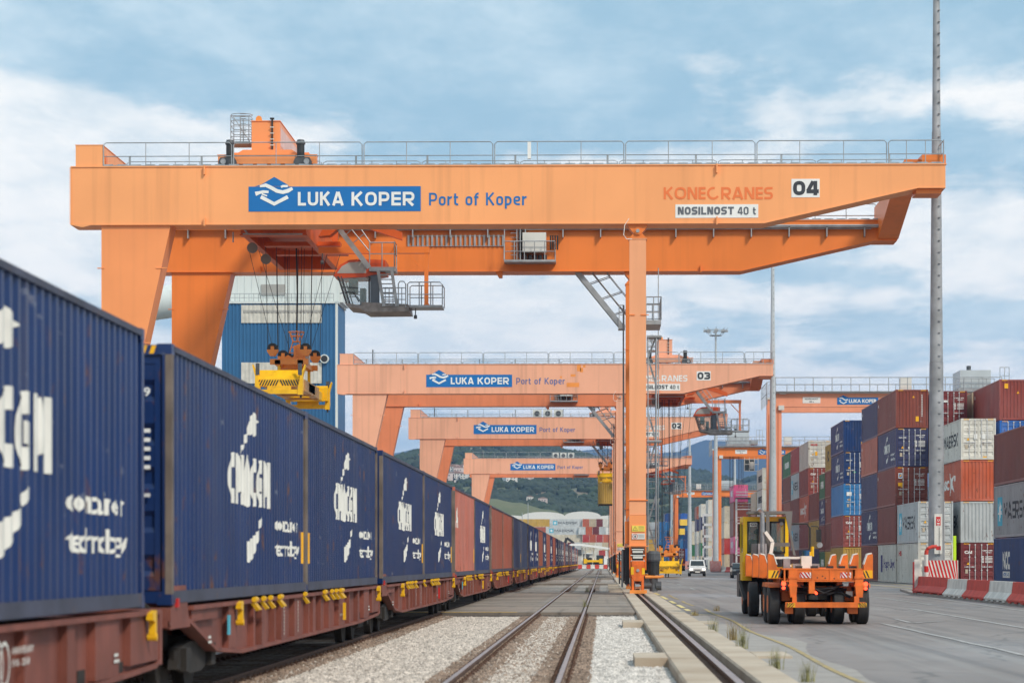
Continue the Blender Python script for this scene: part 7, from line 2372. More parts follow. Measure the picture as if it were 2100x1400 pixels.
# grey guard frame
gy = cyr - .55
g_ = MB()
a0, za = tq(1535, 1047.5, gy); a1, zb2 = tq(1625, 1053, gy)
g_.box(a0, a1, gy, gy + 1.2, zb2, za)
p0 = tq(1571, 1053, gy); p1 = tq(1578, 1138, gy)
g_.box(p0[0], p1[0], gy, gy + .1, p1[1], p0[1])
c0 = tq(1578, 1112, gy); c1 = tq(1620, 1120, gy); g_.box(c0[0], c1[0], gy, gy + .08, c1[1], c0[1])
e0 = tq(1614, 1053, gy); e1 = tq(1618, 1090, gy); e2 = tq(1632, 1138, gy)
g_.prism([(e0[0] - .05, e0[1]), (a1, e0[1]), (e1[0] + .06, e1[1]), (e2[0], e2[1]), (e2[0] - .07, e2[1]), (e1[0], e1[1])], gy, gy + .1, 'y')
g_.obj('guard_frame', MT['guardgrey'], tt)
ex = MB(); e = tq(1563, 1040, gy)
ex.tube([(e[0], gy - .1, 1.5), (e[0], gy - .1, 2.2), (e[0] - .0, gy - .1, 3.05), (e[0] - .12, gy - .15, 3.18)], [.085, .085, .07, .075], 12, None, True)
ex.box(e[0] - .13, e[0] + .13, gy - .15, gy + .1, 1.5, 2.15)
ex.obj('exhaust', MT['steel'], tt)
MB().box(e[0] - .32, e[0] - .13, gy - .1, gy + .2, 1.55, 2.15).obj('battery_box', MT['motor'], tt)
MB().beam((e[0] + .08, gy - .2, 2.5), (e[0] + .30, gy - .2, 2.2), .1, .1).beam((e[0] + .30, gy - .2, 2.2), (e[0] + .22, gy - .2, 1.7), .1, .1).obj('air_duct', MT['white_worn'], tt)
# mirrors
mi = MB(); yy = cyf
A1 = tq(1620, 1073, yy); A2 = tq(1655, 1074, yy); A3 = tq(1661, 1082, yy); A4 = tq(1661, 1126, yy)
mi.tube([(A1[0], yy, A1[1]), (A2[0], yy, A2[1]), (A3[0], yy, A3[1]), (A4[0], yy, A4[1])], .028, 6)
B1 = tq(1663, 1078, yy); B2 = tq(1677, 1079, yy); B3 = tq(1681, 1088, yy)
mi.tube([(B1[0], yy, B1[1]), (B2[0], yy, B2[1]), (B3[0], yy, B3[1])], .018, 6)
mm = mi.obj('mirror_arm', MT['dark'], tt)
a = tq(1674, 1111, yy); b_ = tq(1684, 1085, yy); MB().box(a[0], b_[0], yy - .05, yy + .06, a[1], b_[1]).box(a[0] + .1, a[0] + .13, yy - .06, yy, a[1], b_[1]).obj('mirror', MT['dark'], mm)
a = tq(1681, 1117, yy); MB().tube([(a[0], yy - .02, a[1]), (a[0], yy + .06, a[1])], [.09, .03], 14, None, True).obj('round_mirror', MT['steel'], mm)
lm = tq(1521, 1095, yy); MB().box(lm[0] - .1, lm[0], yy, yy + .1, lm[1] - .4, lm[1] + .3).obj('mirror', MT['dark'], mm)
a = tq(1666, 1140, 3.2); b_ = tq(1669, 1120, 3.2); y_ = MB().tube([(a[0], 3.2, a[1]), (a[0], 3.2, b_[1])], .05, 8, None, True); y_.cyl((a[0] - .1, 3.2, a[1] + .02), (a[0] - .1, 3.2, a[1] + .14), .08, n=8); y_.obj('yellow_post', MT['yellow'], tt)
# left fender, steps and fifth wheel parts
fd = MB()
fd.box(-1.45, -1.1, 2.4, 3.6, .55, 1.25); fd.prism([(-1.52, 1.05), (-1.45, 1.05), (-1.25, .5), (-1.35, .45)], 1.6, 2.2, 'y'); fd.box(-.75, -.62, -.4, -.2, .45, 1.3); fd.box(-.85, -.5, -.42, -.15, .4, .5); fd.box(-.3, .6, -.6, .8, 1.15, 1.25)
fd.obj('side_steps', MT['motor'], tt)
MB().box(-1.42, -1.15, 1.2, 2.4, 1.05, 1.6).obj('side_box', MT['yellow'], tt)
MB().tube([(-1.2, -.1, 1.35), (-.9, -.2, 1.15), (-.7, -.15, .9)], .03, 5).tube([(-1.0, -.1, 1.4), (-.8, -.2, 1.1)], .025, 5).obj('air_hoses', MT['dark'], tt)
MB().box(.1, .9, 1.5, 2.0, 1.2, 1.55).box(-.2, 0, 1.2, 1.8, 1.2, 1.7).obj('engine_parts', MT['steel'], tt)
MB().cyl((.62, 3.0, 1.1), (.62, 3.0, 1.95), .11, n=12).obj('blue_tank', MT['bluetank'], tt)

# cars
def car(x, y, label, cat, name, body, van=False, W_=1.82, H_=1.82, L_=4.3):
    t = thing(name, label, cat, (x, y, 0))
    if van: pr = [(0, .35), (0, .85), (.12, .98), (.75, 1.12), (1.35, 1.72), (1.6, 1.80), (4.2, 1.82), (4.3, 1.6), (4.3, .35)]
    else: pr = [(0, .35), (0, .72), (.15, .82), (.95, .95), (1.65, 1.42), (2.0, 1.5), (3.3, 1.5), (3.9, 1.05), (4.3, .95), (4.35, .35)]
    m = MB(); hw = W_ / 2
    vs = []
    for s in (-1, 1):
        for (a, b_) in pr:
            k = 1.0 if b_ < 1.0 else .86 if b_ > 1.3 else .97
            vs.append((s * hw * k, a, b_))
    n = len(pr)
    m.add(vs, [tuple(range(n)), tuple(range(2 * n - 1, n - 1, -1))] + [(i, i + n, (i + 1) % n + n, (i + 1) % n) for i in range(n)])
    m.obj('body', MT[body], t)
    if van: w0 = [(hw * .82, .80, 1.14), (-hw * .82, .80, 1.14), (-hw * .74, 1.33, 1.68), (hw * .74, 1.33, 1.68)]
    else: w0 = [(hw * .82, .99, .98), (-hw * .82, .99, .98), (-hw * .74, 1.62, 1.39), (hw * .74, 1.62, 1.39)]
    off = Vector((0, -.02, .02))
    MB().add([Vector(v) + off for v in w0] , [(0, 1, 2, 3)]).obj('windscreen', MT['glass_dark'], t)
    MB().box(-hw * .96, hw * .96, -.04, .02, .3, .58).box(-.35, .35, -.03, .0, .66, .74).obj('bumper', MT['dark'], t)
    MB().box(-.26, .26, -.055, -.04, .42, .54).obj('number_plate', MT['white'], t)
    for s in (-1, 1):
        MB().box(s * hw * .9, s * hw * .62, -.03, .02, .70, .84).obj('headlight', MT['lamp_white'] if van else MT['galv'], t)
        MB().box(s * (hw + .18), s * hw * .96, .95, 1.1, 1.05, 1.22).obj('mirror', MT['dark'] if van else MT[body], t)
        for yy in (.8, L_ - .85):
            MB().cyl((s * (hw - .2), yy, .31), (s * (hw + .01), yy, .31), .31, n=16).obj('wheel', MT['rubber'], t)
    return t
vx = P(1430.5, 1181, 266)
car(vx.x, 266, 'small white van with lit headlamps driving towards the camera', 'van', 'parked_van' if False else 'van', 'carwhite', True)
vx = P(1521, 1184, 235)
car(vx.x, 235, 'dark car half hidden behind the yellow tractor', 'car', 'car', 'carblack')
# lorry far away
lx = P(1391, 1170, 420).x
lo = thing('lorry', 'distant orange lorry carrying a maroon container beside the yellow spreader', 'lorry', (lx, 420, 0))
MB().box(-1.2, 1.2, 0, 12.5, .9, 1.25).obj('chassis', MT['orange'], lo); MB().box(-1.1, 1.1, 0.1, 2, .3, .9).obj('rear_bumper', MT['dark'], lo)
MB().box(-1.2, 1.2, 12.8, 15, .6, 3.4).obj('cab', MT['red_orange'], lo)
for s in (-1, 1):
    for y_ in (.8, 2.1, 13.5): MB().cyl((s * .8, y_, .5), (s * 1.2, y_, .5), .5, n=14).obj('wheel', MT['rubber'], lo)
container(lx, 420.1, 1.27, A_, S8, 'maroon', 'door_', None, -1, 'maroon container on the distant lorry', None, 1)

# ---------------------------------------------------------------- people
def figure(joints, edges, rad, mat, name, parent, subdiv=1):
    me = bpy.data.meshes.new('sk'); keys = list(joints)
    me.from_pydata([joints[k] for k in keys], [(keys.index(a), keys.index(b_)) for a, b_ in edges], [])
    ob = bpy.data.objects.new('sk', me); COL.objects.link(ob)
    m = ob.modifiers.new('s', 'SKIN'); ob.modifiers.new('d', 'SUBSURF').levels = subdiv
    for i, k in enumerate(keys):
        r = rad[k]; me.skin_vertices[0].data[i].radius = (r, r) if not isinstance(r, tuple) else r
        me.skin_vertices[0].data[i].use_root = (i == 0)
    dg = bpy.context.evaluated_depsgraph_get()
    out_ = bpy.data.meshes.new_from_object(ob.evaluated_get(dg))
    bpy.data.objects.remove(ob)
    out_.materials.clear(); out_.materials.append(MT[mat])
    out_.polygons.foreach_set('use_smooth', [True] * len(out_.polygons))
    return link(name, out_, parent)
def person(label, loc, rotz, sitting, top, legs):
    t = thing('person', label, 'person', loc, rotz)
    hz = .92 if not sitting else .48
    J = {'pelvis': (0, 0, hz), 'waist': (0, 0.0, hz + .18), 'chest': (0, 0, hz + .42), 'neck': (0, 0, hz + .56), 'head': (0, .02, hz + .70), 'crown': (0, .02, hz + .80)}
    Rd = {'pelvis': .135, 'waist': .12, 'chest': .15, 'neck': .05, 'head': .085, 'crown': .06}
    E = [('pelvis', 'waist'), ('waist', 'chest'), ('chest', 'neck'), ('neck', 'head'), ('head', 'crown')]
    TJ, TR, TE = {}, {}, []
    for s, n in ((-1, 'l'), (1, 'r')):
        J['sh' + n] = (s * .19, 0, hz + .50); Rd['sh' + n] = .07; E.append(('chest', 'sh' + n))
        if sitting:
            el, ha = (s * .24, .10, hz + .26), (s * .17, .36, hz + .30)
            kn, an, to = (s * .13, .45, hz - .0), (s * .13, .50, .08), (s * .13, .64, .04)
        else:
            el, ha = (s * .25, -.02, hz + .22), (s * .24, .08, hz - .02)
            kn, an, to = (s * .12, .02, .48), (s * .13, 0, .08), (s * .14, .14, .04)
        J['el' + n] = el; Rd['el' + n] = .048; J['ha' + n] = ha; Rd['ha' + n] = .032; E += [('sh' + n, 'el' + n), ('el' + n, 'ha' + n)]
        for i in range(5):
            dx_ = (i - 2) * .016; d2 = (.0, .045, .07) if False else None
            if sitting: tip = (ha[0] + dx_, ha[1] + .09 - abs(i - 1.5) * .01, ha[2] - .01)
            else: tip = (ha[0] + dx_ * .5, ha[1] + dx_, ha[2] - .12 + abs(i - 2) * .012)
            J['f%d%s' % (i, n)] = tip; Rd['f%d%s' % (i, n)] = .009; E.append(('ha' + n, 'f%d%s' % (i, n)))
        J['hp' + n] = (s * .10, 0, hz - .02); Rd['hp' + n] = .10; J['kn' + n] = kn; Rd['kn' + n] = .062; J['an' + n] = an; Rd['an' + n] = .045; J['to' + n] = to; Rd['to' + n] = .04
        E += [('pelvis', 'hp' + n), ('hp' + n, 'kn' + n), ('kn' + n, 'an' + n), ('an' + n, 'to' + n)]
    figure(J, E, Rd, 'skin', 'body', t)
    # clothing shells
    up = [k for k in ('waist', 'chest', 'shl', 'shr', 'ell', 'elr')]
    JJ = {k: J[k] for k in up}; JJ['wl'] = tuple(Vector(J['ell']).lerp(Vector(J['hal']), .85)); JJ['wr'] = tuple(Vector(J['elr']).lerp(Vector(J['har']), .85)); JJ['hem'] = (0, 0, hz + .0)
    RR = {k: Rd[k] + .022 for k in up}; RR['wl'] = RR['wr'] = .05; RR['hem'] = .155
    figure(JJ, [('waist', 'hem'), ('waist', 'chest'), ('chest', 'shl'), ('chest', 'shr'), ('shl', 'ell'), ('shr', 'elr'), ('ell', 'wl'), ('elr', 'wr')], RR, top, 'jacket', t)
    lo_ = ['pelvis', 'hpl', 'hpr', 'knl', 'knr', 'anl', 'anr', 'tol', 'tor']
    figure({k: J[k] for k in lo_}, [('pelvis', 'hpl'), ('pelvis', 'hpr'), ('hpl', 'knl'), ('hpr', 'knr'), ('knl', 'anl'), ('knr', 'anr'), ('anl', 'tol'), ('anr', 'tor')], {k: Rd[k] + .018 for k in lo_}, legs, 'trousers', t)
    h = MB(); hx = J['head']
    bm = bmesh.new(); bmesh.ops.create_icosphere(bm, subdivisions=2, radius=.105)
    for v in bm.verts: v.co = Vector((v.co.x * .9, v.co.y * 1.0 + hx[1] - .02, max(v.co.z, -.03) + hx[2] + .06))
    me = bpy.data.meshes.new('hair'); bm.to_mesh(me); bm.free(); me.materials.append(MT['hair']); link('hair', me, t)
    fc = MB()
    for s in (-1, 1): fc.box(s * .045, s * .025, hx[1] + .075, hx[1] + .088, hx[2] + .02, hx[2] + .035)
    fc.box(-.025, .025, hx[1] + .07, hx[1] + .085, hx[2] - .045, hx[2] - .035)
    fc.obj('face_features', MT['hair'], t)
    MB().prism([(-.014, hx[2] - .02), (.014, hx[2] - .02), (0, hx[2] + .025)], hx[1] + .075, hx[1] + .105, 'y').obj('nose', MT['skin'], t)
    return t
fp = P(1368, 1183, 252)
person('person in dark trousers standing behind the lowered yellow spreader, only the legs showing', (fp.x, 252, 0), R(170), False, 'hivis', 'cloth_black')
dx_ = tq(1551, 1100, 3.0)[0] + 5.57
person('driver in dark green jacket sitting in the yellow cab', (dx_, 70.8 + 2.75, 1.25), R(0), True, 'cloth_green', 'cloth_black')
st = thing('dummy', 'x', 'x'); bpy.data.objects.remove(st)
MB().box(dx_ - 5.57 - .22, dx_ - 5.57 + .22, 2.45, 2.55, 1.7, 2.25).box(dx_ - 5.57 - .22, dx_ - 5.57 + .22, 2.5, 3.0, 1.25, 1.6).obj('driver_seat', MT['dark'], tt)
MB().box(x0 + .15, x1 - .15, cyr + .7, cyf - .1, zb_ + .12, zs + .06).obj('dashboard', MT['dark'], tt)
# ---------------------------------------------------------------- blue elevator building
KX = 300.0
def fx(px, Y=KX): return P(px, 700, Y).x
def fz(py, px=600, Y=KX): return P(px, py, Y).z
MT['wall_blue'] = paint('blue_cladding', lin(46, 104, 150), 0.55, var=.07, scale=.3, streak=.25)
MT['wall_white'] = paint('white_cladding', (0.66, 0.71, 0.70), 0.6, var=.05, scale=.2, streak=.3)
MT['wall_cream'] = paint('translucent_cream_panel', (0.62, 0.60, 0.54), 0.4, var=.14, scale=1.2, streak=.6)
MT['grille'] = paint('grey_louvre', (0.35, 0.34, 0.32), 0.6, var=.1)
bb = thing('elevator_building', 'tall blue clad building with white top behind the left crane legs', 'building', (0, 0, 0))
x0, x1 = fx(455), fx(692); zt = fz(622)
def cladding(name, x0, x1, z0, z1, y, mat, step=.45, dep=.10, parent=bb):
    vs = []; x = x0; k = 0
    pts = []
    while x < x1:
        pts += [(x, 0), (min(x + step * .45, x1), 0), (min(x + step * .5, x1), dep), (min(x + step * .95, x1), dep)]; x += step
    for px_, d_ in pts: vs += [(px_, y + d_, z0), (px_, y + d_, z1)]
    mb = MB(); mb.add(vs, [(2 * i, 2 * i + 2, 2 * i + 3, 2 * i + 1) for i in range(len(pts) - 1)])
    return mb.obj(name, MT[mat], parent)
cladding('wall', x0, x1, 0, zt, KX, 'wall_blue')
MB().box(x0, x1, KX + .12, KX + 9, 0, zt - .1).obj('wall', MT['wall_blue'], bb)
MB().box(x1 - .25, x1 + .05, KX - .08, KX + .1, 0, zt).obj('corner_trim', MT['wall_white'], bb)
MB().box(x0 - .1, x1 + .15, KX - .15, KX + 9.1, zt, zt + .25).obj('roof_edge', MT['wall_white'], bb)
c0, c1 = fx(495), fx(660)
wd = cladding('window_band', c0, c1, fz(662), fz(625.5), KX - .12, 'wall_cream', .5, .06)
cladding('window_band', c0, c1, fz(786), fz(743), KX - .12, 'wall_cream', .5, .06)
mb = MB()
for k in range(26): mb.box(c0 + .3 + k * (c1 - c0) / 27, c0 + .62 + k * (c1 - c0) / 27, KX - .16, KX - .13, fz(641), fz(636))
mb.obj('louvre_row', MT['grille'], wd)
# white upper storey with a cut corner
ux0, ux1 = fx(466, 302), fx(704, 302)
mb = MB()
up = [(ux0 - .4, zt + .25), (ux1, zt + .25), (ux1, fz(560)), (fx(698), fz(548)), (fx(500), fz(548)), (fx(478), fz(562)), (ux0, fz(566))]
mb.prism(up, KX + 1.2, KX + 8.5, 'y'); mb.obj('upper_storey', MT['wall_white'], bb)
mb = MB()
x = ux0 + .5
while x < ux1 - .2: mb.box(x, x + .12, KX + 1.14, KX + 1.2, zt + .3, fz(564)); x += .9
mb.obj('cladding_rib', MT['wall_white'], bb)
MB().box(fx(533), fx(582), KX + 1.05, KX + 1.14, fz(603), fz(581)).obj('louvre', MT['grille'], bb)
mb = MB().rail((x0 + 1, KX + .3, zt + .25), (x1 - .5, KX + .3, zt + .25), 1.0, 22, (.5,), .04); mb.obj('roof_railing', MT['galv'], bb)
pc = P(666, 736, KX)
MB().cyl((pc.x, KX - .5, pc.z), (pc.x, KX + .1, pc.z), .55, n=18).obj('vent_pipe', MT['wall_white'], bb)
MB().cyl((pc.x, KX - .52, pc.z), (pc.x, KX - .49, pc.z), .42, n=18).obj('vent_mouth', MT['dark'], bb)
a = P(697, 602, KX - 1)
mb = MB().tube([(a.x, KX - 1, a.z), (a.x + 1.0, KX - 1, a.z + .3), (a.x + 2.3, KX - 1, a.z + .35)], .10, 5); mb.tube([(a.x + 1.4, KX - 1, a.z), (a.x + 2.8, KX - 1, a.z - .2)], .08, 5); mb.obj('roof_bracket', MT['galv'], bb)
# white conveyor gallery left of the building
cg = thing('conveyor_gallery', 'rounded white conveyor gallery seen between the two left crane legs', 'conveyor')
a, b_ = P(255, 632, 320), P(440, 604, 320)
MB().tube([(a.x, 320, a.z), (b_.x, 320, b_.z)], [2.2, 2.2], 24, None, True).obj('gallery_tube', MT['wall_white'], cg, smooth=True)
mb = MB()
for t_ in (.2, .8):
    x = a.x + (b_.x - a.x) * t_; z = a.z + (b_.z - a.z) * t_
    for s in (-1, 1): mb.beam((x, 320 + s * 1.2, 0), (x, 320 + s * .6, z - 1.8), .4, .4)
mb.obj('support_leg', MT['galv'], cg)

# ---------------------------------------------------------------- far end of the tracks
def shed(px0, px1, py_top, Y, label):
    t = thing('storage_dome', label, 'storage hall', (0, 0, 0), 0, 'white vaulted storage halls')
    a, b_ = P(px0, 1100, Y), P(px1, 1100, Y); zt_ = P(px0, py_top, Y).z; cx = (a.x + b_.x) / 2; w_ = (b_.x - a.x) / 2; eave = P(px0, 1058, Y).z
    pts = [(cx - w_, 0)] + [(cx + w_ * math.sin(R(-90 + 12 * k)), eave + (zt_ - eave) * math.cos(R(-90 + 12 * k))) for k in range(16)] + [(cx + w_, 0)]
    MB().prism(pts, Y, Y + 90, 'y').obj('vault', MT['dome'], t)
    MB().box(cx - 2.5, cx + 2.5, Y - .2, Y, 0, 5).obj('gate', MT['grille'], t)
MT['dome'] = paint('white_membrane', (0.72, 0.71, 0.68), 0.6, var=.04, scale=.05)
for i, (u, v, top_) in enumerate(((1070, 1158, 1049), (1158, 1232, 1048), (1232, 1300, 1056), (985, 1070, 1056))):
    shed(u, v, top_, 960, ['left one of the two white vaulted halls', 'right one of the two white vaulted halls', 'white vaulted hall behind the crane legs', 'white hall hidden by the train'][i])
# canopy and gate building
cn = thing('platform_canopy', 'white curved canopy roof on thin posts across the end of the tracks', 'canopy')
Yc_ = 560
pts = [P(1165, 1117, Yc_), P(1172, 1114, Yc_), P(1190, 1114, Yc_), P(1220, 1118, Yc_), P(1262, 1124, Yc_)]
mb = MB()
vs = []
for p in pts: vs += [(p.x, Yc_, p.z), (p.x, Yc_ + 6, p.z), (p.x, Yc_ + 6, p.z - .5), (p.x, Yc_, p.z - .5)]
n = len(pts)
mb.add(vs, [(4 * i + j, 4 * i + (j + 1) % 4, 4 * i + 4 + (j + 1) % 4, 4 * i + 4 + j) for i in range(n - 1) for j in range(4)] + [(0, 1, 2, 3), (4 * n - 4, 4 * n - 3, 4 * n - 2, 4 * n - 1)])
mb.obj('roof', MT['white'], cn)
for px in (1194, 1200, 1217, 1248):
    p = P(px, 1140, Yc_); MB().box(p.x - .15, p.x + .15, Yc_ + 2, Yc_ + 2.3, 0, 4.9).obj('post', MT['white'], cn)
gb = thing('gate_building', 'low white building behind the end of the tracks', 'building')
a, b_ = P(1184, 1165, 600), P(1215, 1135, 600)
wl = MB().box(a.x, b_.x, 600, 606, 0, b_.z).obj('wall', MT['kiosk'], gb)
MB().box(P(1196, 0, 600).x, P(1214, 0, 600).x, 599.9, 600, .9, 2.6).obj('window', MT['glass_dark'], gb)
MB().box(a.x - .2, b_.x + .2, 599.6, 606.4, b_.z, b_.z + .2).obj('roof', MT['white'], gb)
g2 = thing('gate_building', 'white kiosk at the right side of the track end', 'building')
a, b_ = P(1239, 1165, 590), P(1247, 1140, 590)
MB().box(a.x, b_.x, 590, 593, 0, b_.z).obj('wall', MT['white'], g2); MB().box(P(1223, 0, 596).x, P(1238, 0, 596).x, 596, 599, 0.8, 3.2).obj('wall', MT['glass_dark'], g2)
ys_ = thing('parked_spreader', 'yellow spreader lying on stands at the end of the tracks', 'spreader', (P(1197, 1150, 560).x, 560, 0))
wd_ = P(1236, 1150, 560).x - P(1197, 1150, 560).x
MB().box(0, wd_, 0, 1.5, 1.5, 2.0).box(0, .8, -.1, 1.6, 1.2, 2.3).box(wd_ - .8, wd_, -.1, 1.6, 1.2, 2.3).obj('spreader_frame', MT['yellow'], ys_)
MB().box(.3, .6, .2, 1.2, 0, 1.2).box(wd_ - .7, wd_ - .4, .2, 1.2, 0, 1.2).box(2.2, 3.6, .3, 1.3, .3, 1.5).obj('stand', MT['dark'], ys_)
bx = P(1185, 1165, 540).x
for i in range(7):
    jersey((bx + .95 * i, 540, 0), (bx + .95 * (i + 1), 540, 0), 'red' if i % 2 == 0 else 'barrier_white', 0, f'{"red" if i % 2 == 0 else "white"} barrier block closing the tracks, {ORDN[i]} from the left', .95, 'barriers closing the tracks')
rs = thing('crane_truck', 'dark grab machine behind the train end below the pale containers', 'machine', (P(1150, 1160, 600).x, 600, 0))
mb = MB().beam((0, 0, 3), (1.5, 0, 7.5), .5, .7).beam((1.5, 0, 7.5), (3.2, 0, 6.2), .4, .6).box(.8, 3.4, -1, 1, 4.6, 5.6).box(.5, 4, -1, 1, 1, 4.2); mb.obj('arm', MT['dark'], rs)
MB().beam((4, 0, 4.2), (7.0, 0, 2.8), .5, .8).box(4.2, 5.6, -.6, .6, 3.6, 4.6).obj('boom', MT['motor'], rs)
for (px, py0, Y) in ((1083, 1030, 900), (1071, 1050, 900)):
    p = P(px, py0, Y); tag(MB().tube([(p.x, Y, 0), (p.x, Y, p.z)], .12, 5).obj('lamp_post', MT['galv']), 'thin lamp post in front of the left white hall' if px == 1083 else 'shorter lamp post left of the white hall', 'lamp post')

# ---------------------------------------------------------------- hills
def hill(name, prof_, Yb, Yr, mat, rough, nx=160, ny=30, seed=0, back=1500, fn=None):
    """prof_: ridge line as picture points at distance Yr; slopes down to Yb in front and away behind"""
    V = []; ncol = nx + 1
    def ridge(u):
        for (a, b_), (c, d_) in zip(prof_, prof_[1:]):
            if a <= u <= c:
                t = (u - a) / (c - a); t = t * t * (3 - 2 * t); return b_ + (d_ - b_) * t
        return prof_[-1][1]
    u0, u1 = prof_[0][0], prof_[-1][0]
    for j in range(ny + 1):
        t = j / ny
        for i in range(nx + 1):
            u = u0 + (u1 - u0) * i / nx
            p = P(u, ridge(u), Yr)
            if t <= .85:
                s = t / .85; y = Yb + (Yr - Yb) * s; e = (fn(s) if fn else s ** 1.15); x = p.x * (y / Yr) ** .35
                nz = noise.fractal(Vector((x / rough, y / rough, seed)), 1.0, 2.1, 6) * rough * .10 * min(1, s * 3) * min(1, (1.05 - s) * 4)
                V.append((x, y, max(-3, (p.z + 3) * e - 3 + nz)))
            else:
                s = (t - .85) / .15; V.append((p.x, Yr + back * s, p.z * (1 - s * 1.1)))
    Fc = [(j * ncol + i, j * ncol + i + 1, (j + 1) * ncol + i + 1, (j + 1) * ncol + i) for j in range(ny) for i in range(nx)]
    me = bpy.data.meshes.new(name); me.from_pydata(V, [], Fc); me.materials.append(MT[mat])
    me.polygons.foreach_set('use_smooth', [True] * len(Fc))
    return tag(link(name, me), kind='structure'), V, ncol
MT['hill_green'] = ground_mat('hill_ground', (0.06, 0.085, 0.045), (0.13, 0.14, 0.075), 0.006, 0.95, 0.0, None, 0.010, (0.24, 0.19, 0.12))
MT['hill_far'] = ground_mat('far_hill_forest', (0.022, 0.040, 0.036), (0.05, 0.07, 0.052), 0.0022, 0.95, 0.0, None, 0.004, (0.06, 0.075, 0.06))
MT['hill_blue'] = ground_mat('distant_ridge_forest', (0.018, 0.032, 0.036), (0.028, 0.044, 0.046), 0.0008, 0.95, 0.0)
h1, V1, nc1 = hill('green_hill', [(560, 1010), (700, 970), (800, 945), (870, 932), (925, 921), (993, 914), (1060, 912.5), (1085, 913), (1130, 919), (1172, 934), (1250, 952), (1330, 972), (1400, 1000), (1520, 1040)], 1250, 2700, 'hill_green', 260, 220, 60, 3)
h2, V2, nc2 = hill('wooded_hill', [(1180, 1040), (1300, 985), (1380, 966), (1415, 961), (1440, 967), (1480, 983), (1513, 989), (1548, 981), (1620, 975), (1750, 990), (1900, 1010), (2250, 1040)], 2100, 3600, 'hill_far', 300, 160, 40, 8)
hill('blue_ridge', [(-600, 985), (200, 960), (600, 940), (720, 934), (809, 926), (858, 919), (915, 922), (1000, 935), (1124, 914), (1168, 921), (1216, 915), (1251, 912), (1300, 918), (1385, 915), (1420, 899), (1446, 889.5), (1480, 891), (1513, 896), (1546, 901), (1566, 908), (1640, 925), (1800, 945), (2300, 975), (2900, 1000)], 6500, 9500, 'hill_blue', 900, 260, 30, 5, 2500)
# light green field shoulder in front of the green hill
MT['vineyard'] = ground_mat('vineyard_soil', (0.19, 0.145, 0.10), (0.29, 0.22, 0.16), 0.03, 0.95, 0.0, None, .05, (0.12, 0.11, 0.06), stretch=(.3, 2, 1))
MT['meadow'] = ground_mat('dry_meadow', (0.09, 0.11, 0.05), (0.16, 0.16, 0.08), 0.03, 0.95, 0, None, 0.012, (0.10, 0.12, 0.05))
hill('meadow_slope', [(900, 1040), (960, 1022), (1010, 1021), (1060, 1030), (1120, 1043), (1180, 1056), (1260, 1066), (1320, 1075)], 1080, 1450, 'meadow', 120, 120, 30, 11, 500)
def topx(p):
    s_, c_ = math.sin(YAW), math.cos(YAW); d_ = -p[0] * s_ + p[1] * c_
    return PCX + F * (p[0] * c_ + p[1] * s_) / d_, PCY - F * (p[2] - EYE) / d_
def in_field(p):
    u, v = topx(p); w_ = noise.noise(Vector((u / 26, v / 9, 4))) * 7
    return 'vine' if 1078 + w_ < u < 1214 + w_ and 1004 + w_ * .5 + abs(u - 1150) * .06 < v < 1023 + w_ * .4 else 'town' if 908 < u < 976 and 963 < v < 989 else 'lawn' if (1000 < u < 1075 and 1000 < v < 1014 + w_) or (925 + w_ < u < 990 and 1000 + w_ < v < 1014) or (1130 < u < 1200 and 988 + w_ * .4 < v < 996) else None
h1.data.materials.append(MT['vineyard']); h1.data.materials.append(MT['meadow'])
for pg in h1.data.polygons:
    k_ = in_field(h1.data.vertices[pg.vertices[0]].co)
    pg.material_index = 1 if k_ == 'vine' else 2 if k_ == 'lawn' else 0
# woodland on the slopes: many crowns, one mass
def woods(name, V, nc, n, mat, seed, smin, smax, cond):
    rnd = random.Random(seed)
    bm = bmesh.new(); bmesh.ops.create_icosphere(bm, subdivisions=1, radius=1); bv = [tuple(v.co) for v in bm.verts]; bf = [tuple(x.index for x in f.verts) for f in bm.faces]; bm.free()
    VV = []; FF = []; k = 0; tries = 0
    nr = len(V) // nc
    while k < n and tries < n * 6:
        tries += 1
        i = rnd.random() * (nc - 2); j = rnd.random() * int(nr * .85)
        a = Vector(V[int(j) * nc + int(i)]); b_ = Vector(V[(int(j) + 1) * nc + int(i) + 1])
        u_, v_ = rnd.random(), rnd.random()
        c = Vector(V[int(j) * nc + int(i) + 1]); d_ = Vector(V[(int(j) + 1) * nc + int(i)])
        p = a.lerp(c, u_).lerp(d_.lerp(b_, u_), v_)
        if not cond(p, rnd): continue
        s = rnd.uniform(smin, smax); B = len(VV)
        sx, sy, sz = s * rnd.uniform(.8, 1.3), s, s * rnd.uniform(.7, 1.1)
        for x, y, z in bv:
            q_ = rnd.uniform(.8, 1.15); VV.append((p.x + x * sx * q_, p.y + y * sy * q_, p.z + z * sz * q_ + s * .35))
        FF += [tuple(t + B for t in f) for f in bf]; k += 1
    me = bpy.data.meshes.new(name); me.from_pydata(VV, [], FF); me.materials.append(MT[mat])
    o_ = link(name, me); o_['kind'] = 'stuff'; return o_
MT['woodland'] = ground_mat('woodland_crowns', (0.015, 0.029, 0.021), (0.055, 0.072, 0.042), 0.045, 0.95, 0.0, None, 0.012, (0.045, 0.075, 0.03))
def c1(p, rnd):
    m = noise.noise(Vector((p.x / 90, p.y / 160, 2)))
    k_ = in_field(p)
    if k_ in ('vine', 'lawn'): return rnd.random() < .05
    if k_ == 'town': return rnd.random() < .25
    return m > -.08 or rnd.random() < .15
vy = []
CLEAR = [(-115, -70, 1940, 2240), (-8, 45, 1560, 1720), (-60, -5, 2050, 2300)]
woods('woodland', V1, nc1, 24000, 'woodland', 4, 2.6, 5.4, c1)
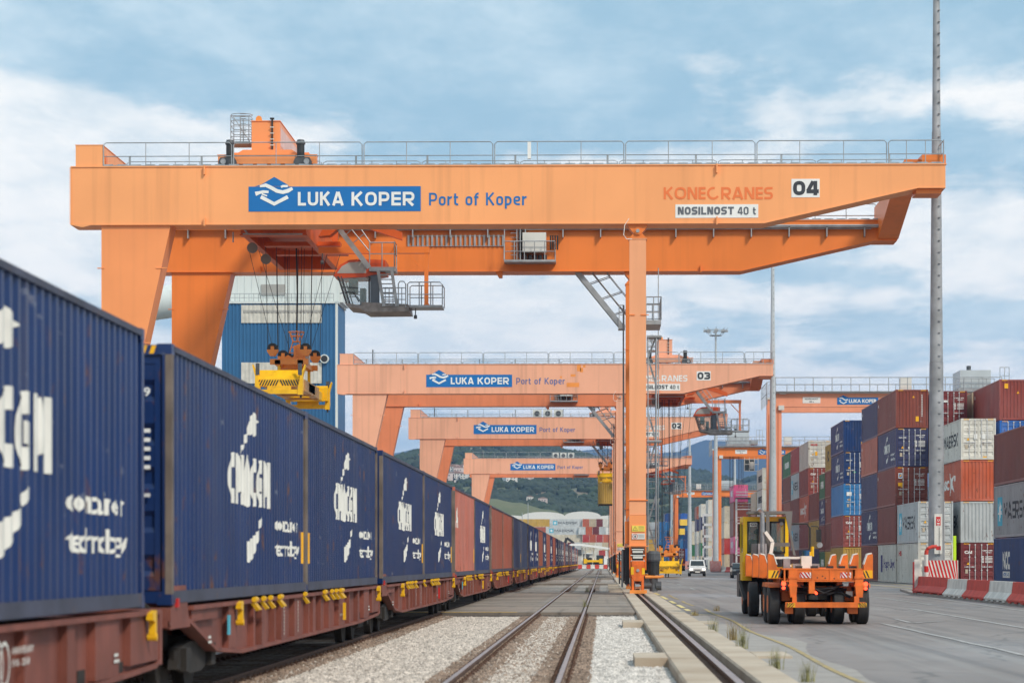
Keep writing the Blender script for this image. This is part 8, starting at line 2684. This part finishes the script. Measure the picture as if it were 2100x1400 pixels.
woods('woodland', V2, nc2, 12000, 'woodland', 6, 4, 8, lambda p, r: noise.noise(Vector((p.x / 150, p.y / 200, 7))) > -.25)
woods('hedge_trees', [v for v in V1[:nc1 * 12]], nc1, 700, 'woodland', 9, 3, 6, lambda p, r: True)
# village houses
def house_mesh(k):
    rnd = random.Random(k); w_, d_, h = rnd.uniform(7, 12), rnd.uniform(7, 10), rnd.uniform(4.5, 8)
    mb = MB(); mb.box(-w_ / 2, w_ / 2, -d_ / 2, d_ / 2, -4, h, MT['house_' + 'abc'[k % 3]])
    mb.prism([(-w_ / 2 - .4, h), (w_ / 2 + .4, h), (w_ * .1, h + 1.5), (-w_ * .1, h + 1.5)], -d_ / 2 - .4, d_ / 2 + .4, 'y', MT['tiles'])
    for i in range(int(w_ / 3)):
        for z in (1.2, 4.0):
            if z + 1.4 < h: mb.box(-w_ / 2 + 1 + i * 3, -w_ / 2 + 2.1 + i * 3, -d_ / 2 - .06, -d_ / 2, z, z + 1.4, MT['glass_dark'])
    return mb.mesh('village_house')
MT['house_a'] = paint('plaster_white', (0.8, 0.78, 0.74), .8); MT['house_b'] = paint('plaster_cream', (0.74, 0.70, 0.64), .8); MT['house_c'] = paint('plaster_pink', (0.66, 0.54, 0.50), .8)
MT['tiles'] = paint('roof_tiles', (0.34, 0.22, 0.18), .8, var=.2)
HM = [house_mesh(k) for k in range(6)]
rnd = random.Random(21)
spots = [(rnd.uniform(905, 975), rnd.uniform(966, 992), 'upper') for _ in range(34)] + [(rnd.uniform(1015, 1165), rnd.uniform(974, 986), 'middle') for _ in range(20)] + [(1048, 997, 'red'), (1056, 998, 'red'), (1085, 991, 'pale'), (1093, 990, 'pale'), (1098, 1037, 'low'), (1108, 1038, 'low'), (1120, 1040, 'low'), (1090, 1036, 'low')]
gd = {'upper': 'house of the hillside village seen between the far crane legs', 'middle': 'house scattered along the slope just below the farthest crane girder', 'red': 'lone reddish house on the slope below the farthest girder', 'pale': 'lone pale house right of the reddish house on the slope', 'low': 'house with red roof at the top of the light green meadow'}
def hit(V, nc, px, py):
    """nearest slope point whose picture position is the given one"""
    best = None; bd = 1e9
    s, c = math.sin(YAW), math.cos(YAW)
    for (x, y, z) in V[:int(len(V) * .85)]:
        d_ = -x * s + y * c; u = PCX + F * (x * c + y * s) / d_; v = PCY - F * (z - EYE) / d_
        e = (u - px) ** 2 * .3 + (v - py) ** 2
        if e < bd: bd = e; best = (x, y, z)
    return best
V1s = V1[::1]
for i, (px, py, k) in enumerate(spots):
    x, y, z = hit(V1s, nc1, px, py)
    o_ = link('village_house', HM[i % 6], None, (x + rnd.uniform(-4, 4), y + rnd.uniform(-6, 6), z + (3.5 if k != 'low' else 2)), rnd.uniform(-.6, .6))
    o_.scale = (.7, .7, .6) if k == 'low' else (.8, .8, .8)
    tag(o_, gd[k], 'house', gd[k].replace('house', 'houses', 1))

# ---------------------------------------------------------------- air
HZ = 0.00007
if HZ:
    hz = MB().box(-9500, 9500, -70, 12500, -90, 620).obj('haze')
    m = bpy.data.materials.new('haze'); m.use_nodes = True; t = m.node_tree; t.nodes.clear()
    vo = t.nodes.new('ShaderNodeVolumePrincipled'); mo_ = t.nodes.new('ShaderNodeOutputMaterial')
    vo.inputs['Color'].default_value = (0.30, 0.52, 0.95, 1); vo.inputs['Density'].default_value = HZ; vo.inputs['Anisotropy'].default_value = 0.0
    t.links.new(vo.outputs[0], mo_.inputs['Volume'])
    hz.data.materials.append(m); hz['kind'] = 'stuff'
